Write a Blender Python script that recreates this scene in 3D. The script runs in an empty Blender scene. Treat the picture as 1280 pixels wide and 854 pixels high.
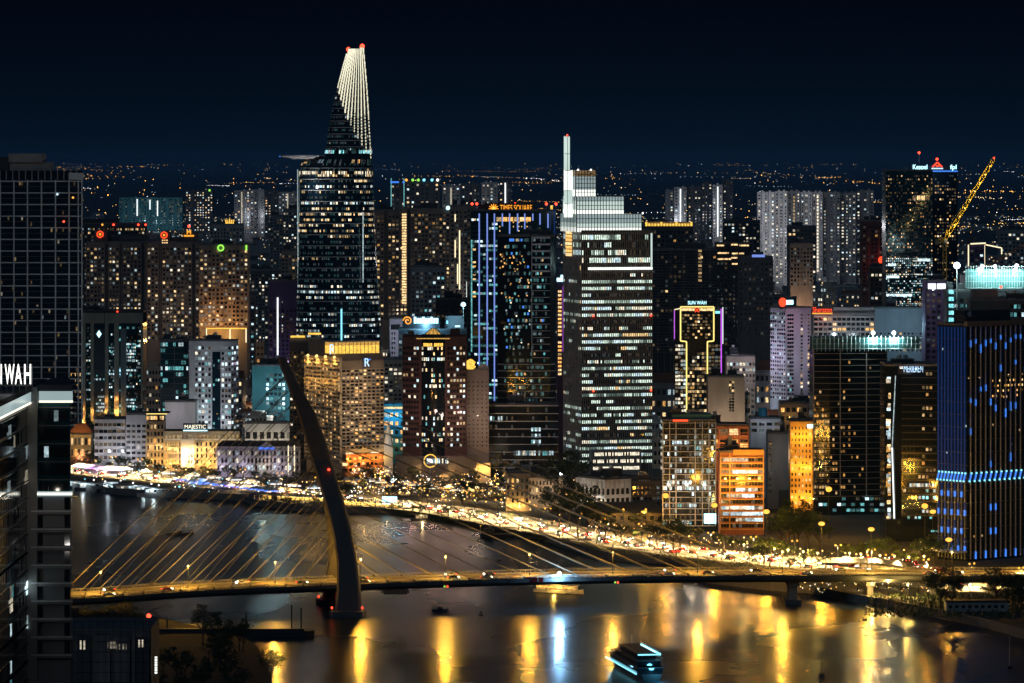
import bpy, bmesh, math, random
from math import sin, cos, tan, pi, radians, sqrt, atan2
SC = bpy.context.scene
COL = SC.collection

# ------------------------------------------------------------------ camera, world, light
FPX, HZ, CH, G = 5600.0, 200.0, 190.0, 3.0      # focal length in pixels, horizon row, camera height, street level
def wx(x, Y): return (x-640.0)*Y/FPX
def wz(y, Y): return CH-(y-HZ)*Y/FPX
def gy(y, z=0.0): return FPX*(CH-z)/(y-HZ)
cam = bpy.data.cameras.new('camera'); camo = bpy.data.objects.new('camera', cam); COL.objects.link(camo)
camo.location = (0, 0, CH); camo.rotation_euler = (pi/2, 0, 0)
cam.lens = FPX/1280*36; cam.sensor_width = 36; cam.shift_y = -227/1280
cam.clip_start = 5; cam.clip_end = 500000
SC.camera = camo
SC.view_settings.view_transform = 'Standard'; SC.view_settings.look = 'None'
SC.view_settings.exposure = 0; SC.view_settings.gamma = 1; SC.view_settings.use_curve_mapping = False
cy = SC.cycles
cy.use_denoising = True; cy.denoising_input_passes = 'RGB_ALBEDO_NORMAL'; cy.denoising_prefilter = 'ACCURATE'; cy.use_light_tree = True
cy.max_bounces = 5; cy.diffuse_bounces = 2; cy.glossy_bounces = 4; cy.transmission_bounces = 3
cy.sample_clamp_indirect = .7; cy.volume_bounces = 0; cy.sample_clamp_direct = 0; cy.caustics_reflective = False; cy.caustics_refractive = False

W = bpy.data.worlds.new('World'); SC.world = W; W.use_nodes = True
nt = W.node_tree; nt.nodes.clear()
out = nt.nodes.new('ShaderNodeOutputWorld')
sky = nt.nodes.new('ShaderNodeTexSky'); sky.sky_type = 'NISHITA'; sky.sun_disc = False
sky.sun_elevation = radians(-3.5); sky.sun_rotation = radians(200)
bg1 = nt.nodes.new('ShaderNodeBackground'); bg1.inputs[1].default_value = 0.012
nt.links.new(sky.outputs[0], bg1.inputs[0])
tc = nt.nodes.new('ShaderNodeTexCoord'); sep = nt.nodes.new('ShaderNodeSeparateXYZ')
nt.links.new(tc.outputs['Generated'], sep.inputs[0])
ramp = nt.nodes.new('ShaderNodeValToRGB'); nt.links.new(sep.outputs[2], ramp.inputs[0])
e = ramp.color_ramp.elements
e[0].position = 0.0; e[0].color = (.0010, .0046, .0110, 1)
e[1].position = 1.0; e[1].color = (.006, .013, .026, 1)
for p, c in ((.006, (.0009, .0042, .0104, 1)), (.02, (.0006, .0026, .0074, 1)), (.037, (.0004, .0014, .0042, 1)), (.12, (.0010, .0020, .0046, 1)), (.35, (.005, .010, .019, 1))):
    n = e.new(p); n.color = c
bg2 = nt.nodes.new('ShaderNodeBackground'); bg2.inputs[1].default_value = 1.0
nt.links.new(ramp.outputs[0], bg2.inputs[0])
ad = nt.nodes.new('ShaderNodeAddShader'); nt.links.new(bg1.outputs[0], ad.inputs[0]); nt.links.new(bg2.outputs[0], ad.inputs[1])
nt.links.new(ad.outputs[0], out.inputs[0])

sun = bpy.data.lights.new('city_glow', 'SUN'); sun.energy = 0.17; sun.angle = radians(12); sun.color = (.52, .76, 1.0)  # added soft sun standing in for city glow on unlit walls
suno = bpy.data.objects.new('city_glow', sun); COL.objects.link(suno)
suno.rotation_euler = (radians(58), 0, radians(-25))

# ------------------------------------------------------------------ materials
def node(nt, t, **kw):
    n = nt.nodes.new(t)
    for k, v in kw.items(): setattr(n, k, v)
    return n
def mat(name, col, rough=.75, metal=0.0, spec=.4, var=.18, scale=.15, bump=0.0, streak=0.0):
    m = bpy.data.materials.new(name); m.use_nodes = True; nt = m.node_tree
    b = nt.nodes['Principled BSDF']; b.inputs['Roughness'].default_value = rough; b.inputs['Metallic'].default_value = metal
    b.inputs['Specular IOR Level'].default_value = spec
    g = node(nt, 'ShaderNodeNewGeometry'); mp = node(nt, 'ShaderNodeMapping'); nt.links.new(g.outputs['Position'], mp.inputs[0])
    mp.inputs['Scale'].default_value = (1, 1, .35 if streak else 1)
    nz = node(nt, 'ShaderNodeTexNoise'); nz.inputs['Scale'].default_value = scale; nz.inputs['Detail'].default_value = 5
    nt.links.new(mp.outputs[0], nz.inputs['Vector'])
    r = node(nt, 'ShaderNodeMapRange'); r.inputs[1].default_value = .3; r.inputs[2].default_value = .7
    r.inputs[3].default_value = 1-var; r.inputs[4].default_value = 1+var; nt.links.new(nz.outputs[0], r.inputs[0])
    mx = node(nt, 'ShaderNodeVectorMath', operation='SCALE'); mx.inputs[0].default_value = col[:3]
    nt.links.new(r.outputs[0], mx.inputs['Scale']); nt.links.new(mx.outputs[0], b.inputs['Base Color'])
    if bump:
        bp = node(nt, 'ShaderNodeBump'); bp.inputs['Strength'].default_value = bump; nt.links.new(nz.outputs[0], bp.inputs['Height'])
        nt.links.new(bp.outputs[0], b.inputs['Normal'])
    return m
def emat(name, col, s, var=0.0, scale=.9, rough=.25):
    """something that gives off light: a lit window, lamp, LED or sign"""
    m = bpy.data.materials.new(name); m.use_nodes = True; nt = m.node_tree
    b = nt.nodes['Principled BSDF']; b.inputs['Roughness'].default_value = rough
    b.inputs['Base Color'].default_value = (.03, .03, .03, 1); b.inputs['Emission Color'].default_value = (*col, 1)
    b.inputs['Emission Strength'].default_value = s
    if var:
        g = node(nt, 'ShaderNodeNewGeometry'); nz = node(nt, 'ShaderNodeTexNoise'); nz.inputs['Scale'].default_value = scale; nz.inputs['Detail'].default_value = 2
        nt.links.new(g.outputs['Position'], nz.inputs['Vector'])
        r = node(nt, 'ShaderNodeMapRange'); r.inputs[1].default_value = .32; r.inputs[2].default_value = .68
        r.inputs[3].default_value = s*(1-var); r.inputs[4].default_value = s*(1+var); nt.links.new(nz.outputs[0], r.inputs[0])
        nt.links.new(r.outputs[0], b.inputs['Emission Strength'])
    m.cycles.emission_sampling = 'NONE'
    return m
M = {}
def addm(k, *a, **kw): M[k] = mat(k, *a, **kw)
addm('concrete', (.30,.29,.28), streak=1); addm('concrete_dark', (.10,.10,.10), streak=1); addm('beige', (.42,.34,.27), streak=1)
addm('cream', (.55,.46,.34), streak=1); addm('white_wall', (.62,.60,.60), streak=1); addm('grey_wall', (.24,.24,.25), streak=1)
addm('brown_wall', (.15,.125,.115), streak=1); addm('red_brown', (.075,.034,.027), streak=1); addm('lilac_wall', (.47,.44,.51), streak=1)
addm('black_wall', (.022,.022,.026), streak=1); addm('dark_wall', (.055,.055,.062), streak=1); addm('teal_wall', (.055,.17,.19), streak=1)
addm('tan_wall', (.27,.22,.185), streak=1); addm('orange_wall', (.60,.33,.10), streak=1); addm('terracotta', (.36,.13,.06), streak=1)
addm('purple_wall', (.11,.06,.14), streak=1); addm('roof_dark', (.045,.045,.05)); addm('roof_tile', (.17,.07,.04), rough=.8, scale=1.2)
addm('slab', (.34,.33,.32)); addm('slab_dim', (.13,.12,.12)); addm('metal_dark', (.05,.05,.055), rough=.4, metal=.6); addm('ledge', (.66,.68,.70), rough=.4)
addm('glass', (.010,.014,.018), rough=.07, spec=.9, var=.3, scale=.05); addm('glass_blue', (.006,.020,.034), rough=.07, spec=.9, var=.3, scale=.05)
addm('glass_teal', (.010,.045,.055), rough=.09, spec=.9, var=.3, scale=.05); addm('pane', (.012,.014,.016), rough=.1, spec=.8, var=.4, scale=.4)
addm('asphalt', (.095,.09,.083), rough=.85, scale=.25); addm('deck_surface', (.17,.15,.12), rough=.8, scale=.25); addm('paving', (.22,.20,.18), rough=.85, scale=.4); addm('kerb', (.35,.34,.32))
addm('paint', (.78,.78,.74), rough=.6); addm('steel', (.45,.45,.45), rough=.45, metal=.3); addm('rubber', (.02,.02,.02), rough=.9)
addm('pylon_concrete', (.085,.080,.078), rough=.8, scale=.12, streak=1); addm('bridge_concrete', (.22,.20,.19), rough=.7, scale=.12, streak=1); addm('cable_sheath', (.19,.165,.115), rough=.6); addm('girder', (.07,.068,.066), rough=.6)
addm('car_white', (.75,.75,.75), rough=.25, spec=.6); addm('car_silver', (.42,.43,.45), rough=.25, metal=.5); addm('car_black', (.02,.02,.024), rough=.2, spec=.7)
addm('car_red', (.35,.03,.03), rough=.25, spec=.6); addm('bark', (.07,.05,.035), rough=.9, scale=1.5); addm('hull_dark', (.03,.032,.035), rough=.5)
addm('hull_white', (.6,.6,.6), rough=.4); addm('net', (.05,.14,.14), rough=.9, scale=.6); addm('crane_yellow', (.62,.40,.03), rough=.5); addm('soil', (.022,.02,.016), rough=.95, scale=.1, var=.4)
addm('leaf_dark', (.035,.055,.016), rough=.6, var=.45, scale=.6); addm('leaf_mid', (.06,.085,.022), rough=.6, var=.45, scale=.6); addm('leaf_light', (.10,.115,.03), rough=.6, var=.4, scale=.6)
addm('stone', (.16,.15,.14), rough=.9, scale=.5); addm('canvas', (.6,.6,.62), rough=.8); addm('blue_wall', (.03,.22,.34), streak=1)
def addE(k, *a, **kw): M[k] = emat(k, *a, **kw)
WARM, AMBER, NEUT, COOL, TEAL = (1,.66,.30), (1,.50,.13), (1,.88,.66), (.70,.93,1), (.25,.85,.90)
for k, c in (('w', WARM), ('a', AMBER), ('n', NEUT), ('c', COOL), ('t', TEAL)):
    addE(k+'3', c, 1.35, var=.55); addE(k+'2', c, .55, var=.6); addE(k+'1', c, .16, var=.7); addE(k+'0', c, .05, var=.8)
addE('led_blue', (.06,.26,1), 1.05); addE('led_blue_dim', (.012,.10,.48), .17); addE('led_cyan', (.25,.80,1), 1.6); addE('led_white', (.95,.97,1), 1.5, var=.15)
addE('led_violet', (.24,.36,1), .85); addE('led_yellow', (1,.78,.22), 1.5); addE('led_warm', (1,.84,.52), 1.5); addE('led_purple', (.65,.12,1), 1.2); addE('led_green', (.35,1,.1), 1.3)
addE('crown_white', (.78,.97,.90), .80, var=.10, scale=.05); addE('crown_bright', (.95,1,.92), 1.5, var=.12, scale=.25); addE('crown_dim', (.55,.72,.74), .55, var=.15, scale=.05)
addE('crown_fin', (.95,.90,.66), 1.15, var=.15); addE('gold', (1,.58,.09), 1.3, var=.35); addE('gold_dim', (1,.55,.12), .65, var=.4)
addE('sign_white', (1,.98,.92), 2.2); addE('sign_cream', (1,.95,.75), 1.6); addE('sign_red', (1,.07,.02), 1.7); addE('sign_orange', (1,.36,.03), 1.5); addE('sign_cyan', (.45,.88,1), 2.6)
addE('sign_blue', (.5,.75,1), 1.5); addE('sign_dim', (.16,.2,.24), .12); addE('beacon', (1,.05,.02), 5); addE('lamp_sodium', (1,.47,.06), 1.75); addE('lamp_white', (.85,.95,1), 16); addE('lamp_warm', (1,.66,.22), 2.6)
addE('flood_white', (.8,.97,1), 6); addE('head_white', (1,.90,.70), 8); addE('tail_red', (1,.06,.02), 3); addE('screen_blue', (.06,.2,1), 2.0, var=.4, scale=.2); addE('bulb_gold', (1,.58,.14), 3.2)
addE('bulb_white', (1,.94,.84), 2.4); addE('bulb_cyan', (.2,.75,1), 2.2); addE('bulb_amber', (1,.42,.06), 1.7); addE('bulb_dim', (1,.66,.3), 1.2); addE('bulb_cool', (.65,.9,1), 1.5)
addE('stage_purple', (.72,.35,1), 2.2, var=.4, scale=.3); addE('far_amber', (1,.5,.1), 6); addE('far_warm', (1,.72,.36), 4); addE('far_white', (.95,.97,1), 5); addE('far_cool', (.6,.85,1), 3); addE('g3', (.80,1,.84), 1.3, var=.5, scale=.9); addE('g2', (.72,.95,.80), .6, var=.6, scale=.9); addE('g1', (.6,.85,.75), .2, var=.6, scale=.9)
addE('white_tube', (.9,.98,1), 1.6); addE('teal_glow', (.2,.8,.78), .35, var=.6, scale=.1)

# ------------------------------------------------------------------ mesh builder
class MB:
    def __init__(s): s.v = []; s.f = []; s.m = []; s.mats = []; s.smooth = False
    def mi(s, m):
        if m not in s.mats: s.mats.append(m)
        return s.mats.index(m)
    def face(s, pts, m):
        i = len(s.v); s.v += [tuple(p) for p in pts]; s.f.append(tuple(range(i, i+len(pts)))); s.m.append(s.mi(m))
    def box(s, x0, x1, y0, y1, z0, z1, m):
        i = len(s.v); s.v += [(x, y, z) for z in (z0, z1) for x, y in ((x0,y0),(x1,y0),(x1,y1),(x0,y1))]; k = s.mi(m)
        for q in ((0,1,5,4),(1,2,6,5),(2,3,7,6),(3,0,4,7),(4,5,6,7),(3,2,1,0)): s.f.append(tuple(i+j for j in q)); s.m.append(k)
    def prism(s, poly, z0, z1, m, cap=True):
        n = len(poly); i = len(s.v); k = s.mi(m)
        s.v += [(p[0], p[1], z0) for p in poly]+[(p[0], p[1], z1) for p in poly]
        for a in range(n): b = (a+1) % n; s.f.append((i+a, i+b, i+n+b, i+n+a)); s.m.append(k)
        if cap: s.f.append(tuple(i+n+a for a in range(n))); s.m.append(k); s.f.append(tuple(i+n-1-a for a in range(n))); s.m.append(k)
    def loft(s, rings, m, cap=True):
        n = len(rings[0]); i = len(s.v); k = s.mi(m)
        for r in rings: s.v += [tuple(p) for p in r]
        for j in range(len(rings)-1):
            for a in range(n):
                b = (a+1) % n; s.f.append((i+j*n+a, i+j*n+b, i+(j+1)*n+b, i+(j+1)*n+a)); s.m.append(k)
        if cap:
            s.f.append(tuple(i+n-1-a for a in range(n))); s.m.append(k); t = i+(len(rings)-1)*n
            s.f.append(tuple(t+a for a in range(n))); s.m.append(k)
    def tube(s, p, q, r, m, n=5, r2=None):
        r2 = r if r2 is None else r2
        d = [q[i]-p[i] for i in range(3)]; L = sqrt(sum(c*c for c in d)) or 1; d = [c/L for c in d]
        a = (0, 0, 1) if abs(d[2]) < .9 else (1, 0, 0)
        u = (d[1]*a[2]-d[2]*a[1], d[2]*a[0]-d[0]*a[2], d[0]*a[1]-d[1]*a[0]); l = sqrt(sum(c*c for c in u)); u = [c/l for c in u]
        w = (d[1]*u[2]-d[2]*u[1], d[2]*u[0]-d[0]*u[2], d[0]*u[1]-d[1]*u[0])
        R = [[tuple(o[i]+rr*(cos(2*pi*k/n)*u[i]+sin(2*pi*k/n)*w[i]) for i in range(3)) for k in range(n)] for o, rr in ((p, r), (q, r2))]
        s.loft(R, m)
    def path(s, pts, r, m, n=5):
        for a, b in zip(pts, pts[1:]): s.tube(a, b, r, m, n)
    def ball(s, c, r, m, n=8, k=5, sz=1.0):
        rings = [[(c[0]+r*sin(pi*(j+.15)/(k+.3))*cos(2*pi*a/n), c[1]+r*sin(pi*(j+.15)/(k+.3))*sin(2*pi*a/n), c[2]-sz*r*cos(pi*(j+.15)/(k+.3))) for a in range(n)] for j in range(k+1)]
        s.loft(rings, m)
    def octa(s, c, r, m):
        x, y, z = c; i = len(s.v); k = s.mi(m)
        s.v += [(x+r,y,z),(x,y+r,z),(x-r,y,z),(x,y-r,z),(x,y,z+r),(x,y,z-r)]
        for a in range(4): b = (a+1) % 4; s.f += [(i+a,i+b,i+4),(i+b,i+a,i+5)]; s.m += [k, k]
    def mesh(s, name):
        me = bpy.data.meshes.new(name); me.from_pydata(s.v, [], s.f)
        for m in s.mats: me.materials.append(M[m])
        if len(s.mats) > 1: me.polygons.foreach_set('material_index', s.m)
        if s.smooth: me.polygons.foreach_set('use_smooth', [True]*len(s.f))
        me.update(); return me
    def build(s, name, parent=None, loc=(0,0,0), rz=0, label=None, cat=None, group=None, kind=None):
        return link(name, s.mesh(name), parent, loc, rz, label, cat, group, kind)
def link(name, me, parent=None, loc=(0,0,0), rz=0, label=None, cat=None, group=None, kind=None):
    o = bpy.data.objects.new(name, me); COL.objects.link(o); o.parent = parent; o.location = loc
    if rz: o.rotation_euler = (0, 0, rz)
    if label: o['label'] = label
    if cat: o['category'] = cat
    if group: o['group'] = group
    if kind: o['kind'] = kind
    return o
def thing(name, label, cat, loc=(0,0,0), rz=0, group=None): return link(name, None, None, loc, rz, label, cat, group)
KIDS = {}
def copy_tree(o, loc, rz=None, scale=None, label=None, group=None):
    r = o.copy(); COL.objects.link(r); r.location = loc
    if rz is not None: r.rotation_euler = (0, 0, rz)
    if scale is not None: r.scale = scale if hasattr(scale, '__len__') else (scale,)*3
    if label: r['label'] = label
    if group: r['group'] = group
    for ch in o.children:
        c = ch.copy(); COL.objects.link(c); c.parent = r
        for g in ch.children: d = g.copy(); COL.objects.link(d); d.parent = c
    return r
def plight(loc, col, power, rad=.4, parent=None, spot=None, rot=None, blend=.5, name='bulb_light'):
    l = bpy.data.lights.new(name, 'SPOT' if spot else 'POINT'); l.energy = power; l.color = col; l.shadow_soft_size = rad
    if spot: l.spot_size = spot; l.spot_blend = blend
    o = bpy.data.objects.new(name, l); COL.objects.link(o); o.location = loc; o.parent = parent
    if rot: o.rotation_euler = rot
    return o
TEXTS = []
def text(s, width, height, loc, m, parent, rot=(pi/2,0,0), ext=.12, name='lettering', bold=0.0):
    cu = bpy.data.curves.new(name, 'FONT'); cu.body = s; cu.align_x = 'CENTER'; cu.size = height/.70; cu.extrude = ext; cu.offset = bold
    cu.materials.append(M[m]); o = bpy.data.objects.new(name, cu); COL.objects.link(o); o.parent = parent; o.location = loc; o.rotation_euler = rot
    TEXTS.append((o, width)); return o

# ------------------------------------------------------------------ buildings
PAL = dict(warm=[('w3',3),('w2',4),('w1',5),('a2',2),('n3',1),('w0',5)], resi=[('w3',3),('n3',2),('w2',4),('c2',2),('n2',3),('w1',5),('c1',3),('w0',5),('n1',3)],
  office=[('g3',7),('g2',5),('c3',2),('n3',2),('g1',2),('w3',1)], cool=[('c3',4),('c2',4),('t2',2),('c1',4),('n3',1)], teal=[('t2',3),('c3',2),('t1',5),('c2',2)],
  white=[('n3',4),('c3',2),('n2',4),('n1',3),('c2',2)], amber=[('a3',3),('w3',3),('a2',4),('a1',3)], dim=[('w1',3),('n1',3),('w0',5),('c1',2)], dots=[('n3',3),('w3',2),('c3',2),('n2',3),('w2',2)], gold=[('w3',4),('a3',3),('w2',2)])
WCACHE = {}
def wmesh(w, h, m):
    k = (round(w, 2), round(h, 2), m)
    if k not in WCACHE:
        b = MB(); b.box(-w/2, w/2, -.14, .05, -h/2, h/2, m)
        if h > 1.3: b.box(-.07, .07, -.2, -.12, -h/2, h/2, 'metal_dark')
        WCACHE[k] = b.mesh('window')
    return WCACHE[k]
BLDS = []
class Bld:
    def __init__(s, name, label, cat, xc, ytop, Y, xl=None, xr=None, th=0, depth=25, group=None, seed=None, L2=None):
        t = radians(th); X0 = wx(xc, Y); s.Y = Y; s.th = t
        s.root = thing(name, label, cat, (X0, Y, G), t, group); s.h = wz(ytop, Y)-G
        tr = (xr-640)/FPX; s.L1 = (tr*Y-X0)/(cos(t)-tr*sin(t))
        if xl is not None and th > 0: tl = (xl-640)/FPX; s.L2 = (X0-tl*Y)/(sin(t)+tl*cos(t))
        else: s.L2 = depth
        s.r = random.Random(seed if seed is not None else hash((round(xc), round(ytop), round(Y))) & 0xffff)
        s.n = 0; s.rest = MB(); BLDS.append(s)
    def z(s, y): return wz(y, s.Y)-G
    def u(s, x):   # distance along the R face of pixel column x
        t = (x-640)/FPX; X0 = s.root.location[0]; return (t*s.Y-X0)/(cos(s.th)-t*sin(s.th))
    def v(s, x):
        t = (x-640)/FPX; X0 = s.root.location[0]; return (X0-t*s.Y)/(sin(s.th)+t*cos(s.th))
    def part(s, name, mb, loc=(0,0,0), parent=None, label=None, kind=None): return mb.build(name, parent or s.root, loc, 0, label, None, None, kind)
    def box(s, name, x0, x1, y0, y1, z0, z1, m, parent=None):
        b = MB(); b.box(x0, x1, y0, y1, z0, z1, m); return s.part(name, b, parent=parent)
    def body(s, m, z0=0, z1=None, name='wall'):
        s.wall = s.box(name, 0, s.L1, 0, s.L2, z0-(3 if z0 == 0 else 0), s.h if z1 is None else z1, m); return s.wall
    def fbox(s, mb, face, u0, u1, z0, z1, out, m, inn=.02):
        """a box on a face: sticks OUT metres proud of it"""
        if face == 'R': mb.box(u0, u1, -out, inn, z0, z1, m)
        else: mb.box(-out, inn, u0, u1, z0, z1, m)
    def pick(s, pal):
        p = PAL[pal]; t = s.r.random()*sum(w for _, w in p)
        for m, w in p:
            t -= w
            if t <= 0: return m
        return p[-1][0]
    def wins(s, face, nc, nr, z0, z1, pal='resi', lit=.35, fw=.62, fh=.5, u0=None, u1=None, mode='ind', cap=100, rowlit=None, dark='pane', skip=None, runs=0.0, off=.14):
        L = s.L1 if face == 'R' else s.L2
        u0 = 0 if u0 is None else u0; u1 = L if u1 is None else u1
        cw = (u1-u0)/nc; ch = (z1-z0)/nr; w = cw*fw; h = ch*fh
        for j in reversed(range(nr)):
            rl = lit
            if rowlit is not None: rl = s.r.choice(rowlit)
            zc = z0+(j+.5)*ch; row = MB() if mode == 'row' else None; last = None; lastlit = None
            for i in range(nc):
                if skip and skip(i, j): continue
                uc = u0+(i+.5)*cw
                if lastlit is not None and s.r.random() < runs: on = lastlit
                else: on = s.r.random() < rl
                m = (last if (on and last and s.r.random() < runs*.8) else s.pick(pal)) if on else (s.r.choice(['w0','n0','c0']) if dark in ('pane', 'glass') and s.r.random() < .2 else dark)
                lastlit = on; last = m if on else None
                if m is None: continue
                if mode == 'ind' and s.n < cap:
                    s.n += 1
                    loc = (uc, 0, zc) if face == 'R' else (0, uc, zc)
                    link('window', wmesh(w, h, m), s.root, loc, 0 if face == 'R' else -pi/2)
                else:
                    s.fbox(row if row is not None else s.rest, face, uc-w/2, uc+w/2, zc-h/2, zc+h/2, off, m)
            if row is not None and row.f: s.part('window_row', row)
    def slabs(s, face, nr, z0, z1, out=1.2, th=.35, m='slab', u0=None, u1=None, rail=None, name='balcony', one=False):
        L = s.L1 if face == 'R' else s.L2; u0 = 0 if u0 is None else u0; u1 = L if u1 is None else u1; ch = (z1-z0)/nr
        ob = MB() if one else None
        for j in range(nr+1):
            b = ob or MB(); z = z0+j*ch; s.fbox(b, face, u0, u1, z-th, z, out, m)
            if rail: s.fbox(b, face, u0, u1, z+.02, z+rail, out, m, inn=-out+.1)
            if not one: s.part(name, b)
        if one: s.part(name, ob, kind='stuff')
    def cols(s, face, us, z0, z1, out=.5, w=.5, m='slab', name='pier', one=False):
        b = MB()
        for u in us:
            if not one: b = MB()
            s.fbox(b, face, u-w/2, u+w/2, z0, z1, out, m)
            if not one: s.part(name, b)
        if one: s.part(name, b)
    def roof(s, m='roof_dark', beacon=False, plant=2, par=1.1, tank=True, z=None, pm='slab_dim'):
        z = s.h if z is None else z; b = MB(); w, d = s.L1, s.L2
        b.box(0,w,0,.4,z,z+par,pm); b.box(0,w,d-.4,d,z,z+par,pm); b.box(0,.4,.4,d-.4,z,z+par,pm); b.box(w-.4,w,.4,d-.4,z,z+par,pm); s.part('parapet', b)
        for k in range(plant):
            b = MB(); pw = w*s.r.uniform(.18,.36); x = s.r.uniform(.05,.6)*w; y = s.r.uniform(.15,.5)*d; hh = s.r.uniform(2.5,5.5)
            x1 = min(x+pw, w-.6); y1 = min(y+d*.3, d-.6)
            b.box(x, x1, y, y1, z-.02, z+hh, m); b.box(x-.2, x1+.2, y-.2, y1+.2, z+hh, z+hh+.3, pm)
            for q in range(3): b.box(x+.5+q*1.4, x+1.4+q*1.4, y-1.6, y-.7, z-.02, z+1.3, 'steel')
            if tank: b.tube((x+pw*.4, y+d*.1, z+hh), (x+pw*.4, y+d*.1, z+hh+2.2), 1.1, 'steel', 10)
            s.part('plant_room', b)
        if beacon:
            b = MB(); x = w*s.r.uniform(.3,.7); b.tube((x, 1, z), (x, 1, z+7), .12, 'steel'); p = s.part('antenna', b)
            c = MB(); c.octa((x, 1, z+7.2), .7, 'beacon'); s.part('beacon', c, parent=p)
    def led(s, segs, m, r=.18, name='light_strip'):
        for sg in segs:
            b = MB()
            for (face, ua, za, ub, zb) in sg:
                if abs(za-zb) < .01: s.fbox(b, face, min(ua,ub)-r, max(ua,ub)+r, za-r, za+r, .45, m, inn=-.2)
                else: s.fbox(b, face, ua-r, ua+r, min(za,zb), max(za,zb), .45, m, inn=-.2)
            s.part(name, b)
    def finish(s):
        if s.rest.f: s.part('windows', s.rest, kind='stuff')
# ------------------------------------------------------------------ setting
def gp(x, y, z=0.0): Y = gy(y, z); return (wx(x, Y), Y)
BANK = [(-900,2660)]+[gp(x, y) for x, y in ((0,607),(90,612),(150,619),(215,622),(300,626),(318,632),(380,640),(440,642),(505,643),(560,641),(610,648),(645,662),(700,684),(760,700),(830,705))]+\
       [(88,2010),(112,1978),gp(1012,742),gp(1060,752),gp(1120,762),gp(1180,774),gp(1235,786),gp(1290,802),gp(1420,860),(420,1300)]
FAR = 400000
def flat(name, poly, z, m, kind='structure', zlow=None):
    bm = bmesh.new(); vs = [bm.verts.new((p[0], p[1], z)) for p in poly]; f = bm.faces.new(vs)
    if f.normal.z < 0: f.normal_flip()
    bmesh.ops.triangulate(bm, faces=[f])
    if zlow is not None:
        lo = [bm.verts.new((p[0], p[1], zlow)) for p in poly]
        for a in range(len(poly)):
            b = (a+1) % len(poly); bm.faces.new((vs[a], vs[b], lo[b], lo[a]))
    me = bpy.data.meshes.new(name); bm.to_mesh(me); bm.free(); me.materials.append(M[m])
    return link(name, me, kind=kind)
addm('ground', (.045,.043,.042), rough=.95, scale=.03, var=.4)
g = MB(); B2 = [p for p in BANK if p[1] > 1250]+[(3000,1250)]
for p, q in zip(B2, B2[1:]):
    g.face([(p[0],p[1],G),(q[0],q[1],G),(q[0],4000,G),(p[0],4000,G)], 'ground'); g.face([(p[0],p[1],-3),(q[0],q[1],-3),(q[0],q[1],G),(p[0],p[1],G)], 'stone')
g.face([(420,100,G),(3000,100,G),(3000,1250,G),(420,1250,G)], 'ground'); g.face([(420,100,-3),(420,1300,-3),(420,1300,G),(420,100,G)], 'stone')
g.face([(-3000,2660,G),(-900,2660,G),(-900,4000,G),(-3000,4000,G)], 'ground'); g.face([(-3000,2660,-3),(-900,2660,-3),(-900,2660,G),(-3000,2660,G)], 'stone')
for x0, x1, y0, y1 in ((-FAR,-3000,2660,4000),(3000,FAR,100,4000),(-FAR,FAR,4000,FAR)): g.face([(x0,y0,G),(x1,y0,G),(x1,y1,G),(x0,y1,G)], 'ground')
g.build('ground', kind='structure')
# near bank, lower left
NEAR = [(-2000,100),(-30,100),(-60,1300)]+[gp(x, y, 0) for x, y in ((345,900),(338,850),(322,815),(300,800),(250,790),(190,776),(120,770),(60,760),(0,752))]+[(-300,1930),(-2000,1950)]
flat('near_bank', NEAR, 2.0, 'soil', zlow=-3)
# river
wm = bpy.data.materials.new('river_water'); wm.use_nodes = True; nt = wm.node_tree; b = nt.nodes['Principled BSDF']
b.inputs['Base Color'].default_value = (.012,.018,.024,1); b.inputs['Roughness'].default_value = .16; b.inputs['IOR'].default_value = 1.33; b.inputs['Specular IOR Level'].default_value = .23
g = node(nt, 'ShaderNodeNewGeometry'); mp = node(nt, 'ShaderNodeMapping'); mp.inputs['Scale'].default_value = (.05, .16, 1); nt.links.new(g.outputs['Position'], mp.inputs[0])
n1 = node(nt, 'ShaderNodeTexNoise'); n1.inputs['Scale'].default_value = 1.0; n1.inputs['Detail'].default_value = 1; n1.inputs['Roughness'].default_value = .6; n1.inputs['Distortion'].default_value = .6
nt.links.new(mp.outputs[0], n1.inputs['Vector'])
mp3 = node(nt, 'ShaderNodeMapping'); mp3.inputs['Scale'].default_value = (.075, .022, 1); nt.links.new(g.outputs['Position'], mp3.inputs[0])
n3 = node(nt, 'ShaderNodeTexNoise'); n3.inputs['Scale'].default_value = 1.0; n3.inputs['Detail'].default_value = 2; n3.inputs['Distortion'].default_value = .25; nt.links.new(mp3.outputs[0], n3.inputs['Vector'])
mm = node(nt, 'ShaderNodeMath', operation='MULTIPLY_ADD'); mm.inputs[1].default_value = 3.4; nt.links.new(n3.outputs[0], mm.inputs[0]); m4 = node(nt, 'ShaderNodeMath', operation='MULTIPLY'); m4.inputs[1].default_value = .25; nt.links.new(n1.outputs[0], m4.inputs[0]); nt.links.new(m4.outputs[0], mm.inputs[2])
bp = node(nt, 'ShaderNodeBump'); bp.inputs['Strength'].default_value = .5; bp.inputs['Distance'].default_value = .20; nt.links.new(mm.outputs[0], bp.inputs['Height']); nt.links.new(bp.outputs[0], b.inputs['Normal'])
mp2 = node(nt, 'ShaderNodeMapping'); mp2.inputs['Scale'].default_value = (.012, .006, 1); mp2.inputs['Rotation'].default_value = (0,0,.5); nt.links.new(g.outputs['Position'], mp2.inputs[0])
n2 = node(nt, 'ShaderNodeTexNoise'); n2.inputs['Scale'].default_value = 1.0; n2.inputs['Detail'].default_value = 4; nt.links.new(mp2.outputs[0], n2.inputs['Vector'])
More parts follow.
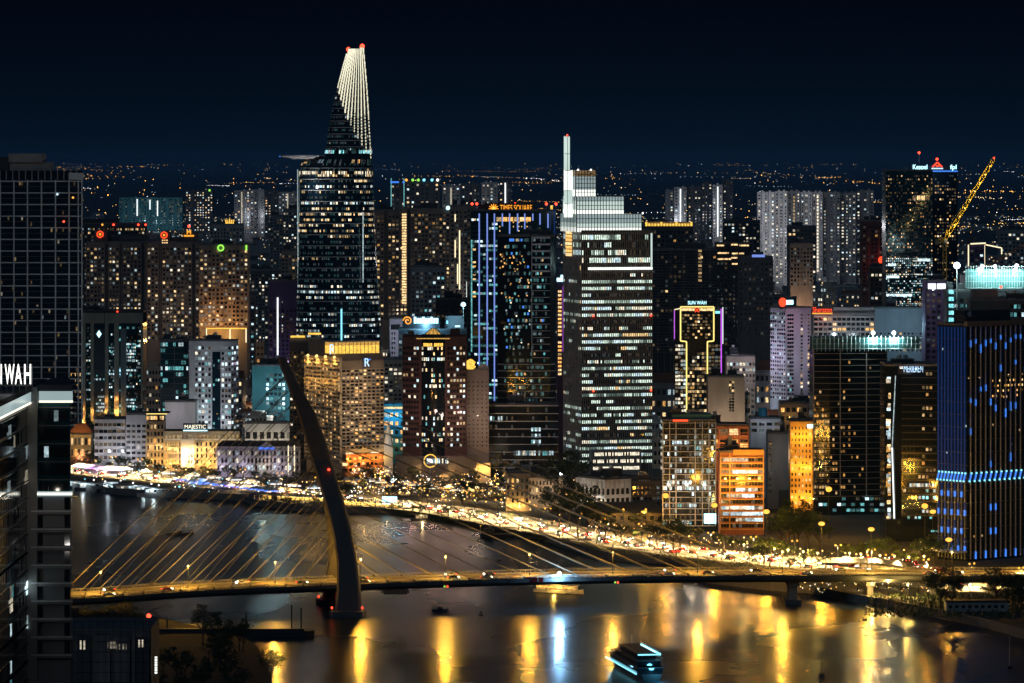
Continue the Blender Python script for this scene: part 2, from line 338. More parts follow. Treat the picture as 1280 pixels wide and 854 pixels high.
r2 = node(nt, 'ShaderNodeMapRange'); r2.inputs[1].default_value = .35; r2.inputs[2].default_value = .65; r2.inputs[3].default_value = .22; r2.inputs[4].default_value = .34
nt.links.new(n2.outputs[0], r2.inputs[0]); nt.links.new(r2.outputs[0], b.inputs['Roughness'])
M['water'] = wm
mb = MB(); mb.face([(-4000,50,0),(4000,50,0),(4000,2900,0),(-4000,2900,0)], 'water'); mb.build('river', kind='structure')

# ------------------------------------------------------------------ roads
def smooth(pts, n=8):
    P = [pts[0]]+list(pts)+[pts[-1]]; o = []
    for i in range(1, len(P)-2):
        for k in range(n):
            t = k/n; o.append(tuple(.5*(2*P[i][d]+(P[i+1][d]-P[i-1][d])*t+(2*P[i-1][d]-5*P[i][d]+4*P[i+1][d]-P[i+2][d])*t*t+(3*P[i][d]-P[i-1][d]-3*P[i+1][d]+P[i+2][d])*t**3) for d in range(len(P[1]))))
    o.append(tuple(P[-2])); return o
def normals(c):
    o = []
    for i in range(len(c)):
        a = c[max(0, i-1)]; b = c[min(len(c)-1, i+1)]; dx, dy = b[0]-a[0], b[1]-a[1]; l = sqrt(dx*dx+dy*dy) or 1; o.append((-dy/l, dx/l))
    return o
def ribbon(mb, c, o0, o1, z, m, dash=None):
    nn = normals(c)
    for i in range(len(c)-1):
        if dash and i % dash: continue
        z0 = z+(c[i][2] if len(c[i]) > 2 else 0); z1 = z+(c[i+1][2] if len(c[i]) > 2 else 0)
        (a, b), (p, q) = c[i][:2], c[i+1][:2]; n, k = nn[i], nn[i+1]
        mb.face([(a+n[0]*o0, b+n[1]*o0, z0), (p+k[0]*o0, q+k[1]*o0, z1), (p+k[0]*o1, q+k[1]*o1, z1), (a+n[0]*o1, b+n[1]*o1, z0)], m)
def kerbline(mb, c, o0, o1, z, h, m):
    nn = normals(c)
    for i in range(len(c)-1):
        zz = c[i][2] if len(c[i]) > 2 else 0; zb = c[i+1][2] if len(c[i]) > 2 else 0
        pts = []
        for (p, n, w) in ((c[i], nn[i], zz), (c[i+1], nn[i+1], zb)):
            pts += [(p[0]+n[0]*o0, p[1]+n[1]*o0, z+w), (p[0]+n[0]*o1, p[1]+n[1]*o1, z+w)]
        a, b_, c2, d = pts; up = lambda p: (p[0], p[1], p[2]+h)
        mb.face([a, c2, up(c2), up(a)], m); mb.face([b_, up(b_), up(d), d], m); mb.face([up(a), up(c2), up(d), up(b_)], m)
BLV = smooth([gp(x, y, G) for x, y in ((-200,574),(0,582),(90,588),(200,599),(350,615),(500,632),(570,640),(640,653),(760,675),(860,690),(950,700),(1020,707),(1085,715))]+[(172,1995),(205,1955),(250,1915),(330,1870)], 10)
mb = MB(); ribbon(mb, BLV, -13, 13, G+.02, 'asphalt'); mb.build('boulevard_road', kind='structure')
mb = MB(); ribbon(mb, BLV, -19, -13, G+.14, 'paving'); ribbon(mb, BLV, 13, 22, G+.14, 'paving'); kerbline(mb, BLV, -13.3, -13, G, .15, 'kerb'); kerbline(mb, BLV, 13, 13.3, G, .15, 'kerb'); kerbline(mb, BLV, -.5, .5, G, .3, 'kerb')
mb.build('pavement', kind='structure')
mb = MB()
for o in (-8.6, -4.5, 4.5, 8.6): ribbon(mb, BLV, o-.12, o+.12, G+.026, 'paint', dash=2)
for o in (-12.4, -1, 1, 12.4): ribbon(mb, BLV, o-.1, o+.1, G+.026, 'paint')
mb.build('road_markings', kind='structure')
# avenue running back from the river and cross streets
AVE = [smooth([gp(530,632,G), gp(560,612,G), (-40,2900), (-20,3400)], 6), smooth([gp(800,676,G), (95,2420), (150,2900), (190,3600)], 6), smooth([gp(100,585,G), (-240,2900), (-200,3500)], 6), smooth([(-600,3000),(0,2960),(600,3000)], 6)]
mb = MB()
for a in AVE: ribbon(mb, a, -8, 8, G+.012, 'asphalt')
mb.build('side_road', kind='structure')

# ------------------------------------------------------------------ the bridge
DECK = smooth([(-330,1815,8.5),(wx(60,1846),1846,10),(wx(250,1872),1872,11.4),(wx(430,1891),1891,12),(wx(700,1910),1910,13),(wx(1000,1926),1926,12.5),(wx(1280,1939),1939,11),(330,1950,9.5),(520,1958,7)], 12)
DN = normals(DECK); HW = 13.5
BR = thing('cable_stayed_bridge', 'long cable-stayed bridge over the dark river with one leaning curved pylon and golden cables', 'bridge')
mb = MB(); ribbon(mb, DECK, -HW+2.6, HW-2.6, 0, 'deck_surface')
for o in (-6.9, -3.5, 3.5, 6.9): ribbon(mb, DECK, o-.12, o+.12, .012, 'paint', dash=2)
ribbon(mb, DECK, -.1, .1, .012, 'paint'); mb.build('roadway', BR)
mb = MB(); nn = DN; rings = []
prof = [(-HW,-.1),(-HW,-1.5),(-7.5,-3.3),(7.5,-3.3),(HW,-1.5),(HW,-.1)]
for p, n in zip(DECK, DN): rings.append([(p[0]+n[0]*o, p[1]+n[1]*o, p[2]+z) for o, z in prof])
mb.loft(rings, 'girder'); mb.build('girder', BR)
for sgn in (-1, 1):
    mb = MB(); a, c = sorted((sgn*(HW-2.6), sgn*HW)); ribbon(mb, DECK, a, c, .18, 'paving'); kerbline(mb, DECK, a if sgn > 0 else c-.25, (a+.25) if sgn > 0 else c, -.05, .55, 'bridge_concrete'); mb.build('footway', BR)
    mb = MB(); o = sgn*(HW-.15); pp = [(p[0]+n[0]*o, p[1]+n[1]*o, p[2]+1.35) for p, n in zip(DECK, DN)]; mb.path(pp, .09, 'steel', 4); mb.path([(x,y,z-.45) for x,y,z in pp], .06, 'steel', 4)
    for i in range(0, len(pp)-1):
        for t in (0, .25, .5, .75):
            q = tuple(pp[i][d]+(pp[i+1][d]-pp[i][d])*t for d in range(3)); mb.tube((q[0],q[1],q[2]-1.2), q, .07, 'steel', 4)
    mb.build('railing', BR)
def deckpt(x, off=0.0):
    for i in range(len(DECK)-1):
        if DECK[i][0] <= x <= DECK[i+1][0]:
            t = (x-DECK[i][0])/(DECK[i+1][0]-DECK[i][0]); n = DN[i]
            return tuple(DECK[i][d]+(DECK[i+1][d]-DECK[i][d])*t+((n[d]*off) if d < 2 else 0) for d in range(3))
    return DECK[-1]
def deckpx(px, off=0.0):
    x = wx(px, 1893)
    for _ in range(4): x = wx(px, deckpt(x, off)[1])
    return deckpt(x, off)
# pylon legs: (row in photo, left, right)
NEARL = [(772,417,452.5),(765,418.5,452),(738,421.5,450.5),(702,421.5,446.5),(675,418,441.5),(650,413,436),(620,404,427.5),(600,398,421),(575,390,413.5),(549,382,406),(518,373,394.5),(484,360.5,375.5),(460,351.5,364),(447,347,356.5)]
FARL = [(759,402,422),(740,404.5,422),(702,410.5,424.5),(675,410,426),(650,408.5,425.5),(625,404,424)]
def leg(tab, ybase, name):
    rings = []
    for y, a, c in tab:
        Yg = ybase; z = wz(y, Yg)
        for _ in range(3):
            t = max(0, min(1, z/62)); Yg = ybase+(1891-ybase)*t; z = wz(y, Yg)
        d = 3.6+2.4*(1-min(1, z/100)); x0, x1 = wx(a, Yg), wx(c, Yg); ch = .9
        rings.append([(x0+ch,Yg-d,z),(x1-ch,Yg-d,z),(x1,Yg-d+ch,z),(x1,Yg+d-ch,z),(x1-ch,Yg+d,z),(x0+ch,Yg+d,z),(x0,Yg+d-ch,z),(x0,Yg-d+ch,z)])
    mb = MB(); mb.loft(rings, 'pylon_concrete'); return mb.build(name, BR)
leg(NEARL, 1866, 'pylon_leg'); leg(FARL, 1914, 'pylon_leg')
for (px, Yc, w) in ((434.5, 1864, 38), (411, 1912, 24)):
    mb = MB(); X = wx(px, Yc); hw = w*Yc/FPX/2
    mb.prism([(X-hw,Yc-6),(X+hw,Yc-6),(X+hw+1.5,Yc),(X+hw,Yc+7),(X-hw,Yc+7),(X-hw-1.5,Yc)], -2, 2.6, 'concrete_dark'); p = mb.build('footing', BR)
    for sx in (-1, 1):
        c = MB(); c.tube((X+sx*hw, Yc-5.5, 2.6), (X+sx*hw, Yc-5.5, 4), .12, 'steel'); c.ball((X+sx*hw, Yc-5.5, 4.2), .45, 'beacon'); c.build('warning_lamp', p)
g = MB(); g.ball((wx(410,1876), 1884.5, wz(587,1885)), .55, 'beacon'); g.build('warning_lamp', BR)
def pylon_at(y):
    for (ya, a, b_), (yb, c, d) in zip(NEARL, NEARL[1:]):
        if yb <= y <= ya: t = (ya-y)/(ya-yb); return (a+(c-a)*t, b_+(d-b_)*t)
for sgn in (-1, 1):      # two planes of stays
    for i in range(15):  # main span
        px = 479+34.5*i; q = deckpx(px, sgn*(HW-1)); y = 692-16.2*i; a, b_ = pylon_at(y); Yp = 1891+sgn*1.5
        mb = MB(); mb.tube((q[0], q[1], q[2]+.3), (wx((a+b_*2)/3, Yp), Yp, wz(y, Yp)), .18, 'cable_sheath', 5); k = mb.build('cable', BR)
        c = MB(); c.tube((q[0], q[1], q[2]-1.4), (q[0]-1.5, q[1], q[2]+1.1), .45, 'girder', 6); c.prism([(q[0]-.3,q[1]-sgn*1.0-.5),(q[0]+4.5,q[1]-sgn*.2-.5),(q[0]+4.5,q[1]-sgn*.2+.5),(q[0]-.3,q[1]-sgn*1.0+.5)], q[2]-1.2, q[2]+.35, 'girder'); c.build('anchor', k)
    for i in range(14):  # back stays
        px = 388-22.9*i; q = deckpx(px, sgn*(HW-1)); y = 668-15.4*i; a, b_ = pylon_at(y); Yp = 1891+sgn*1.5
        mb = MB(); mb.tube((q[0], q[1], q[2]+.3), (wx((a*2+b_)/3, Yp), Yp, wz(y, Yp)), .18, 'cable_sheath', 5); k = mb.build('cable', BR)
        c = MB(); c.tube((q[0], q[1], q[2]-1.4), (q[0]+1.5, q[1], q[2]+1.1), .45, 'girder', 6); c.prism([(q[0]-4.5,q[1]-sgn*.2-.5),(q[0]+.3,q[1]-sgn*1.0-.5),(q[0]+.3,q[1]-sgn*1.0+.5),(q[0]-4.5,q[1]-sgn*.2+.5)], q[2]-1.2, q[2]+.35, 'girder'); c.build('anchor', k)
for (px, w, off) in ((990, 10, 0), (1086, 7, 0), (1165, 6, 0), (1240, 6, 0), (70, 6, 0)):
    q = deckpx(px); mb = MB(); hw = w*1920/FPX/2
    mb.box(q[0]-hw, q[0]+hw, q[1]-8, q[1]+8, -2, q[2]-5, 'bridge_concrete'); mb.prism([(q[0]-hw*1.5,q[1]-9.5),(q[0]+hw*1.5,q[1]-9.5),(q[0]+hw*1.5,q[1]+9.5),(q[0]-hw*1.5,q[1]+9.5)], q[2]-5, q[2]-3.25, 'bridge_concrete')
    if px == 990: mb.box(q[0]-hw*2, q[0]+hw*2, q[1]-11, q[1]+11, -2, 1.8, 'concrete_dark')
    mb.build('pier', BR)
q = deckpx(492, -4); mb = MB(); mb.box(q[0]-5, q[0]+5, q[1]-7, q[1]+8, q[2]-5.2, q[2]-4.4, 'girder'); mb.box(q[0]-6, q[0]-5, q[1]-7, q[1]-6, q[2]-4.6, q[2]-3.2, 'girder'); mb.box(q[0]+5, q[0]+6, q[1]-7, q[1]-6, q[2]-4.6, q[2]-3.2, 'girder'); mb.build('inspection_gantry', BR)
for x in (549, 764):
    q = deckpx(x, -HW-.2); mb = MB(); mb.ball((q[0]-.6,q[1]-.2,q[2]-2.2), .4, 'led_green'); mb.ball((q[0]+.6,q[1]-.2,q[2]-2.2), .4, 'beacon'); mb.box(q[0]-1,q[0]+1,q[1],q[1]+.3,q[2]-2.7,q[2]-1.7,'girder'); mb.build('navigation_lamp', BR)
# the loop ramp from the boulevard up to the bridge end
RAMP = smooth([(wx(870,2145),2145,G+.2),(wx(960,2110),2110,G+.4),(wx(1030,2075),2075,G+2),(wx(1095,2040),2040,G+5),(wx(1140,2000),2000,G+7),(wx(1150,1965),1965,10.6),(wx(1180,1950),1950,11.2)], 8)
mb = MB(); ribbon(mb, RAMP, -4.5, 4.5, 0.03, 'asphalt'); ribbon(mb, RAMP, -.1, .1, .045, 'paint', dash=2); mb.build('ramp_road', kind='structure')
mb = MB(); kerbline(mb, RAMP, -5, -4.5, -1.2, 2.0, 'bridge_concrete'); kerbline(mb, RAMP, 4.5, 5, -1.2, 2.0, 'bridge_concrete'); mb.build('parapet_wall', None, label='pale concrete parapets along the curved ramp joining boulevard and bridge', cat='wall')
# jetty lines on the bank: quay wall coping
mb = MB(); C = [(p[0], p[1]) for p in BANK[1:24]]; kerbline(mb, C, 0, 1.2, G, .6, 'stone'); mb.build('quay_coping', None, label='low stone coping along the edge of the river quay', cat='wall')
# ------------------------------------------------------------------ landmark buildings
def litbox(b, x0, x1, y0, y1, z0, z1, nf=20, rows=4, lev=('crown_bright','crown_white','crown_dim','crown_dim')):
    """a lantern tier: lit glazing in bays behind dark mullions, its emission stepped brightest at the foot in place of floods"""
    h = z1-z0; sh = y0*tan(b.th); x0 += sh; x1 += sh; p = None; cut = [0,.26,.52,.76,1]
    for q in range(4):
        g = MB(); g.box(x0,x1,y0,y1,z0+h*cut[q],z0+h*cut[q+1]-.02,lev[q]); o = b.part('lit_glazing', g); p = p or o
    f = MB()
    for k in range(nf+1):
        u = x0+(x1-x0)*k/nf; f.box(u-.16,u+.16,y0-.4,y0-.02,z0,z1+.3,'concrete' if k % 3 == 0 else 'metal_dark')
    for k in range(1, rows+1): z = z0+h*k/rows; f.box(x0-.2,x1+.2,y0-.3,y0-.03,z-.16,z+.16,'metal_dark' if k < rows else 'ledge')
    k2 = max(3, nf//2)
    for k in range(k2+1):
        v = y0+(y1-y0)*k/k2; f.box(x0-.4,x0-.02,v-.16,v+.16,z0,z1+.3,'metal_dark')
    b.part('mullions', f, parent=p)
# --- white crowned office tower
b = Bld('office_tower', 'tall office tower with white glowing stepped crown and slim spire fin', 'office tower', 727, 288, 2480, xl=705, xr=815, th=15, seed=5)
b.body('concrete_dark'); H = b.z(290); nr = 42; ph = (b.z(340)-b.z(582))/29
zt = b.z(340)
b.wins('R', 38, 29, zt-29*ph, zt, 'office', fw=.66, fh=.44, mode='row', rowlit=[.97,.95,.92,.9,.8,.7,.92,.85,.6,.15], runs=.72, dark='glass')
b.wins('L', 13, 29, zt-29*ph, zt, 'office', fw=.6, fh=.42, mode='row', rowlit=[.6,.5,.3,.1,.1,0], runs=.6, dark='glass')
b.wins('R', 38, 5, zt, b.z(292), 'office', fw=.7, fh=.62, mode='row', rowlit=[.95,.85,.7,.15,.08], runs=.7, dark='glass')
b.wins('L', 13, 5, zt, b.z(292), 'office', fw=.6, fh=.6, mode='row', rowlit=[.9,.3,.1], runs=.7, dark='glass')
b.cols('R', [b.L1*k/38 for k in range(39)], 10, H, out=.55, w=.34, m='slab', one=True, name='fins')
b.cols('L', [b.L2*k/13 for k in range(14)], 10, H, out=.5, w=.5, m='slab', one=True, name='fins')
b.slabs('R', 29, zt-29*ph, zt, out=.3, th=.5, m='concrete_dark', one=True, name='spandrels')
g = MB(); b.fbox(g, 'R', b.u(735), b.L1, b.z(337.5), b.z(334.5), .9, 'crown_bright'); b.part('light_strip', g)
g = MB(); b.fbox(g, 'R', b.u(813), b.L1, b.z(334), b.z(292), .8, 'crown_white'); b.part('light_strip', g)
for i, (y0, y1) in enumerate(((322,296),)): pass
g = MB(); b.fbox(g, 'L', b.v(717)+1, b.v(708), b.z(322), b.z(271), .5, 'w1'); b.part('corner_bay', g)
for k in range(11):
    g = MB(); z0 = b.z(322)+k*(b.z(271)-b.z(322))/11; b.fbox(g, 'L', b.v(717)+2, b.v(708)-1, z0+.4, z0+1.9, .7, 'a3' if k % 3 else 'w3'); b.part('window', g)
d = b.L2
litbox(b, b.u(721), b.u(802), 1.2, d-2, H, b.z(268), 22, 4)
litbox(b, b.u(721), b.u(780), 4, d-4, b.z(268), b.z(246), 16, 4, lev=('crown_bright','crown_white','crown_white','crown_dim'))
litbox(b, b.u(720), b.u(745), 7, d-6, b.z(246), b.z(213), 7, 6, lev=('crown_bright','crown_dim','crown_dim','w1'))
sh = 10*tan(b.th); x0, x1 = b.u(706.6)+sh, b.u(712.6)+sh; cuts = [272,255,238,213,192,170]
for q in range(5):
    g = MB(); g.box(x0, x1+(1.6 if q < 3 else 0), 10, 12.5, b.z(cuts[q]), b.z(cuts[q+1])-.03, ('crown_bright','crown_white','crown_bright','crown_white','crown_white')[q]); sp = b.part('spire_fin', g)
    g = MB(); g.box((x0+x1)/2-.12, (x0+x1)/2+.12, 9.8, 9.98, b.z(cuts[q]), b.z(cuts[q+1]), 'slab'); g.box(x0-.15, x1+.2, 9.75, 9.98, b.z(cuts[q+1])-.3, b.z(cuts[q+1]), 'slab')
    b.part('trim', g, parent=sp)
g = MB(); g.ball((x0+1, 9, b.z(169)), .5, 'beacon'); b.part('beacon', g)
for (x, y) in ((738,212.5),(722,212.5),(803,267)):
    g = MB(); g.ball((b.u(x)+2, 6, b.z(y)), .55, 'bulb_white'); b.part('roof_lamp', g)
g = MB(); b.fbox(g, 'R', 4, b.L1-8, 4, b.z(562), 6, 'slab', inn=0); pd = b.part('podium', g)
for j in range(3):
    g = MB()
    for k in range(34): u = 5+(b.L1-14)*k/34; b.fbox(g, 'R', u, u+.5, b.z(569.5)-j*3.9, b.z(565.5)-j*3.9, 6.15, 'n3' if b.r.random() < .75 else 'pane', inn=-6.05)
    b.part('window_row', g)
for (x, y) in ((741,395),(741,489),(813,395),(813,489)):
    g = MB(); g.ball((b.u(x), -1.2, b.z(y)), .55, 'beacon'); b.part('beacon', g)

# --- leaf-shaped tower with helipad
LP = [(560,370,477),(470,370,477),(430,370.5,476.5),(400,371,475),(320,373,470),(260,373.5,467.5),(215,374,466),(200,378,465.6),(195,400,465)]
UP = [(200,404,465.2),(195,406,465),(150,412.5,462.2),(110,421.5,459.4),(85,428,457),(68,433,455.3),(60,435.5,454.5)]
TY = 3000
T = thing('skyscraper', 'tallest tower, dark curved leaf shape with helipad disc and white lit crown with red beacons', 'skyscraper', (wx(425, TY), TY, G))
def prof_at(tab, y):
    for (ya, a, c), (yb, d, e_) in zip(tab, tab[1:]):
        if yb <= y <= ya: t = (ya-y)/(ya-yb); return a+(d-a)*t, c+(e_-c)*t
    return tab[-1][1:] if y < tab[-1][0] else tab[0][1:]
NA = 44
def ring(a, c, y, grow=0.0, dr=.82):
    x0, x1 = wx(a, TY)-T.location[0], wx(c, TY)-T.location[0]; cx, hw = (x0+x1)/2, (x1-x0)/2+grow; z = wz(y, TY)-G; o = []
    hd = 24.0*dr*(.35+.65*hw/28)+grow
    for k in range(NA):
        t = 2*pi*k/NA; q = 2/2.6; o.append((cx+hw*(abs(cos(t))**q)*(1 if cos(t) >= 0 else -1), -hd*(abs(sin(t))**q)*(1 if sin(t) >= 0 else -1), z))
    return o
g = MB(); g.loft([ring(*prof_at(LP, y), y) for y in range(560, 194, -12)]+[ring(*prof_at(LP, 196), 195.5)], 'glass_blue'); body = g.build('glass_body', T)
g = MB(); g.loft([ring(*prof_at(UP, y), y) for y in range(200, 59, -7)], 'glass_blue'); upper = g.build('upper_glass_body', T)
RR = random.Random(11)
def floor_row(tab, y, h, pr, pal, name='window_row', keep=lambda k: True, dark='glass', grow=.25):
    a, c = prof_at(tab, y); r0 = ring(a, c, y, grow); a2, c2 = prof_at(tab, y-h); r1 = ring(a2, c2, y-h, grow); g = MB(); last = None
    sub = 3
    for k in range(NA//2):
        if not keep(k): continue
        for s_ in range(sub):
            t0, t1 = s_/sub+.06, (s_+1)/sub-.06
            if RR.random() > .7: last = RR.random() < pr
            m = RR.choice(pal) if last else RR.choice([dark,dark,'c0','t0'])
            if RR.random() < .14: m = dark
            L = lambda A, B, t: tuple(A[d]+(B[d]-A[d])*t for d in range(3))
            k2 = (k+1) % NA
            g.face([L(r0[k], r0[k2], t0), L(r0[k], r0[k2], t1), L(r1[k], r1[k2], t1), L(r1[k], r1[k2], t0)], m)
    return g.build(name, T) if g.f else None
rowp = {}
y = 545.0; i = 0
while y > 206:
    warm = ['w3','w2','w1','n3','w2']; cool = ['c3','c2','n3','n2','c1']
    p = .0
    if 205 < y < 255: p = RR.choice([0,.1,.3])
    elif 300 <= y < 330: p = RR.choice([.05,.4,.1])
    elif 330 <= y < 352: p = 0.0
    elif 352 <= y < 376: p = RR.choice([.5,.6,.3])
    elif 376 <= y < 388: p = .02
    elif y >= 388: p = RR.choice([.5,.3,.2,.5])
    elif 255 < y < 300: p = RR.choice([.85,.65,.5,.45])
    floor_row(LP, y, 2.9, p, cool if 345 < y or RR.random() < .12 else warm)
    if i % 2 == 0:
        a, c = prof_at(LP, y-3.6); g = MB(); g.loft([ring(a, c, y-3.1, .35), ring(a, c, y-4.2, .35)], 'slab', cap=False); g.build('floor_band', T)
    y -= 6.9; i += 1
floor_row(LP, 219, 5, .8, ['n3','n3','n2','w2']); floor_row(LP, 204, 4.5, .35, ['a3','w2'])
for y in range(188, 105, -8):
    def keep(k, y=y): # only the dark glass side, left of the diagonal
        return True
    floor_row(UP, y, 2.6, .05 if y < 180 else .1, ['c2','n2'], grow=.2); a, c = prof_at(UP, y-4); g = MB(); g.loft([ring(a, c, y-3.8, .3), ring(a, c, y-4.8, .3)], 'slab', cap=False); g.build('floor_band', T)
floor_row(UP, 192, 4.2, .85, ['c3','t3','c2'])
# luminous fins of the crown, each from the diagonal up to the top
NF = 12
for k in range(NF):
    u = .03+.95*k/(NF-1); ylow = 108+94*u**1.05; g = MB()
    y = 61.5-(1.5 if k > 8 else 0)+(6 if k == 0 else 0)
    def pt(y, out):
        a, c = prof_at(UP, y); x0, x1 = wx(a, TY)-T.location[0], wx(c, TY)-T.location[0]; cx, hw = (x0+x1)/2, (x1-x0)/2
        q = (u-.5)*2; hd = 24.0*.82*(.35+.65*hw/28)
        return (cx+hw*q*1.0, -hd*max(.02, (1-abs(q)**2.6))**(1/2.6)-out, wz(y, TY)-G)
    ys = [y+(ylow-y)*j/16 for j in range(17)]
    for j in range(16):
        ya, yb = ys[j], ys[j+1]; A = pt(ya, .2); B = pt(yb, .2); g.box(min(A[0],B[0])-.1, max(A[0],B[0])+.1, min(A[1],B[1])-.1, max(A[1],B[1])+.4, B[2]-.1, A[2]+.1, 'slab')
        if ya > 140 and k > 5: segs = [(ya+(yb-ya)*t, ya+(yb-ya)*(t+.3)) for t in (0, .5)]
        else: segs = [(ya, yb)]
        for p_, q_ in segs:
            A = pt(p_, .55); B = pt(q_, .55); w = .23+.07*(k in (1, 2, 4, 9))
            g.box(min(A[0],B[0])-w, max(A[0],B[0])+w, min(A[1],B[1])-.3, max(A[1],B[1])+.55, B[2], A[2], 'crown_fin')
    g.build('lit_fin', T)
for x, y in ((436,62),(453,58)):
    g = MB(); X = wx(x, TY)-T.location[0]; g.tube((X,-3,wz(66,TY)-G),(X,-3,wz(y,TY)-G),.3,'steel'); p = g.build('mast', T); g = MB(); g.ball((X,-3,wz(y,TY)-G),1.6,'beacon'); g.build('beacon', p)
# helipad
g = MB(); X = wx(379, TY)-T.location[0]; zz = wz(195.5, TY)-G; R_ = 15.5
g.loft([[(X+2+R_*.55*cos(t), -6+R_*.55*sin(t), zz-1.9) for t in [2*pi*k/28 for k in range(28)]], [(X+R_*cos(t), -6+R_*sin(t), zz+.2) for t in [2*pi*k/28 for k in range(28)]], [(X+R_*cos(t), -6+R_*sin(t), zz+.8) for t in [2*pi*k/28 for k in range(28)]]], 'ledge')
g.box(X+6, X+24, -12, 0, zz-3, zz-.5, 'ledge'); hp = g.build('helipad', T); g = MB(); g.ball((X-R_+.3,-6,zz), .5, 'led_blue'); g.build('edge_lamp', hp)
plight((T.location[0]+X+5, TY-26, 172), (1,.95,.95), 5500, 1.0)
g = MB(); g.tube((wx(373.2,TY)-T.location[0],-3,wz(440,TY)-G),(wx(373.2,TY)-T.location[0]-.5,-3,wz(212,TY)-G),.3,'crown_dim',4); g.build('edge_light', T)
g = MB(); a = prof_at(LP,400); g.box(wx(428.3,TY)-T.location[0]-.5, wx(428.3,TY)-T.location[0]+.5, -21.2, -20.4, wz(425,TY)-G, wz(385,TY)-G, 'led_cyan'); g.build('light_strip', T)
g = MB(); g.box(wx(455,TY)-T.location[0]-.35, wx(455,TY)-T.location[0]+.35, -19.6, -18.6, wz(352,TY)-G, wz(265,TY)-G, 'c2'); g.build('light_strip', T)

# --- hotel tower with the gold sunburst sign (behind) and dark banded tower in front
b = Bld('hotel_tower', 'blue glass hotel tower striped with violet light lines under a glowing gold sunburst sign', 'hotel tower', 588, 264, 2850, xr=695, depth=40, seed=6)
b.body('glass_teal'); H = b.h
b.wins('R', 9, 42, b.z(500), b.z(272), 'teal', lit=.3, fw=.8, fh=.5, u0=.5, u1=b.u(622), rowlit=[.5,.15,.1,.6], runs=.5, mode='row', dark='glass_blue')
b.wins('R', 12, 44, b.z(505), b.z(270), 'gold', lit=.12, fw=.3, fh=.3, u0=b.u(623), u1=b.u(664), rowlit=[.3,.4,.15,.05], cap=0, dark=None)
b.wins('R', 1, 24, b.z(400), b.z(272), 'gold', lit=.5, fw=.6, fh=.4, u0=b.u(589.5), u1=b.u(596), cap=20)
b.wins('R', 6, 1, b.z(277.5), b.z(271), 'gold', lit=1, fw=.85, fh=.8, u0=b.u(620), u1=b.u(664), cap=60)
for x, y0, y1 in ((599,267,505),(609,267,507),(618,267,507),(628,267,283),(637,267,306),(647,267,289),(656,267,292),(666,267,276),(675,267,281),(685,267,285)):
    b.led([[('R', b.u(x), b.z(y0), b.u(x), b.z(y1))]], 'led_violet', .42)
b.led([[('R', b.u(589.5), b.z(300), b.u(589.5), b.z(440))]], 't2', .4); b.led([[('R', b.u(693), b.z(262), b.u(693), b.z(480))]], 'led_blue_dim', .5); b.led([[('R', b.u(688), b.z(262), b.u(688), b.z(440))]], 'led_blue_dim', .3)
b.box('sign_parapet', b.u(606), b.u(668), 2, 4, H, b.z(254), 'black_wall')
g = MB(); cx, cz = b.u(617), b.z(261)
for k in range(12):
    t = 2*pi*k/12; g.tube((cx+1.2*cos(t), 1.6, cz+1.2*sin(t)), (cx+3.2*cos(t), 1.6, cz+3.2*sin(t)), .42, 'sign_orange', 5, .2)
g.ball((cx, 1.5, cz), 1.2, 'gold'); b.part('sunburst_emblem', g)
text('TIMES SQUARE', (b.u(664)-b.u(624)), 3.9, ((b.u(665)+b.u(625))/2, 1.6, b.z(263.8)), 'sign_orange', b.root, bold=.0)
b.roof(beacon=False, plant=2)
for x in (590,596,644,683,695):
    g = MB(); g.tube((b.u(x),3,H),(b.u(x),3,b.z(256)),.15,'steel'); p = b.part('antenna', g); g = MB(); g.ball((b.u(x),3,b.z(255)),.85,'beacon'); b.part('beacon', g, parent=p)
g = MB(); g.box(b.u(688),b.u(691),1,2,b.z(264),b.z(257),'gold'); b.part('small_sign', g)

b = Bld('office_tower', 'dark glass tower with thin white horizontal bands in front of the blue hotel tower', 'office tower', 622, 296, 2640, xr=694, depth=34, seed=7)
g = MB(); w = b.L1
g.prism([(0,3),(6,.8),(w*.45,0),(w-3,0),(w,3),(w,34),(0,34)], -3, b.h, 'glass'); b.part('wall', g)
k = 0; zs = b.h
while zs > 4:
    g = MB(); full = zs < b.z(455)
    x0 = 0 if full else b.u(665)
    if full: g.prism([(-.2,3),(6,.55),(w*.45,-.25),(w-3,-.25),(w+.2,3)], zs-.28, zs, 'ledge')
    else: g.box(x0, w-3, -.3, .05, zs-(1.1 if zs > b.z(345) else .3), zs, 'ledge')
    b.part('floor_band', g)
    for q in range(26):
        u = 4+(w-9)*q/26
        if b.r.random() < (.10 if zs > b.z(420) else .05): row = MB(); row.box(u, u+1.0, -.22, .02, zs-2.7, zs-1.2, b.r.choice(['c2','c1','t2','w2','led_blue'])); b.part('window', row)
    row = MB()
    for q in range(26): u = 4+(w-9)*q/26; row.box(u, u+1.0, -.12, .02, zs-2.9, zs-.9, b.r.choice(['glass_blue','glass_blue','c0','t0','t1'] if b.r.random() < .5 else ['glass']))
    b.part('window_row', row)
    zs -= 3.95; k += 1
g = MB(); yy = 6
for q in range(70):
    u = b.r.uniform(b.u(624), b.u(662)); z = b.r.uniform(b.z(370), b.z(318)) if b.r.random() < .6 else b.r.uniform(b.z(440), b.z(370)); g.box(u, u+.8, -.1 if u > 6 else .35, .9, z, z+.9, b.r.choice(['a3','a2','w2']) if z > b.z(375) else b.r.choice(['n3','c2','w2']))
b.part('windows', g, kind='stuff')
g = MB(); b.fbox(g, 'R', b.u(664.4), b.u(665.2), b.z(445), b.h, .4, 'ledge'); b.part('pier', g)
b.roof(plant=2)
b = Bld('podium_building', 'dark lower wing with pale bands and cyan lit rooms below the banded tower', 'office building', 612, 507, 2610, xr=698, depth=28, seed=8)
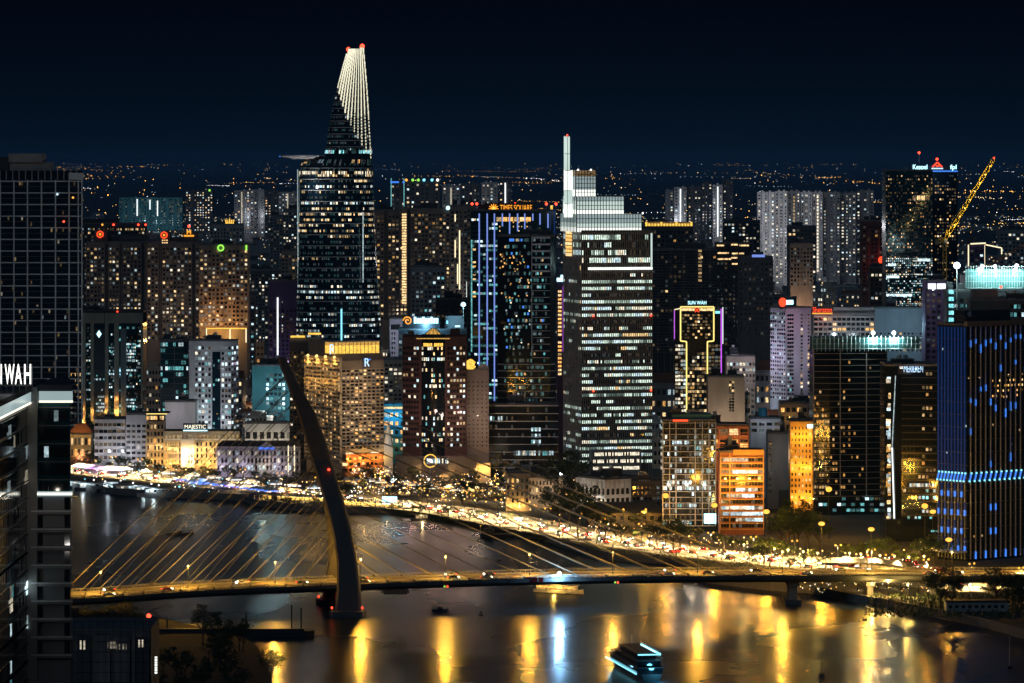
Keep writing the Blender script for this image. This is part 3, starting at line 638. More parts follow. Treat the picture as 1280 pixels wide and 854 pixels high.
b.body('glass'); b.slabs('R', 8, 8, b.h, out=.3, th=.4, m='ledge', name='floor_band'); b.wins('R', 26, 8, 4, b.h, 'teal', lit=.05, fw=.7, fh=.5, mode='row', dark='glass', runs=.4)
b.wins('R', 5, 3, b.z(556), b.z(533), 'cool', lit=1, fw=.85, fh=.6, u0=b.u(664), u1=b.u(676), cap=20); b.wins('R', 18, 1, b.z(570), b.z(563), 'cool', lit=.95, fw=.8, fh=.8, u0=b.u(642), u1=b.u(692), cap=30, off=.3); b.roof(plant=1)

# --- foreground left: dark residential tower with roof letters
Y0 = 820; X0 = wx(41, Y0)
FT = thing('residential_tower', 'nearest dark glass residential tower at the left edge with white roof letters and lit cornice', 'residential tower', (X0, Y0, 2))
def z2(y, Y=Y0): return wz(y, Y)-2
zc = wz(487, Y0)-2; w = wx(88, Y0)-X0
g = MB(); g.prism([(.9,0),(w,0),(w-3.1,26),(.9,26)], -2, zc, 'glass_teal'); g.build('main_block', FT)
g = MB(); g.box(-60, -.9, -62, 26, -2, zc-.2, 'glass_teal'); g.build('projecting_wing', FT)
g = MB(); g.box(-.9, .9, -1.2, 1, -2, zc-2, 'concrete'); g.box(-.9, .9, -.9, 26, zc-2, zc+.4, 'concrete'); g.build('corner_pier', FT)
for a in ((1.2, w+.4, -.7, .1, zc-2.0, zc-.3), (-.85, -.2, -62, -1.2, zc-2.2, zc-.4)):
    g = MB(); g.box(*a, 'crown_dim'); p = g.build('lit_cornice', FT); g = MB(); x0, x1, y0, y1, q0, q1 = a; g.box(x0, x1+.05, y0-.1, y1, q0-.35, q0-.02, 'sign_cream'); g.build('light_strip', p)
g = MB(); g.prism([(.9,-.6),(w+.4,-.6),(w-2.7,26),(.9,26)], zc-.28, zc+.9, 'roof_dark'); g.box(-60, -.2, -62.2, 26, zc-.38, zc+.7, 'roof_dark'); g.build('roof_slab', FT)
rr = random.Random(4); fl = 3.3; n = 0
for j in range(26):       # floors of the projecting wing and the main block
    zz = zc-3.2-fl*j
    g = MB(); g.box(-.9, -.72, -62, -1.3, zz-.25, zz, 'metal_dark'); g.build('floor_band', FT)
    low = zz < z2(617)
    for k in range(22):
        y = -3-k*2.7; lit = rr.random(); m = 'pane'
        if lit < .035: m = rr.choice(['c2','t1','n1','c1'])
        if lit > .9: continue
        g = MB() if k == 0 else g
        g.box(-.92, -.78, y-2.2, y, zz-2.6, zz-.5, m)
    g.build('window_row', FT)
    if not low:
        g = MB(); g.box(.95, w+.05, -.25, .05, zz-.2, zz, 'slab_dim'); g.build('floor_band', FT); g = MB()
        for k in range(6):
            lit = rr.random(); m = rr.choice(['led_blue','c2','c1']) if lit < .10 else 'pane'; u = 1.2+(w-1.5)*k/6
            if m == 'led_blue': g.box(u+.2, u+.5, -.18, .05, zz-2.2, zz-1.6, m)
            else: g.box(u, u+.8, -.18, .05, zz-2.6, zz-.6, m)
        g.build('window_row', FT)
zl = z2(617)
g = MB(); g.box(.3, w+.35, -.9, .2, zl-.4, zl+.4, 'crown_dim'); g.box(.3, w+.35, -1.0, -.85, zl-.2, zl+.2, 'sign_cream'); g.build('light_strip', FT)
g = MB(); g.box(.92, w+.1, -.35, .1, -2, zl-.46, 'grey_wall'); g.build('panel_wall', FT)
for j in range(9):
    zz = z2(640)-3.29*j
    g = MB(); g.box(-.2, w+.4, -1.1, .2, zz-.3, zz+.35, 'slab'); g.box(-.2, w+.4, -1.25, -1.05, zz+.1, zz+.35, 'ledge'); g.build('balcony', FT)
    for u0, u1 in ((1.0, 1.9), (w-1.05, w-.05)):
        g = MB(); g.box(u0, u1, -.5, -.3, zz+.5, zz+2.7, 'pane'); g.build('window', FT)
for (y, x, m) in ((735,33,'c3'),(735,38,'n3'),(757,13,'n2'),(776,35,'c2'),(610,10,'c1'),(596,32,'n1'),(565,33,'c1'),(540,11,'c1')):
    Yy = Y0-6; yq = (x-640)/FPX
    Yq = (X0-.95)/yq; z = z2(y, Yq)
    g = MB(); g.box(-.98, -.75, Yq-Y0-2.2, Yq-Y0+2.2, z-1.2, z+1.2, m); g.build('window', FT)
LY = 792; zb = wz(480, LY)-2
for ch, x in (('S',-31),('U',-17),('N',-2),('W',12),('A',23),('H',34.5)): text(ch, (12 if ch == 'W' else 8.5)*LY/FPX, 3.55, (wx(x, LY)-X0, LY-Y0, zb), 'sign_white', FT, rot=(pi/2,0,radians(8)), ext=.25, bold=.03)
g = MB(); g.box(wx(-40,LY)-X0, wx(40,LY)-X0, LY-Y0+.35, LY-Y0+.6, zb-.4, zb-.15, 'metal_dark'); g.box(wx(-40,LY)-X0, wx(40,LY)-X0, LY-Y0+.35, LY-Y0+.6, zb+1.7, zb+1.9, 'metal_dark')
for x in range(-40, 41, 8): g.box(wx(x,LY)-X0-.07, wx(x,LY)-X0+.07, LY-Y0+.4, LY-Y0+.55, zb-1.6, zb+3.4, 'metal_dark')
g.build('sign_frame', FT)
for (x, dy, p) in ((20,-4,500),(36,-4,400)): plight((wx(x, LY), LY-5, zb+3), (.9,.95,1), p*.3, .5)
plight((wx(66, Y0), Y0-9, zl+2), (1,.9,.75), 120, .3); plight((wx(66, Y0), Y0-30, wz(700,Y0)), (1,.95,.9), 600, .5)

# --- dark grid tower behind it
b = Bld('residential_tower', 'tall unlit residential tower with pale grid of slabs and columns behind the roof letters', 'residential tower', -45, 225, 2900, xr=103, depth=40, seed=9)
g = MB(); g.prism([(0,0),(b.L1,0),(b.L1-4.2,40),(0,40)], -3, b.h, 'glass'); b.part('wall', g); b.slabs('R', 23, b.z(560), b.z(226), out=.9, th=.75, m='ledge', name='floor_slab')
b.slabs('R', 46, b.z(560), b.z(226), out=.5, th=.3, m='slab_dim', one=True, name='mid_slabs')
b.cols('R', [b.u(x) for x in (-34,-17,0.5,17.5,34.5,52,69.5,86.5,98,102.5)], 4, b.h, out=1.1, w=.8, m='ledge')
b.wins('R', 52, 46, b.z(560), b.z(226), 'dim', lit=.03, fw=.7, fh=.6, cap=0, off=.2, dark='glass_blue')
b.wins('R', 4, 5, b.z(500), b.z(465), 'gold', lit=.75, fw=.6, fh=.5, u0=b.u(88), u1=b.u(102.5), cap=20, off=.4); b.wins('R', 4, 8, b.z(545), b.z(502), 'dim', lit=.5, fw=.6, fh=.5, u0=b.u(88), u1=b.u(102.5), cap=52, off=.4)
for k, (xa, xb, yt, yb) in enumerate(((10,52,192,203),(11,62,203,214),(12,64,214,226),(-45,9,196,226))): b.box('crown_block', b.u(xa), b.u(xb), 3+k*1.5, 28, b.z(yb)-.02, b.z(yt), 'concrete' if k < 3 else 'dark_wall')
g = MB(); g.box(0, b.L1, .2, .8, b.h, b.h+6, 'glass'); b.part('parapet', g); b.cols('R', [b.u(x) for x in range(-40, 100, 8)], b.h, b.h+6.4, out=.6, w=.6, m='slab', name='mullions', one=True)
b.box('parapet_panel', b.u(86), b.u(104.5), -1.4, .1, b.h+.1, b.h+4.6, 'ledge')
for x, y, m in ((72,243,'bulb_cool'),(91.5,247,'bulb_amber'),(80,277,'beacon'),(47,382,'n1')):
    g = MB(); g.ball((b.u(x), -1.8, b.z(y)), .7, m); b.part('lamp', g)

# --- blue-lit tower at right edge
b = Bld('office_tower', 'dark glass office tower with vivid blue vertical light fins at the right edge', 'office tower', 1209, 408, 2085, xl=1172, xr=1296, th=40, seed=10)
b.body('glass'); H = b.h
nl, nr_ = 9, 14
b.slabs('R', 18, 4, H, out=.2, th=.5, m='metal_dark', one=True, name='spandrels'); b.slabs('L', 18, 4, H, out=.2, th=.5, m='metal_dark', one=True, name='spandrels')
ZZ0, ZZ1 = b.z(603), b.z(591)
def finset(face, L, n):
    for k in range(n):
        u = L*(k+.6)/n; g = MB(); b.fbox(g, face, u-.12, u+.12, 1, ZZ0, .6, 'slab'); b.fbox(g, face, u-.12, u+.12, ZZ1, H, .6, 'metal_dark' if face == 'L' else 'slab'); p = b.part('fin', g)
        g = MB()
        sh = 1.5 if face == 'R' else 1.4
        for q in range(6):   # kinked joint in the fin
            t = q/6; uu = u+(sh*(t-.5) if face == 'R' else -sh*(t-.5)); z = ZZ0+(ZZ1-ZZ0)*t
            b.fbox(g, face, uu-.22, uu+.22, z, z+(ZZ1-ZZ0)/6+.05, .75, 'led_cyan' if q in (0, 5) else 'led_blue')
        if face == 'L':
            b.fbox(g, face, u-.2, u+.2, ZZ1, H-.5, .7, 'led_blue_dim')
            for y, st in ((622, k % 2), (645, (k+1) % 2), (668, k % 2), (690, (k+1) % 2)):
                if st: b.fbox(g, face, u-.34, u+.34, b.z(y), b.z(y-7), .72, 'led_blue'); b.fbox(g, face, u-.26, u+.26, b.z(y-7), b.z(y-17), .68, 'led_blue_dim')
        else:
            y = b.r.choice([408, 412])
            for q in range(b.r.choice([1,2,2,3])):
                l = b.r.choice([18,26,34]); b.fbox(g, face, u-.12, u+.12, b.z(y+l), b.z(y+l*.68), .72, 'led_blue'); b.fbox(g, face, u-.11, u+.11, b.z(y+l*.68), b.z(y), .68, 'led_blue_dim'); y += l+b.r.choice([14,30,52])
            if k % 2: b.fbox(g, face, u-.22, u+.22, 1, b.z(690), .72, 'led_blue')
            if k in (4, 5):
                for y in (640, 670): b.fbox(g, face, u-.15, u+.15, b.z(y), b.z(y-8), .72, 'led_blue')
        b.part('light_strip', g, parent=p)
finset('L', b.L2, nl); finset('R', b.L1, nr_)
b.wins('R', 26, 30, 10, H-3, 'warm', lit=.025, fw=.4, fh=.3, cap=0, dark=None); b.wins('L', 14, 30, 10, H-3, 'cool', lit=.03, fw=.4, fh=.3, cap=0, dark=None)
b.wins('R', 26, 5, b.z(500), b.z(468), 'amber', lit=.35, fw=.5, fh=.4, u0=b.L1*.35, cap=40, dark=None)
b.roof(plant=3, m='dark_wall'); b.box('plant_room', b.L1*.1, b.L1*.75, 6, b.L2-6, H, H+7, 'dark_wall'); b.box('roof_slab', -1, b.L1, -1, 1.2, H+.01, H+2.2, 'slab_dim')
g = MB(); b.fbox(g, 'L', 0, b.L2+9, 4.2, 5, 7, 'ledge', inn=0); b.part('entrance_canopy', g)
# ------------------------------------------------------------------ other buildings of the river front
def washer(b, face, us, z, out, col, power, rad=.4):
    for u in us: plight((u, -out, z) if face == 'R' else (-out, u, z), col, power, rad, parent=b.root, name='wall_washer')
GOLD = (1, .55, .13)
# twin-framed office block
b = Bld('office_building', 'dark blue glass office block with beige portal frames and gold uplit columns', 'office building', 103, 390, 3060, xr=179, depth=30, seed=20)
b.body('glass_teal'); H = b.h; b.wins('R', 22, 32, 8, b.z(408), 'teal', lit=.35, fw=.9, fh=.8, cap=0, dark=None, off=.1, rowlit=[.0,.05,.1]); plight((b.L1*.5, -45, 40), (.4,.8,1), 6000, 2, parent=b.root)
for x0, x1, d in ((103,130.5,1.6),(131.5,179,2.2)): b.box('portal_frame', b.u(x0), b.u(x1), -d, 29.8, b.z(404), b.z(391), 'beige')
for x0, x1, zb in ((103,107,530),(113.5,117.5,533),(131.5,135.5,519),(143,149,517),(176.5,179,520)):
    b.box('column', b.u(x0), b.u(x1), -1.9, .02, 2, b.z(404), 'beige')
    if x0 < 150: washer(b, 'R', [b.u((x0+x1)/2)], b.z(zb)+1.5, 3.6, GOLD, 1500, .3); washer(b, 'R', [b.u((x0+x1)/2)], b.z(zb)+10, 3.2, GOLD, 350, .3)
b.box('louvre_panel', b.u(118), b.u(131), -1.2, .02, 6, b.z(411), 'dark_wall'); b.box('louvre_panel', b.u(151), b.u(158), -1.0, .02, 6, b.z(411), 'grey_wall')
g = MB()
for k in range(14): u = b.u(118+k*1.1); g.box(u-.12, u+.12, -1.4, -1.18, 8, b.z(462), 'slab_dim')
b.part('louvre_slats', g)
g = MB(); cx, cz = b.u(124), b.z(417.5); g.face([(cx-1.7,-1.5,cz),(cx,-1.5,cz-2.6),(cx+1.7,-1.5,cz),(cx,-1.5,cz+2.6)], 'sign_cyan'); g.box(cx-.5,cx+.5,-1.45,-1.2,cz-.5,cz+.5,'steel'); b.part('diamond_sign', g)
b.wins('R', 4, 30, b.z(530), b.z(408), 'cool', lit=.18, u0=b.u(108), u1=b.u(113), rowlit=[0,0,.1,.9], mode='ind', cap=40, dark='glass')
b.wins('R', 6, 24, b.z(520), b.z(415), 'cool', lit=.2, u0=b.u(118), u1=b.u(131), rowlit=[0,.05,.1,.8], cap=60, off=1.35, dark=None)
b.wins('R', 6, 22, b.z(510), b.z(420), 'cool', lit=.4, u0=b.u(158), u1=b.u(170), rowlit=[0,0,.95,.6], mode='row', off=1.15, dark='pane')
b.wins('R', 3, 26, b.z(515), b.z(408), 'cool', lit=.2, u0=b.u(136), u1=b.u(143), rowlit=[0,.05,.5], cap=60, dark='glass'); b.wins('R', 3, 26, b.z(515), b.z(408), 'cool', lit=.2, u0=b.u(170), u1=b.u(176), rowlit=[0,.05,.4], cap=60, dark='glass')
b.roof(plant=1); g = MB(); g.ball((b.u(147),-1.5,b.z(389.5)),.5,'beacon'); b.part('beacon', g)
# teal glass + white grid
b = Bld('office_building', 'teal glass office block beside the white grid building', 'office building', 200, 427, 2960, xr=236, depth=28, seed=21)
b.body('glass_teal'); b.wins('R', 11, 16, 4, b.h, 'teal', lit=.35, fw=.85, fh=.6, rowlit=[.2,.5,.7,.3], runs=.5, mode='row', dark='glass_teal'); b.slabs('R', 16, 4, b.h, out=.25, th=.3, m='slab_dim', one=True, name='spandrels'); b.roof(plant=2); b.cols('R', [.3, b.L1*.5, b.L1-.3], 4, b.h, out=.35, w=.4, m='slab_dim')
b = Bld('hotel', 'white office block with a square window grid and a dark glass stripe', 'office building', 289, 427, 2940, xl=236.5, xr=298, th=78, seed=22)
b.body('white_wall'); zt, zb_ = b.z(432), b.z(545)
def vv(x): return b.v(x)
b.wins('L', 5, 17, zb_, zt, 'cool', lit=.5, fw=.62, fh=.55, u0=vv(264), u1=vv(243.5)); b.wins('L', 3, 17, zb_, zt, 'cool', lit=.45, fw=.62, fh=.55, u0=vv(289), u1=vv(276.5)); b.wins('R', 3, 17, zb_, zt, 'cool', lit=.5, fw=.6, fh=.5)
g = MB(); b.fbox(g, 'L', vv(275.5), vv(265.5), 5, b.z(440), .3, 'glass_blue'); b.part('glass_stripe', g); b.wins('L', 3, 16, 6, b.z(448), 'teal', lit=.2, u0=vv(275), u1=vv(266), off=.42, dark=None); b.roof(plant=2)
washer(b, 'L', [vv(280), vv(250)], 14, 16, (.85,.9,1), 3500, 1); washer(b, 'L', [vv(265)], 50, 26, (.9,.9,1), 3500, 1)
# plain low white block with balconies
b = Bld('apartment_block', 'low white modern block with long balcony rows near the quay', 'apartment block', 118, 525, 2740, xr=157, depth=20, seed=23)
b.body('white_wall'); b.wins('R', 7, 6, 3, b.h-1, 'dim', lit=.25, fw=.8, fh=.5); b.slabs('R', 6, 3, b.h-.6, out=1.1, th=.3, m='white_wall', rail=.9); b.roof(plant=1); washer(b, 'R', [8, 16], 8, 14, (.9,.9,1), 2600, .6)
b = Bld('apartment_block', 'narrow white stair block with a taller roof beside the balcony block', 'apartment block', 157.5, 519, 2738, xr=183, depth=20, seed=24)
b.body('white_wall'); b.wins('R', 4, 7, 3, b.h-5, 'dim', lit=.2, fw=.7, fh=.5); b.roof(plant=1); washer(b, 'R', [6], 10, 14, (.9,.9,1), 2200, .6)
# rooftop bar and the cream colonial hotel
b = Bld('hotel', 'golden floodlit corner hotel wing with rooftop bar and arched balconies', 'hotel', 183, 527, 2700, xr=205, depth=16, seed=25)
b.body('cream'); b.wins('R', 5, 6, 3, b.h-1, 'gold', lit=.35, fw=.45, fh=.55, cap=40); b.slabs('R', 6, 3, b.h, out=.9, th=.3, m='cream')
b.cols('R', [b.L1*k/5 for k in range(6)], 3, b.h, out=.6, w=.4, m='cream'); b.box('bar_pavilion', 1, b.L1, 1, 12, b.h, b.h+5, 'black_wall'); b.wins('R', 8, 1, b.h+.8, b.h+3.6, 'gold', lit=.9, cap=60, off=-.85, fw=.8, fh=.8)
b.box('bar_canopy', -.5, b.L1+3, -1, 13, b.h+5, b.h+5.6, 'roof_dark'); g = MB(); g.box(0, b.L1+2, -.9, -.7, b.h+4.4, b.h+4.9, 'led_yellow'); b.part('light_strip', g); washer(b, 'R', [3, 8], 6, 3.4, GOLD, 900, .3); washer(b, 'R', [2.5, 6, 9], 14, 3.4, (1,.62,.25), 700, .3)
b = Bld('hotel', 'cream colonial hotel floodlit in gold with curved facade and rooftop letters', 'hotel', 205.5, 539, 2690, xr=300, depth=22, seed=26)
b.body('cream'); H = b.h
secs = ((206,226),(226.5,243),(243.5,300))
b.wins('R', 8, 4, 4, H-6, 'amber', lit=.25, fw=.42, fh=.6, u0=.5, u1=b.u(226)); b.wins('R', 5, 4, 4, H-6, 'white', lit=.5, fw=.4, fh=.6, u0=b.u(227), u1=b.u(243)); b.wins('R', 10, 4, 4, H-6, 'amber', lit=.3, fw=.42, fh=.6, u0=b.u(244), u1=b.L1-.5)
b.slabs('R', 4, 4, H-6, out=.7, th=.35, m='cream'); b.cols('R', [b.L1*k/22 for k in range(23)], 4, H-6, out=.45, w=.4, m='cream', one=True)
b.box('cornice', -.6, b.L1+.6, -1.1, 2, H-5.4, H-4.6, 'white_wall'); g = MB()
for k in range(20): u = b.L1*(k+.5)/20; g.tube((u,.3,H-4.5),(u,-.25,H-2.2),1.0,'cream',10,.9); g.tube((u,-.2,H-3.2),(u,-.36,H-3.2),.55,'w3' if b.r.random() < .35 else 'pane',8)
b.part('dormer_row', g); b.box('mansard_roof', 0, b.L1, 1, 20, H-4.6, H, 'roof_dark')
b.box('sign_frame', b.u(229), b.u(259), 2, 2.5, H, H+4.6, 'black_wall'); text('MAJESTIC', b.u(257)-b.u(230.5), 2.3, (b.u(243.7), 1.8, H+1.4), 'sign_cream', b.root); g = MB(); g.box(b.u(229), b.u(259), .5, 1.3, H-.2, H+.6, 'sign_cyan'); b.part('light_strip', g)
b.box('entrance_bay', b.u(226.5), b.u(243), -2.2, -1.2, 2, H-5, 'white_wall'); b.wins('R', 4, 4, 4, H-6, 'white', lit=.55, fw=.4, fh=.55, u0=b.u(227.5), u1=b.u(242), off=2.35)
washer(b, 'R', [b.L1*k/9+2 for k in range(9)], 5, 3.6, GOLD, 1500, .3); washer(b, 'R', [b.L1*k/9+3 for k in range(9)], 13, 3.4, (1,.62,.2), 1200, .3); washer(b, 'R', [b.u(235)-3, b.u(235)+3], 9, 5.6, (1,.93,.75), 900, .4); washer(b, 'R', [b.L1*k/6+2 for k in range(6)], H-3, 4, (1,.9,.7), 160, .3)
b = Bld('building', 'blank white block with a flat roof behind the golden hotel', 'building', 206, 503, 2800, xr=244, depth=20, seed=27); b.body('white_wall'); b.roof(plant=2); b.wins('R', 5, 4, 4, 20, 'dim', lit=.1, cap=30); washer(b, 'R', [8], b.h-6, 20, (.9,.86,.95), 5000, 1)
b = Bld('colonial_building', 'pale violet lit colonial building with central pediment and columns', 'colonial building', 271, 560, 2640, xr=374, depth=18, seed=28)
b.body('lilac_wall'); H = b.h; b.wins('R', 22, 3, 3.5, H-1, 'white', lit=.3, fw=.42, fh=.6); b.cols('R', [b.L1*k/22 for k in range(23)], 2, H, out=.5, w=.5, m='white_wall', one=True); b.box('cornice', -.4, b.L1+.4, -.9, 1, H, H+.8, 'white_wall')
g = MB(); g.prism([(0,1),(b.L1,1),(b.L1,17),(0,17)], H+.82, H+1.4, 'roof_dark'); g.loft([[(0,1,H+1.4),(b.L1,1,H+1.4),(b.L1,17,H+1.4),(0,17,H+1.4)],[(3,6,H+3.6),(b.L1-3,6,H+3.6),(b.L1-3,12,H+3.6),(3,12,H+3.6)]], 'roof_dark'); b.part('roof', g)
g = MB(); xa, xb = b.u(322), b.u(345); i0 = len(g.v)
g.face([(xa,-1.6,H),(xb,-1.6,H),((xa+xb)/2,-1.6,H+4)], 'white_wall'); g.face([(xa,-1.6,H),((xa+xb)/2,-1.6,H+4),((xa+xb)/2,4,H+4),(xa,4,H)], 'roof_dark'); g.face([(xb,-1.6,H),(xb,4,H),((xa+xb)/2,4,H+4),((xa+xb)/2,-1.6,H+4)], 'roof_dark'); b.part('pediment', g)
g = MB(); g.box(xa+1, xb-1, -1.9, -1.6, H-.6, H+.3, 'screen_blue'); b.part('light_strip', g); washer(b, 'R', [3, 16, 36], 6, 5, (.9,.78,1), 1100, .3); washer(b, 'R', [b.u(333)], 7, 5, (1,.85,.5), 900, .3)
g = MB()
for x in (361,368.5): g.tube((b.u(x),-5,2),(b.u(x),-5,b.z(556)),.3,'led_warm',6)
b.part('light_mast', g)
b = Bld('building', 'white low podium with dark openings below the teal blank block', 'building', 306, 530, 2790, xr=366, depth=18, seed=29); b.body('white_wall'); b.wins('R', 7, 2, 3, b.h-3, 'dim', lit=.2, fw=.6, fh=.5, cap=30); b.roof(plant=0, m='white_wall'); washer(b, 'R', [8, 22], 9, 12, (1,.85,.6), 3500, .5)
b = Bld('office_building', 'plain teal block with a small window patch beside the bridge pylon', 'office building', 315, 458, 2860, xr=366, depth=22, seed=30); b.body('teal_wall'); b.wins('R', 5, 10, b.z(525), b.z(466), 'teal', lit=.3, fw=.6, fh=.6, u0=b.u(332), u1=b.u(357), rowlit=[.1,.2,.95,.1]); b.roof(plant=2); washer(b, 'R', [8, 20], 40, 28, (.5,.9,1), 9000, 1)
b = Bld('pavilion', 'yellow lit pavilion with hipped roof between trees at left', 'pavilion', 88, 541, 2780, xr=114, depth=12, seed=31); b.body('cream'); H = b.h
g = MB(); g.loft([[(-1,-1,H),(b.L1+1,-1,H),(b.L1+1,13,H),(-1,13,H)],[(3.5,5,H+5.5),(b.L1-3.5,5,H+5.5),(b.L1-3.5,7,H+5.5),(3.5,7,H+5.5)]], 'roof_tile'); b.part('roof', g); b.wins('R', 6, 2, 2, H-2, 'gold', lit=.4, fw=.5, fh=.6); washer(b, 'R', [3, 9], H+5, 5, GOLD, 1500, .3); washer(b, 'R', [6], 4, 5, GOLD, 900, .3)
# twin hotel: balconies left, plain right
b = Bld('hotel', 'golden riverside hotel with uplit balcony rows and a glass pool pavilion on the roof', 'hotel', 427, 451, 2650, xl=383, xr=480, th=32, seed=33)
b.body('tan_wall'); H = b.h; nr = 23; z0 = b.z(562)
b.wins('L', 9, 25, z0-6, b.z(451), 'gold', lit=.42, fw=.5, fh=.55, cap=100); b.slabs('L', 25, z0-6, b.z(451), out=1.5, th=.35, m='cream', rail=.8, one=False)
b.cols('L', [b.L2*k/9 for k in range(10)], z0-8, b.z(449), out=1.4, w=.45, m='cream')
b.n = 0
b.wins('R', 10, 23, z0, b.z(462), 'gold', lit=.22, fw=.58, fh=.5, cap=100, rowlit=[.1,.2,.35,.45]); b.slabs('R', 23, z0, b.z(462), out=.22, th=.4, m='beige', name='floor_band')
b.box('upper_block', b.u(427)+.5, b.L1-.2, .8, b.L2-1, H, b.z(443), 'brown_wall'); b.box('rear_block', 1, b.u(450), 5, b.L2-1, H-.02, b.z(428), 'brown_wall')
g = MB(); b.fbox(g, 'L', 0, b.L2, b.z(450.5), b.z(447), 1.9, 'cream', inn=-.1); b.part('cornice', g)
washer(b, 'L', [b.L2*(k+.5)/4 for k in range(4)], b.z(449)-2, 2.6, GOLD, 900, .4)
for k in range(4):
    g = MB(); g.ball((-1.9, b.L2*(k+.5)/4, b.z(447)), .8, 'lamp_warm'); b.part('flood_lamp', g)
washer(b, 'L', [b.L2*(k+.5)/4 for k in range(4)], b.z(480), 5, GOLD, 900, .5); washer(b, 'R', [4, 12, 20], b.z(520), 16, (1,.72,.4), 2600, 1); washer(b, 'R', [4, 12, 20], b.z(475), 16, (1,.7,.4), 2000, 1)
zz0, zz1 = b.z(442.5), b.z(427); g = MB(); g.box(b.u(421), b.L1-1.5, 3, 14, zz0, zz1-2.6, 'gold'); g.box(b.u(421), b.L1-1.5, 3, 14, zz1-2.6, zz1-.6, 'gold_dim'); p = b.part('pool_pavilion', g)
g = MB()
for k in range(13): u = b.u(421)+(b.L1-1.5-b.u(421))*k/12; g.box(u-.12,u+.12,2.7,2.95,zz0,zz1,'metal_dark')
g.box(b.u(420), b.L1-1, 2.5, 15, zz1-.6, zz1, 'slab'); b.part('frame', g, parent=p)
text('R', 3.6, 6.0, (b.u(414)+3, 4.2, b.z(443)), 'sign_blue', b.root); text('R', 3.4, 5.0, (b.u(458), -.5, b.z(459)), 'sign_blue', b.root); b.box('sign_panel', b.u(453), b.u(463.5), -.35, .1, b.z(461), b.z(447.5), 'brown_wall'); g = MB(); g.box(b.u(454), b.u(463), -.6, -.4, b.z(451), b.z(449.6), 'led_blue'); b.part('light_strip', g)
b.box('podium', 1, b.L1+1, -3, 12, -1, b.z(568), 'terracotta'); washer(b, 'R', [4, 13, 22], 10, 6, (1,.5,.08), 3200, .4); b.wins('R', 10, 3, 2, b.z(570), 'amber', lit=.5, off=3.15, cap=0)
b.box('canopy', 0, b.L1+2, -5, -3, b.z(566), b.z(562), 'cream'); g = MB(); b.fbox(g, 'R', 3, 8, z0-3.5, z0-1.2, .4, 'n3'); b.fbox(g, 'R', b.L1-9, b.L1-3, z0-3.5, z0-1.2, .4, 'n3'); b.part('lit_opening', g)
b = Bld('hotel', 'dark stepped side block with small warm windows left of the golden hotel', 'hotel', 362, 428, 2700, xr=385, depth=22, seed=34); b.body('dark_wall'); b.wins('R', 5, 26, 6, b.h-5, 'warm', lit=.12, cap=80); b.roof(plant=1)
for y, x0, x1 in ((421,363,381),(417.5,385,401)):
    g = MB(); g.box(b.u(x0), b.u(x1), 2, 3, b.z(y+1.2), b.z(y-1.2), 'gold'); b.part('light_strip', g)
b.box('roof_hall', b.u(362), b.u(402), 3, 18, b.h, b.z(423), 'grey_wall')
# dark tower with white light strip, left of the tallest tower
b = Bld('residential_tower', 'dark violet tower with a white vertical light strip left of the golden hotel', 'residential tower', 336, 352, 3020, xr=372, depth=24, seed=35); b.body('purple_wall'); b.wins('R', 7, 28, 6, b.z(386), 'dim', lit=.06, fw=.55, fh=.5, cap=80); b.slabs('R', 28, 6, b.z(386), out=.25, th=.3, m='purple_wall', one=True, name='spandrels')
g = MB(); b.fbox(g, 'R', b.u(346.2), b.u(348), b.z(444), b.z(372), .5, 'white_tube'); b.part('light_strip', g); b.wins('R', 1, 12, b.z(420), b.z(376), 'white', lit=.4, u0=b.u(352), u1=b.u(354), cap=90); b.roof(plant=2, m='black_wall'); washer(b, 'R', [12], 50, 24, (.8,.6,1), 3500, 1)
# white slab tower and its neighbours
b = Bld('apartment_block', 'slim pale lilac slab tower behind the golden hotel roof', 'apartment block', 487, 399, 2950, xr=508, depth=18, seed=36); b.body('lilac_wall'); b.wins('R', 2, 14, 30, b.h-8, 'dim', lit=.2, u0=1, u1=4, cap=30); g = MB(); b.fbox(g, 'R', b.u(488.5), b.u(500), b.h-7, b.h-3.5, .2, 'glass_blue'); b.part('window', g); b.roof(plant=0); washer(b, 'R', [6], b.h-10, 24, (.8,.85,1), 8000, 1)
b = Bld('office_building', 'dark blue office block carrying a bright cyan rooftop sign with an orange swirl', 'office building', 498, 413, 2900, xr=583, depth=30, seed=37); b.body('dark_wall'); b.wins('R', 16, 12, 30, b.h-2, 'cool', lit=.12, cap=60); H = b.h
b.box('sign_frame', b.u(503), b.u(550), 2, 2.4, H, b.z(396), 'metal_dark')
for k in range(9):
    u = b.u(517)+(b.u(548)-b.u(517))*(k+.5)/9; g = MB(); hh = 3.4 if k % 3 else 4.2; g.box(u-.75, u+.75, 1.2, 1.9, b.z(404.5), b.z(404.5)+hh, 'sign_cyan'); b.part('sign_letter', g)
g = MB(); cx, cz = b.u(509.5), b.z(401.5)
for k in range(26):
    t0, t1 = k*.36, (k+1)*.36; r0, r1 = .5+k*.095, .5+(k+1)*.095; g.tube((cx+r0*cos(t0),1.4,cz+r0*sin(t0)),(cx+r1*cos(t1),1.4,cz+r1*sin(t1)),.42,'sign_orange',5)
b.part('swirl_emblem', g); plight((b.root.location[0]+b.u(532), b.Y-6, b.z(400)), (.25,.68,1), 22000, 1.5); b.roof(plant=2); b.box('plant_room', b.u(556), b.u(580), 6, 20, H, H+9, 'grey_wall')
for x, y, m in ((559,404,'led_cyan'),(572,408,'sign_cyan')):
    g = MB(); g.box(b.u(x)-(1.6 if x > 570 else .6), b.u(x)+(1.6 if x > 570 else .6), .4, .8, b.z(y)-.5, b.z(y)+(.5 if x > 570 else 1.6), m); b.part('roof_lamp', g)
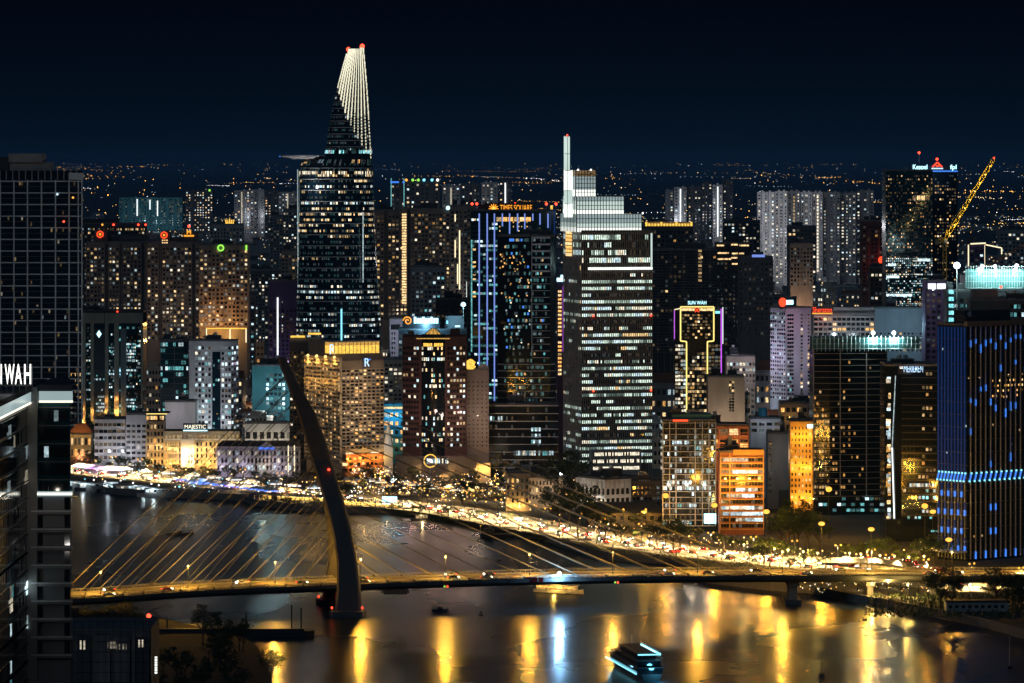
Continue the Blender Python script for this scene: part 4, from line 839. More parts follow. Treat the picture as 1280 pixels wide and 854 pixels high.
g = MB(); g.ball((b.u(579),4,b.z(381)),1.6,'sign_cyan'); g.box(b.u(576),b.u(582),3,5,b.z(382.5),b.z(380),'sign_cyan'); g.tube((b.u(579),4,H+9),(b.u(579),4,b.z(382)),.3,'steel'); b.part('flood_lamp', g); plight((b.root.location[0]+b.u(579), b.Y-4, b.z(378)), (.4,.85,1), 4000, 1)
# red-brown hotel with golden crown
b = Bld('hotel', 'red-brown hotel tower with curved glass bay and golden glowing faceted crown', 'hotel', 503, 421, 2590, xr=583, depth=30, seed=38)
H = b.h; w = b.L1; g = MB(); c0, c1 = b.u(527), b.u(556)
g.prism([(0,3.5),(c0-1,0),(c1+1,0),(w,3.5),(w,30),(0,30)], -3, H, 'red_brown'); b.part('wall', g)
arc = [(c0+(c1-c0)*k/12, -3.0*sin(pi*k/12)) for k in range(13)]; g = MB(); g.prism(arc+[(c1,.5),(c0,.5)], b.z(573), H+1.5, 'glass'); bay = b.part('glass_bay', g)
nr = 19; za, zbt = b.z(560), b.z(432)
for j in range(nr):
    g = MB(); z = za+(zbt-za)*(j+.5)/nr; pr = b.r.choice([.15,.4,.85,.3,.05]); 
    for k in range(12):
        m = b.r.choice(['n3','c3','n2','w3','t2']) if b.r.random() < pr else 'pane'
        (xa, ya), (xb, yb) = arc[k], arc[k+1]
        g.face([(xa+.15,ya-.12,z-.9),(xb-.15,yb-.12,z-.9),(xb-.15,yb-.12,z+.9),(xa+.15,ya-.12,z+.9)], m); g.face([(xa+.15,ya-.12,z+.9),(xb-.15,yb-.12,z+.9),(xb-.15,yb,z+.9),(xa+.15,ya,z+.9)], 'metal_dark')
    b.part('window_row', g, parent=bay)
for side in (0, 1):
    for j in reversed(range(nr)):
        z = za+(zbt-za)*(j+.5)/nr
        for k in range(6):
            u = (c0-1.2)*(k+.6)/6.3 if side == 0 else c1+1.2+(w-c1-1.2)*(k+.5)/6.3; t = u/(c0-1) if side == 0 else (w-u)/(w-c1-1); y = 3.5*(1-t)
            m = b.r.choice(['n3','c3','n2','w2']) if b.r.random() < (.42 if side else .25) else 'pane'
            if b.n < 100: b.n += 1; link('window', wmesh(1.15, 1.55, m), b.root, (u, y, z), atan2(-3.5, c0-1) if side == 0 else atan2(3.5, w-c1-1))
            else: b.rest.box(u-.55, u+.55, y-.2, y+.3, z-.75, z+.75, m)
b.box('parapet', 0, c0-2, 4, 4.5, H, H+1.3, 'red_brown'); b.box('parapet', c1+2, w, 4, 4.5, H, H+1.3, 'red_brown'); b.box('plant_room', 3, c0-5, 8, 22, H, H+3, 'brown_wall'); b.box('plant_room', c1+3, w-4, 8, 22, H, H+4, 'red_brown')
cx = (c0+c1)/2; hw = (c1-c0)/2; yc = 4.0; zk = b.z(431.5)
def oct_(r, z, n=10): return [(cx+r*cos(2*pi*k/n+.3), yc+r*.8*sin(2*pi*k/n+.3), z) for k in range(n)]
g = MB(); g.loft([oct_(hw*.98, b.z(427)), oct_(hw*1.02, b.z(424.2))], 'gold'); p = b.part('crown_band', g)
g = MB(); g.loft([oct_(hw*1.16, b.z(424)), oct_(hw*1.16, b.z(422.3))], 'gold'); g.box(cx-hw*1.45, cx+hw*1.45, yc-8.2, yc-7.6, b.z(423.6), b.z(422.4), 'gold_dim'); b.part('crown_ledge', g)
g = MB(); g.loft([oct_(hw*1.0, b.z(422.2)), oct_(hw*.16, b.z(411))], 'gold_dim'); cr = b.part('faceted_crown', g)
g = MB(); lo, hi = oct_(hw*1.0, b.z(422.2)), oct_(hw*.16, b.z(411))
for A, B in zip(lo, hi): g.tube((A[0],A[1]-.1,A[2]+.2),(B[0],B[1]-.1,B[2]+.2),.2,'metal_dark',4)
b.part('ribs', g, parent=cr)
for k in range(11):
    g = MB(); u = c0+1.5+(c1-c0-3)*k/10; yv = -3.0*sin(pi*(u-c0)/(c1-c0))-.5
    g.box(u-.45, u+.45, yv, yv+.3, b.z(433), b.z(433)+(1.9 if k not in (5,) else .1), 'gold'); b.part('sign_letter', g)
b.part('podium', (lambda g: (g.prism([(-4,2),(w*.3,-9),(w*.72,-9),(w+6,2),(w+6,12),(-4,12)], -2, b.z(570), 'brown_wall'), g)[1])(MB()))
g = MB()
for k in range(16): 
    u = w*.3+(w*.42)*k/16; g.box(u+.3, u+1.0, -9.2, -8.9, b.z(578), b.z(572), b.r.choice(['c3','n3','c2','pane']))
b.part('window_row', g); washer(b, 'R', [2, 8, 30, 36], 8, 11, (1,.6,.2), 900, .4); washer(b, 'R', [6, 20, 33], 40, 28, (1,.6,.5), 6500, 1)
b = Bld('apartment_block', 'tan windowless slab with a small golden lantern on its roof', 'apartment block', 583.5, 462, 2600, xr=611, depth=20, seed=39); b.body('tan_wall'); H = b.h; b.wins('R', 5, 16, b.z(560), b.z(475), 'dim', lit=.06, fw=.28, fh=.3, cap=80); washer(b, 'R', [3, 6, 9], b.z(590), 4, GOLD, 2600, .4); washer(b, 'R', [6], b.z(520), 20, (1,.75,.55), 5500, 1)
g = MB(); cxx = b.u(588); g.loft([[(cxx+r*cos(2*pi*k/8), 4+r*sin(2*pi*k/8), z) for k in range(8)] for r, z in ((1.6,H),(3.0,H+1.2),(3.0,H+1.8),(2.3,H+2),(2.6,H+3.6),(3.2,H+4.0),(1.4,H+5.4),(.2,H+6))], 'gold'); b.part('lantern', g)
arch = [(b.u(604)+3.2*cos(pi*k/10), H+3.0*sin(pi*k/10)) for k in range(11)]; g = MB(); g.loft([[(x, y, z) for x, z in arch] for y in (2, 8)], 'steel'); b.part('arched_roof', g)
b.box('podium', -1, b.L1+1, -5, 4, -2, b.z(578), 'cream'); washer(b, 'R', [2, 6, 11], 8, 8, GOLD, 1600, .4)
b = Bld('building', 'bright blue lit building with yellow arched windows behind the church spire', 'building', 479, 505, 2760, xr=506, depth=16, seed=40); b.body('blue_wall'); b.wins('R', 4, 5, 6, b.h-4, 'gold', lit=.6, fw=.55, fh=.45, cap=30); b.slabs('R', 5, 6, b.h-4, out=.5, th=.25, m='blue_wall'); washer(b, 'R', [3, 10], b.h-8, 7, (.2,.75,1), 3000, .5); washer(b, 'R', [6], 10, 7, GOLD, 1200, .5); g = MB(); b.fbox(g, 'R', 0, b.L1, b.h-3, b.h-1.8, .5, 'w3'); b.part('light_strip', g)
t = thing('church_spire', 'small white pointed spire with a cross in front of the blue lit building', 'spire', (wx(485.5,2660), 2660, G)); g = MB(); zt = wz(557,2660)-G; g.box(-2.6,2.6,-2.6,2.6,-2,zt,'white_wall'); g.build('tower_wall', t)
g = MB(); g.loft([[(r*cos(2*pi*k/8), r*sin(2*pi*k/8), z) for k in range(8)] for r, z in ((3,zt),(2.6,zt+2),(1.6,zt+7),(.7,zt+12),(.1,zt+15))], 'white_wall'); p = g.build('spire', t); g = MB(); g.box(-.12,.12,-.12,.12,zt+14.8,zt+18.5,'ledge'); g.box(-.9,.9,-.12,.12,zt+16.7,zt+17,'ledge'); g.build('cross', p)
plight((wx(483,2650), 2650, zt+5), (.75,.95,1), 700, .4)

# tan mid blocks right of the golden hotel (behind spire), violet strip tower
b = Bld('apartment_block', 'brown mid-rise block with pairs of white windows between hotel and red-brown tower', 'apartment block', 480, 450, 2850, xr=503, depth=20, seed=41); b.body('tan_wall'); b.wins('R', 4, 14, 20, b.h-2, 'white', lit=.25, cap=56); b.roof(plant=1)
b = Bld('hotel', 'slim tower edged in purple light with a column of amber windows', 'hotel', 696, 352, 2720, xr=708, depth=18, seed=42); b.body('purple_wall'); b.wins('R', 1, 22, b.z(470), b.z(362), 'gold', lit=.92, fw=.75, fh=.55, u0=.4, u1=b.L1*.55); 
g = MB(); b.fbox(g, 'R', b.L1*.62, b.L1*.8, b.z(440), b.z(358), .3, 'led_purple'); b.part('light_strip', g); g = MB(); g.box(0,b.L1,-.6,-.2,b.h,b.h+2.2,'sign_cyan'); g.box(b.L1*.4,b.L1,-.6,-.2,b.h+2.2,b.h+4,'sign_cyan'); b.part('rooftop_sign', g)

# tower with yellow outline
b = Bld('office_tower', 'glass tower outlined in yellow light tubes with stepped T shape', 'office tower', 843, 388, 2760, xr=903, depth=24, seed=43)
H = b.h; b.body('glass'); b.box('upper_front', b.u(850.5), b.u(892), -2.2, .02, b.z(426), b.z(384), 'glass'); b.box('lower_front', b.u(858), b.u(884), -1.8, .02, 8, b.z(426), 'glass')
b.wins('R', 4, 20, b.z(525), b.z(430), 'white', lit=.6, fw=.8, fh=.62, u0=b.u(844), u1=b.u(857.5), cap=60, rowlit=[.9,.7,.5]); b.wins('R', 4, 20, b.z(525), b.z(430), 'dim', lit=.8, fw=.8, fh=.62, u0=b.u(885), u1=b.u(902), cap=80, dark='pane')
b.wins('R', 8, 20, b.z(525), b.z(430), 'warm', lit=.55, fw=.85, fh=.66, u0=b.u(859), u1=b.u(883), off=1.95, cap=100, rowlit=[.4,.8,.6]); b.wins('R', 12, 8, b.z(424), b.z(392), 'warm', lit=.5, fw=.8, fh=.6, u0=b.u(852), u1=b.u(891), off=2.35, cap=100)
A = lambda pts, out: [[(pts[i], pts[i+1])] for i in range(len(pts)-1)]
def tube_line(pts, m, r=.45, y=-2.7):
    for (xa, ya), (xb, yb) in zip(pts, pts[1:]):
        g = MB(); g.tube((b.u(xa), y, b.z(ya)), (b.u(xb), y, b.z(yb)), r, m, 6); b.part('light_tube', g)
tube_line([(850.5,426),(850.5,383.5),(892,383.5),(892,426)], 'led_yellow'); tube_line([(850.5,426),(858,427),(858,522)], 'led_yellow'); tube_line([(892,426),(884,427),(884,481)], 'led_yellow'); tube_line([(858,522),(875,522)], 'led_yellow', .3)
tube_line([(843,387),(850,385.5)], 'led_warm', .3); tube_line([(843,388),(843,424)], 'led_purple', .25, -.4); tube_line([(901.5,386),(901.5,466)], 'led_purple', .38, -.4); tube_line([(903.5,384),(903.5,430)], 'white_tube', .22, -.4)
g = MB(); g.box(b.u(851.5), b.u(868), -2.6, -2.25, b.z(388.5), b.z(385.5), 'w3'); g.box(b.u(874), b.u(891), -2.6, -2.25, b.z(388.5), b.z(385.5), 'w3'); b.part('lit_frieze', g); g = MB(); g.tube((b.u(868.5),-2.7,b.z(390)),(b.u(873.5),-2.7,b.z(385)),.35,'sign_red'); g.tube((b.u(868.5),-2.7,b.z(385)),(b.u(873.5),-2.7,b.z(390)),.35,'sign_red'); b.part('emblem', g)
b.box('sign_frame', b.u(858), b.u(884), 1.0, 1.3, H, b.z(376), 'metal_dark'); text('SUN WAH', b.u(883)-b.u(860), 2.1, (b.u(871.5), .6, b.z(380.6)), 'sign_cyan', b.root); b.roof(plant=1); g = MB(); b.fbox(g, 'R', b.u(894), b.u(900), b.z(392), b.z(389), .6, 'led_cyan'); b.part('light_strip', g)
b = Bld('apartment_block', 'beige blank-walled block with one dark window column before the yellow outlined tower', 'apartment block', 885, 472, 2640, xr=931, depth=22, seed=44); b.body('beige'); b.wins('R', 2, 11, b.z(515), b.z(476), 'warm', lit=.2, fw=.8, fh=.7, u0=b.u(911), u1=b.u(918), cap=30); b.roof(plant=2); washer(b, 'R', [6, 16], 25, 22, (1,.82,.62), 9000, 1)
b = Bld('apartment_block', 'lower white wing attached to the right side of the beige blank-walled block', 'apartment block', 931.5, 494, 2650, xr=938, depth=20, seed=45); b.body('white_wall'); b.roof(plant=0); b.wins('R', 2, 8, 4, b.h-1, 'dim', lit=.1, cap=16)
# lilac tower with red and white sign
b = Bld('hotel', 'pale lilac tower with red and white glowing rooftop emblem', 'hotel', 982, 386, 2920, xl=963, xr=1016, th=36, seed=46)
b.body('lilac_wall'); b.wins('L', 7, 22, b.z(500), b.z(390), 'cool', lit=.35, fw=.55, fh=.5, cap=100); b.wins('R', 3, 24, b.z(510), b.z(392), 'cool', lit=.12, fw=.85, fh=.55, u0=b.u(984), u1=b.u(992), cap=0); b.wins('R', 1, 24, b.z(500), b.z(392), 'warm', lit=.5, u0=b.u(1000), u1=b.u(1004), cap=0); b.wins('R', 1, 24, b.z(500), b.z(392), 'warm', lit=.5, u0=b.u(1009), u1=b.u(1012), cap=0)
H = b.h; b.box('sign_frame', b.u(981)-3, b.u(998), 2, 2.5, H, b.z(371), 'metal_dark'); g = MB(); g.tube((-1.5,1.5,b.z(378)),(-1.5,.9,b.z(378)),3.0,'sign_red',14); b.part('round_emblem', g); g = MB(); 
for k in range(4): g.box(1.6+k*1.5, 2.8+k*1.5, .9, 1.5, b.z(381), b.z(375.5), 'sign_cyan')
b.part('sign_letters', g); b.roof(plant=1); washer(b, 'L', [8, 16], 60, 20, (.8,.75,1), 8000, 1); washer(b, 'R', [6], b.z(400), 14, (1,.5,.7), 2200, 1); washer(b, 'L', [10], 20, 12, (.5,.9,1), 2500, 1); washer(b, 'R', [10], 60, 25, (.85,.8,1), 9000, 1)
# grey long hotel with red sign
b = Bld('hotel', 'long pale hotel slab with red rooftop sign and yellow window rows', 'hotel', 1017, 393, 2700, xr=1093, depth=24, seed=47); b.body('grey_wall'); b.wins('R', 13, 8, b.z(446), b.z(396), 'gold', lit=.25, fw=.7, fh=.55, cap=100); b.slabs('R', 8, b.z(446), b.z(396), out=.9, th=.3, m='slab', rail=.6); H = b.h; b.box('upper_block', b.u(1042), b.L1, 2, 22, H, b.z(384.5), 'grey_wall'); b.box('sign_box', b.u(1014.5), b.u(1041), .5, 1.5, H, b.z(383), 'metal_dark'); text('Sheraton', b.u(1040)-b.u(1016), 3.2, (b.u(1028), .3, b.z(390.5)), 'sign_red', b.root); g = MB(); b.fbox(g, 'R', b.u(1015), b.u(1040.5), b.z(392.6), b.z(391.2), .2, 'sign_orange'); b.part('light_strip', g); b.roof(plant=0); washer(b, 'R', [6], b.z(398), 8, (1,.2,.1), 1300, .6); washer(b, 'R', [14, 26], b.z(420), 26, (.75,.9,1), 8000, 1)
b = Bld('hotel', 'plain blue-grey wing right of the red sign hotel slab', 'hotel', 1093.5, 386, 2760, xr=1153, depth=24, seed=48); b.body('grey_wall'); b.wins('R', 12, 6, b.z(440), b.z(415), 'gold', lit=.2, fw=.5, fh=.5, cap=40); b.roof(plant=1); washer(b, 'R', [10, 22], b.z(405), 26, (.4,.75,1), 8000, 1)
# dark curved apartment tower under construction
b = Bld('apartment_tower', 'dark curved apartment tower topped by teal netting and two white floodlights', 'apartment tower', 1017, 437, 2360, xr=1110, depth=34, seed=49)
w = b.L1; arc = [(w*k/14, 5.5*(1-sin(pi*(k/14*.62+.38)))) for k in range(15)]; H = b.h
g = MB(); g.prism(arc+[(w,34),(0,34)], -3, H, 'glass'); b.part('wall', g); nr = 24
for j in range(nr+1):
    z = 10+(H-12)*j/nr; g = MB(); g.prism([(x, y-1.2) for x, y in arc]+[(w, arc[-1][1]+.5), (0, arc[0][1]+.5)], z-.25, z, 'slab'); g.prism([(x, y-1.22) for x, y in arc]+[(x, y-1.1) for x, y in reversed(arc)], z+.01, z+.9, 'glass'); b.part('balcony', g)
for j in range(nr):
    z = 10+(H-12)*(j+.5)/nr; g = MB()
    for k in range(14):
        for q in (0, 1):
            t0, t1 = .08+q*.48, .44+q*.48; (xa, ya), (xb, yb) = arc[k], arc[k+1]; pr = (.75 if k < 3 else .28 if k < 8 else .04)*(1 if j < 15 else .18)
            m = b.r.choice(['a2','a2','w1','a1','w2']) if b.r.random() < pr*.8 else 'pane'
            p0, p1 = (xa+(xb-xa)*t0, ya+(yb-ya)*t0-.12), (xa+(xb-xa)*t1, ya+(yb-ya)*t1-.12); g.face([(*p0, z-.9),(*p1, z-.9),(*p1, z+.7),(*p0, z+.7)], m); g.face([(*p0, z+.7),(*p1, z+.7),(p1[0],p1[1]+.12,z+.7),(p0[0],p0[1]+.12,z+.7)], 'metal_dark')
    b.part('window_row', g)
b.cols('R', [], 0, 1)
for k in (0, 5, 10):
    g = MB(); x, y = arc[k]; g.box(x-.25, x+.25, y-1.4, y, 10, H, 'slab'); b.part('pier', g)
b.wins('R', 16, 3, 1, 10, 'teal', lit=.35, fw=.8, fh=.5, off=.1, cap=0)
g = MB(); g.box(-.5, b.u(1150), .5, 22, H, b.z(422), 'net'); b.part('scaffold_net', g); g = MB()
for k in range(26): u = -.5+(b.u(1150)+.5)*k/25; g.tube((u,-.1,H-1),(u,-.1,b.z(420)),.12,'steel',4)
for y in (436,430,423): g.tube((-.5,-.1,b.z(y)),(b.u(1150),-.1,b.z(y)),.12,'steel',4)
b.part('scaffold', g)
for x in (1092,1118):
    g = MB(); g.tube((b.u(x),4,b.z(423)),(b.u(x),4,b.z(417)),.2,'steel'); p = b.part('flood_mast', g); g = MB(); g.ball((b.u(x),3.4,b.z(416.5)),1.1,'flood_white'); b.part('flood_lamp', g, parent=p); plight((b.root.location[0]+b.u(x), b.Y-1, b.z(416)), (.6,1,1), 12000, 1)
# hotel with glossy folded front
b = Bld('hotel', 'black glossy glass hotel with folded front and white rooftop letters', 'hotel', 1107, 458, 2200, xr=1173, depth=34, seed=50)
w = b.L1; H = b.h; g = MB(); g.prism([(0,7),(5,1.5),(8,2.2),(w,0),(w,34),(0,34)], -3, H, 'glass'); b.part('wall', g); nr = 23
for j in range(nr):
    z = 6+(H-8)*(j+.5)/nr; g = MB()
    for k in range(9):
        u0 = 9+(w-9.6)*k/9; u1 = u0+(w-9)/9*.7; y = 2.2*(1-(u0-8)/(w-8)); lit = b.r.random(); p = (.45 if k > 4 else .08) if j > 4 else .55
        g.box(u0, u1, y-.14, y+.4, z-.8, z+.7, (b.r.choice(['w2','w1','w1','a2']) if j > 6 else b.r.choice(['t2','c2','t3','n2'])) if lit < p*(1 if (j*7) % 3 else .3) else 'pane')
    b.part('window_row', g)
    g = MB(); g.prism([(8,2.0),(w,-.2),(w,.2),(8,2.4)], z+1.25, z+1.6, 'metal_dark'); b.part('floor_band', g)
g = MB()
for q in range(60):
    z = b.r.uniform(b.z(690), b.z(475)); g.box(.6+b.r.random()*1.5+(7-0)*0, 2.4+b.r.random()*1.5, 3.9, 4.4+b.r.random(), z, z+b.r.uniform(.5,3), b.r.choice(['n2','c3','w3','c2','a2']))
b.part('atrium_windows', g, kind='stuff')
g = MB(); g.tube((4.6,1.4,4),(3.4,2.6,b.z(560)),.35,'white_tube',5); g.tube((3.4,2.6,b.z(560)),(5,1.3,b.z(470)),.22,'c2',5); b.part('light_strip', g)
text('MERIDIEN', b.u(1154)-b.u(1130), 3.5, (b.u(1142), 1.0, b.z(465.5)), 'sign_blue', b.root); text('LE', 1.5, 1.5, (b.u(1127), 1.0, b.z(461)), 'sign_white', b.root); b.box('sign_frame', b.u(1123), b.u(1155), 1.5, 1.9, b.z(467)-.5, b.z(455.5), 'metal_dark'); b.roof(plant=2); washer(b, 'R', [14], b.z(462), 5, (.4,.6,1), 500, .5)
b.wins('R', 16, 1, b.z(609), b.z(604), 'white', lit=.95, u0=b.u(1137), u1=b.u(1172), off=1.2, fw=.8, fh=.8, cap=20); b.box('podium', 0, w+1, -4, 2, -2, b.z(648), 'glass'); b.wins('R', 12, 3, 4, b.z(650), 'teal', lit=.5, off=4.15, fw=.8, fh=.4, cap=50)
# riverside grid apartments and orange glass building
b = Bld('apartment_block', 'riverside apartment block with white concrete frame grid and mixed lit rooms', 'apartment block', 828, 527, 2255, xr=895, depth=26, seed=51)
b.body('glass'); H = b.h; b.slabs('R', 18, 3, H-.5, out=.7, th=.35, m='slab', name='floor_slab'); us = [b.u(x) for x in (828.5,837,845,869,878,886,894.5)]; b.cols('R', us, 3, H, out=.85, w=.45, m='slab')
b.wins('R', 22, 18, 3, H-.5, 'cool', lit=.28, fw=.8, fh=.62, cap=100, rowlit=[.05,.15,.45,.25]); b.roof(plant=2); b.box('roof_house', b.u(840), b.u(890), 3, 18, H, H+3.4, 'teal_wall'); g = MB(); g.box(b.u(841), b.u(860), -.6, -.3, H, H+1, 'sign_red'); b.part('light_strip', g); washer(b, 'R', [4, 13, 22], 22, 20, (1,.85,.65), 4500, .6)
g = MB(); b.fbox(g, 'R', b.u(880), b.u(895), 4, 9, .95, 'sign_cyan'); b.part('shop_front', g)
b = Bld('office_building', 'orange lit glass office block with bright white floors by the boulevard', 'office building', 900, 566, 2235, xr=955, depth=22, seed=52)
b.body('terracotta'); H = b.h; b.wins('R', 14, 12, 3, H-2, 'white', lit=.5, fw=.92, fh=.58, rowlit=[.85,.7,.2,.6,.05], runs=.85, mode='row', dark='pane'); b.slabs('R', 12, 3, H-2, out=.5, th=.5, m='orange_wall', name='floor_band'); b.cols('R', [.3, b.L1*.22, b.L1-.3], 3, H, out=.6, w=.5, m='orange_wall'); b.box('sloped_parapet', b.L1*.3, b.L1, -.8, .1, H-1, H+1.6, 'orange_wall'); b.roof(plant=2)
washer(b, 'R', [3, 9, 15, 20], b.z(600), 6.5, (1,.46,.07), 3400, .5); washer(b, 'R', [5, 16], b.z(580), 7, (1,.48,.10), 3200, .5)
b = Bld('office_building', 'rust red block with open lit top floor above the orange glass block', 'office building', 886, 533, 2310, xr=936, depth=22, seed=53); b.body('terracotta'); H = b.h; b.wins('R', 4, 1, b.z(545), b.z(535), 'warm', lit=.8, fw=.85, fh=.75); b.wins('R', 4, 3, b.z(566), b.z(548), 'gold', lit=.3, fw=.8, fh=.7); b.cols('R', [.3, b.L1*.26, b.L1*.5, b.L1*.78, b.L1-.3], 6, H, out=.6, w=.5, m='terracotta'); b.slabs('R', 6, b.z(580), H, out=.5, th=.4, m='terracotta', name='floor_band'); b.roof(plant=1); washer(b, 'R', [3, 17], b.z(556), 8, (1,.55,.18), 3000, .5); washer(b, 'R', [10], b.z(575), 12, (1,.5,.15), 2600, .5)
b = Bld('hotel', 'amber floodlit hotel with small square windows behind the big tree', 'hotel', 988, 527, 2370, xr=1019, depth=16, seed=54); b.body('orange_wall'); b.wins('R', 7, 14, 4, b.h-2, 'gold', lit=.3, fw=.42, fh=.5, cap=100); b.box('cornice', -.5, b.L1+.5, -.8, .5, b.h-1, b.h, 'orange_wall'); b.roof(plant=1); washer(b, 'R', [2, 6.5, 11], 8, 4.5, (1,.52,.06), 2000, .4); washer(b, 'R', [2, 6.5, 11], b.h-8, 4.5, (1,.52,.06), 2000, .4); washer(b, 'R', [2, 6.5, 11], b.h*.5, 4.5, (1,.52,.06), 2000, .4); g = MB(); g.box(b.u(1009), b.u(1018), -.9, -.6, b.z(535), b.z(530.5), 'sign_cyan'); b.part('lit_sign', g)
b = Bld('building', 'tall blank grey gable wall between orange block and amber hotel', 'building', 960, 543, 2400, xr=988, depth=18, seed=55); b.body('grey_wall'); b.roof(plant=1); b.wins('R', 2, 9, 8, b.h-3, 'dim', lit=.2, u0=.3, u1=2, cap=18); washer(b, 'R', [7], 30, 16, (.9,.85,.75), 1800, 1); b.box('side_wing', b.u(974), b.u(989), -6, -.02, -2, b.z(612), 'concrete_dark')
b = Bld('building', 'low white flat-roofed house with blue water tank above the orange block', 'building', 938, 524, 2480, xr=976, depth=18, seed=56); b.body('white_wall'); b.wins('R', 4, 2, b.h-8, b.h-1, 'dim', lit=.3, cap=10, fw=.7); b.roof(plant=1); g = MB(); g.tube((b.u(954),4,b.h),(b.u(954),4,b.h+6),2.4,'blue_wall',12); b.part('water_tank', g); washer(b, 'R', [8], b.h-2, 12, (.75,.85,1), 1500, .6)
b = Bld('building', 'tan block with glowing amber openings left of the dark curved tower', 'building', 975, 505, 2560, xr=1016, depth=18, seed=57); b.body('tan_wall'); b.wins('R', 6, 8, 8, b.h-1, 'gold', lit=.2, cap=40); b.roof(plant=2); washer(b, 'R', [6], b.h-8, 6, GOLD, 900, .4)
b = Bld('building', 'low pale block with long white window bands right of the yellow outlined tower', 'building', 908, 446, 2950, xr=944, depth=20, seed=58); b.body('beige'); b.wins('R', 9, 4, b.h-18, b.h-3, 'white', lit=.3, cap=36, rowlit=[.6,.1]); b.wins('R', 6, 8, 8, b.h-20, 'warm', lit=.15, cap=40); b.roof(plant=2)
# river front low colonials
b = Bld('colonial_building', 'cream corner building with tall gold lit pilasters by the boulevard', 'colonial building', 632, 592, 2385, xr=662, depth=22, seed=59); b.body('cream'); b.wins('R', 5, 4, 4, b.h-2, 'gold', lit=.25, fw=.4, fh=.6, cap=20); b.cols('R', [.5+k*(b.L1-1)/5 for k in range(6)], 2, b.h-1, out=.9, w=.7, m='cream'); b.box('cornice', -.5, b.L1+.5, -1.3, 1, b.h-1, b.h, 'cream'); b.roof(plant=1); washer(b, 'R', [1.8, 4.2, 6.8, 9.4], 3, 2.6, GOLD, 650, .3)
b = Bld('colonial_building', 'long beige building with small windows in front of the banded tower podium', 'colonial building', 656, 597, 2405, xr=708, depth=18, seed=60); b.body('beige'); b.wins('R', 12, 3, 4, b.h-1, 'warm', lit=.15, fw=.4, fh=.55, cap=36); b.box('cornice', -.3, b.L1+.3, -.6, .4, b.h-.6, b.h, 'beige'); b.roof(plant=2); washer(b, 'R', [5, 15], 8, 9, (1,.75,.45), 1800, .4)
b.box('roof_drum', b.u(644), b.u(664), 4, 14, b.h, b.h+6, 'grey_wall'); g = MB(); g.ball((b.u(701),-.6,b.h+2),.7,'lamp_white'); b.part('lamp', g)
b = Bld('colonial_building', 'white arcaded colonial building with arched loggia near the dark trees', 'colonial building', 757, 600, 2390, xl=721, xr=805, th=36, seed=61)
b.body('white_wall'); H = b.h
for face, n, L in (('L',7,b.L2),('R',8,b.L1)):
    for k in range(n):
        u = L*(k+.5)/n; g = MB(); lit = b.r.random() < .25 and face == 'L'
        for (za, zb2) in ((3.5, 6.3), (8.2, 10.6)):
            b.fbox(g, face, u-.95, u+.95, za, zb2, .14, 'w2' if lit else 'pane')
        if face == 'R': g.loft([[(u+.95*cos(pi*q/8), y, 10.6+.95*sin(pi*q/8)) for q in range(9)] for y in (-.14, .05)], 'pane')
        else: g.loft([[(x, u+.95*cos(pi*q/8), 10.6+.95*sin(pi*q/8)) for q in range(9)] for x in (-.14, .05)], 'pane')
        b.part('arched_window', g)
    b.cols(face, [L*k/n for k in range(n+1)], 2, H-.8, out=.5, w=.6, m='white_wall')
    g = MB(); b.fbox(g, face, -.6, L+.3, H-.8, H, 1.0, 'white_wall'); b.fbox(g, face, 0, L, 7.0, 7.5, .6, 'white_wall'); b.part('cornice', g)
washer(b, 'L', [2, 8, 14, 19], 3.5, 3.0, (1,.92,.75), 1100, .3); washer(b, 'R', [4, 16], 6, 8, (1,.75,.5), 700, .4); b.roof(plant=3, z=H)
b = Bld('warehouse', 'long low orange walled hall with dark hipped roof and sodium lamps', 'warehouse', 735, 641, 2290, xr=829, depth=26, seed=62); b.body('tan_wall'); H = b.h; g = MB(); g.loft([[(-1,-1.5,H),(b.L1+1,-1.5,H),(b.L1+1,27,H),(-1,27,H)],[(4,11,H+4.5),(b.L1-4,11,H+4.5),(b.L1-4,15,H+4.5),(4,15,H+4.5)]], 'roof_dark'); b.part('roof', g); b.wins('R', 10, 1, 2.5, 5.5, 'amber', lit=.3, fw=.4, fh=.7, cap=20); washer(b, 'R', [b.u(779), b.u(807)], 7.5, 4.5, (1,.55,.08), 1300, .4)
for x in (779,807):
    g = MB(); g.tube((b.u(x),-4,2),(b.u(x),-4,8.5),.15,'metal_dark'); p = b.part('lamp_post', g); g = MB(); g.ball((b.u(x),-4.4,8.6),.6,'lamp_sodium'); b.part('lamp_head', g, parent=p)
b = Bld('building', 'dark flat block left of the white frame grid apartments', 'building', 790, 604, 2330, xr=830, depth=20, seed=63); b.body('concrete_dark'); b.wins('R', 8, 5, 4, b.h-1, 'dim', lit=.12, cap=40); b.roof(plant=3)
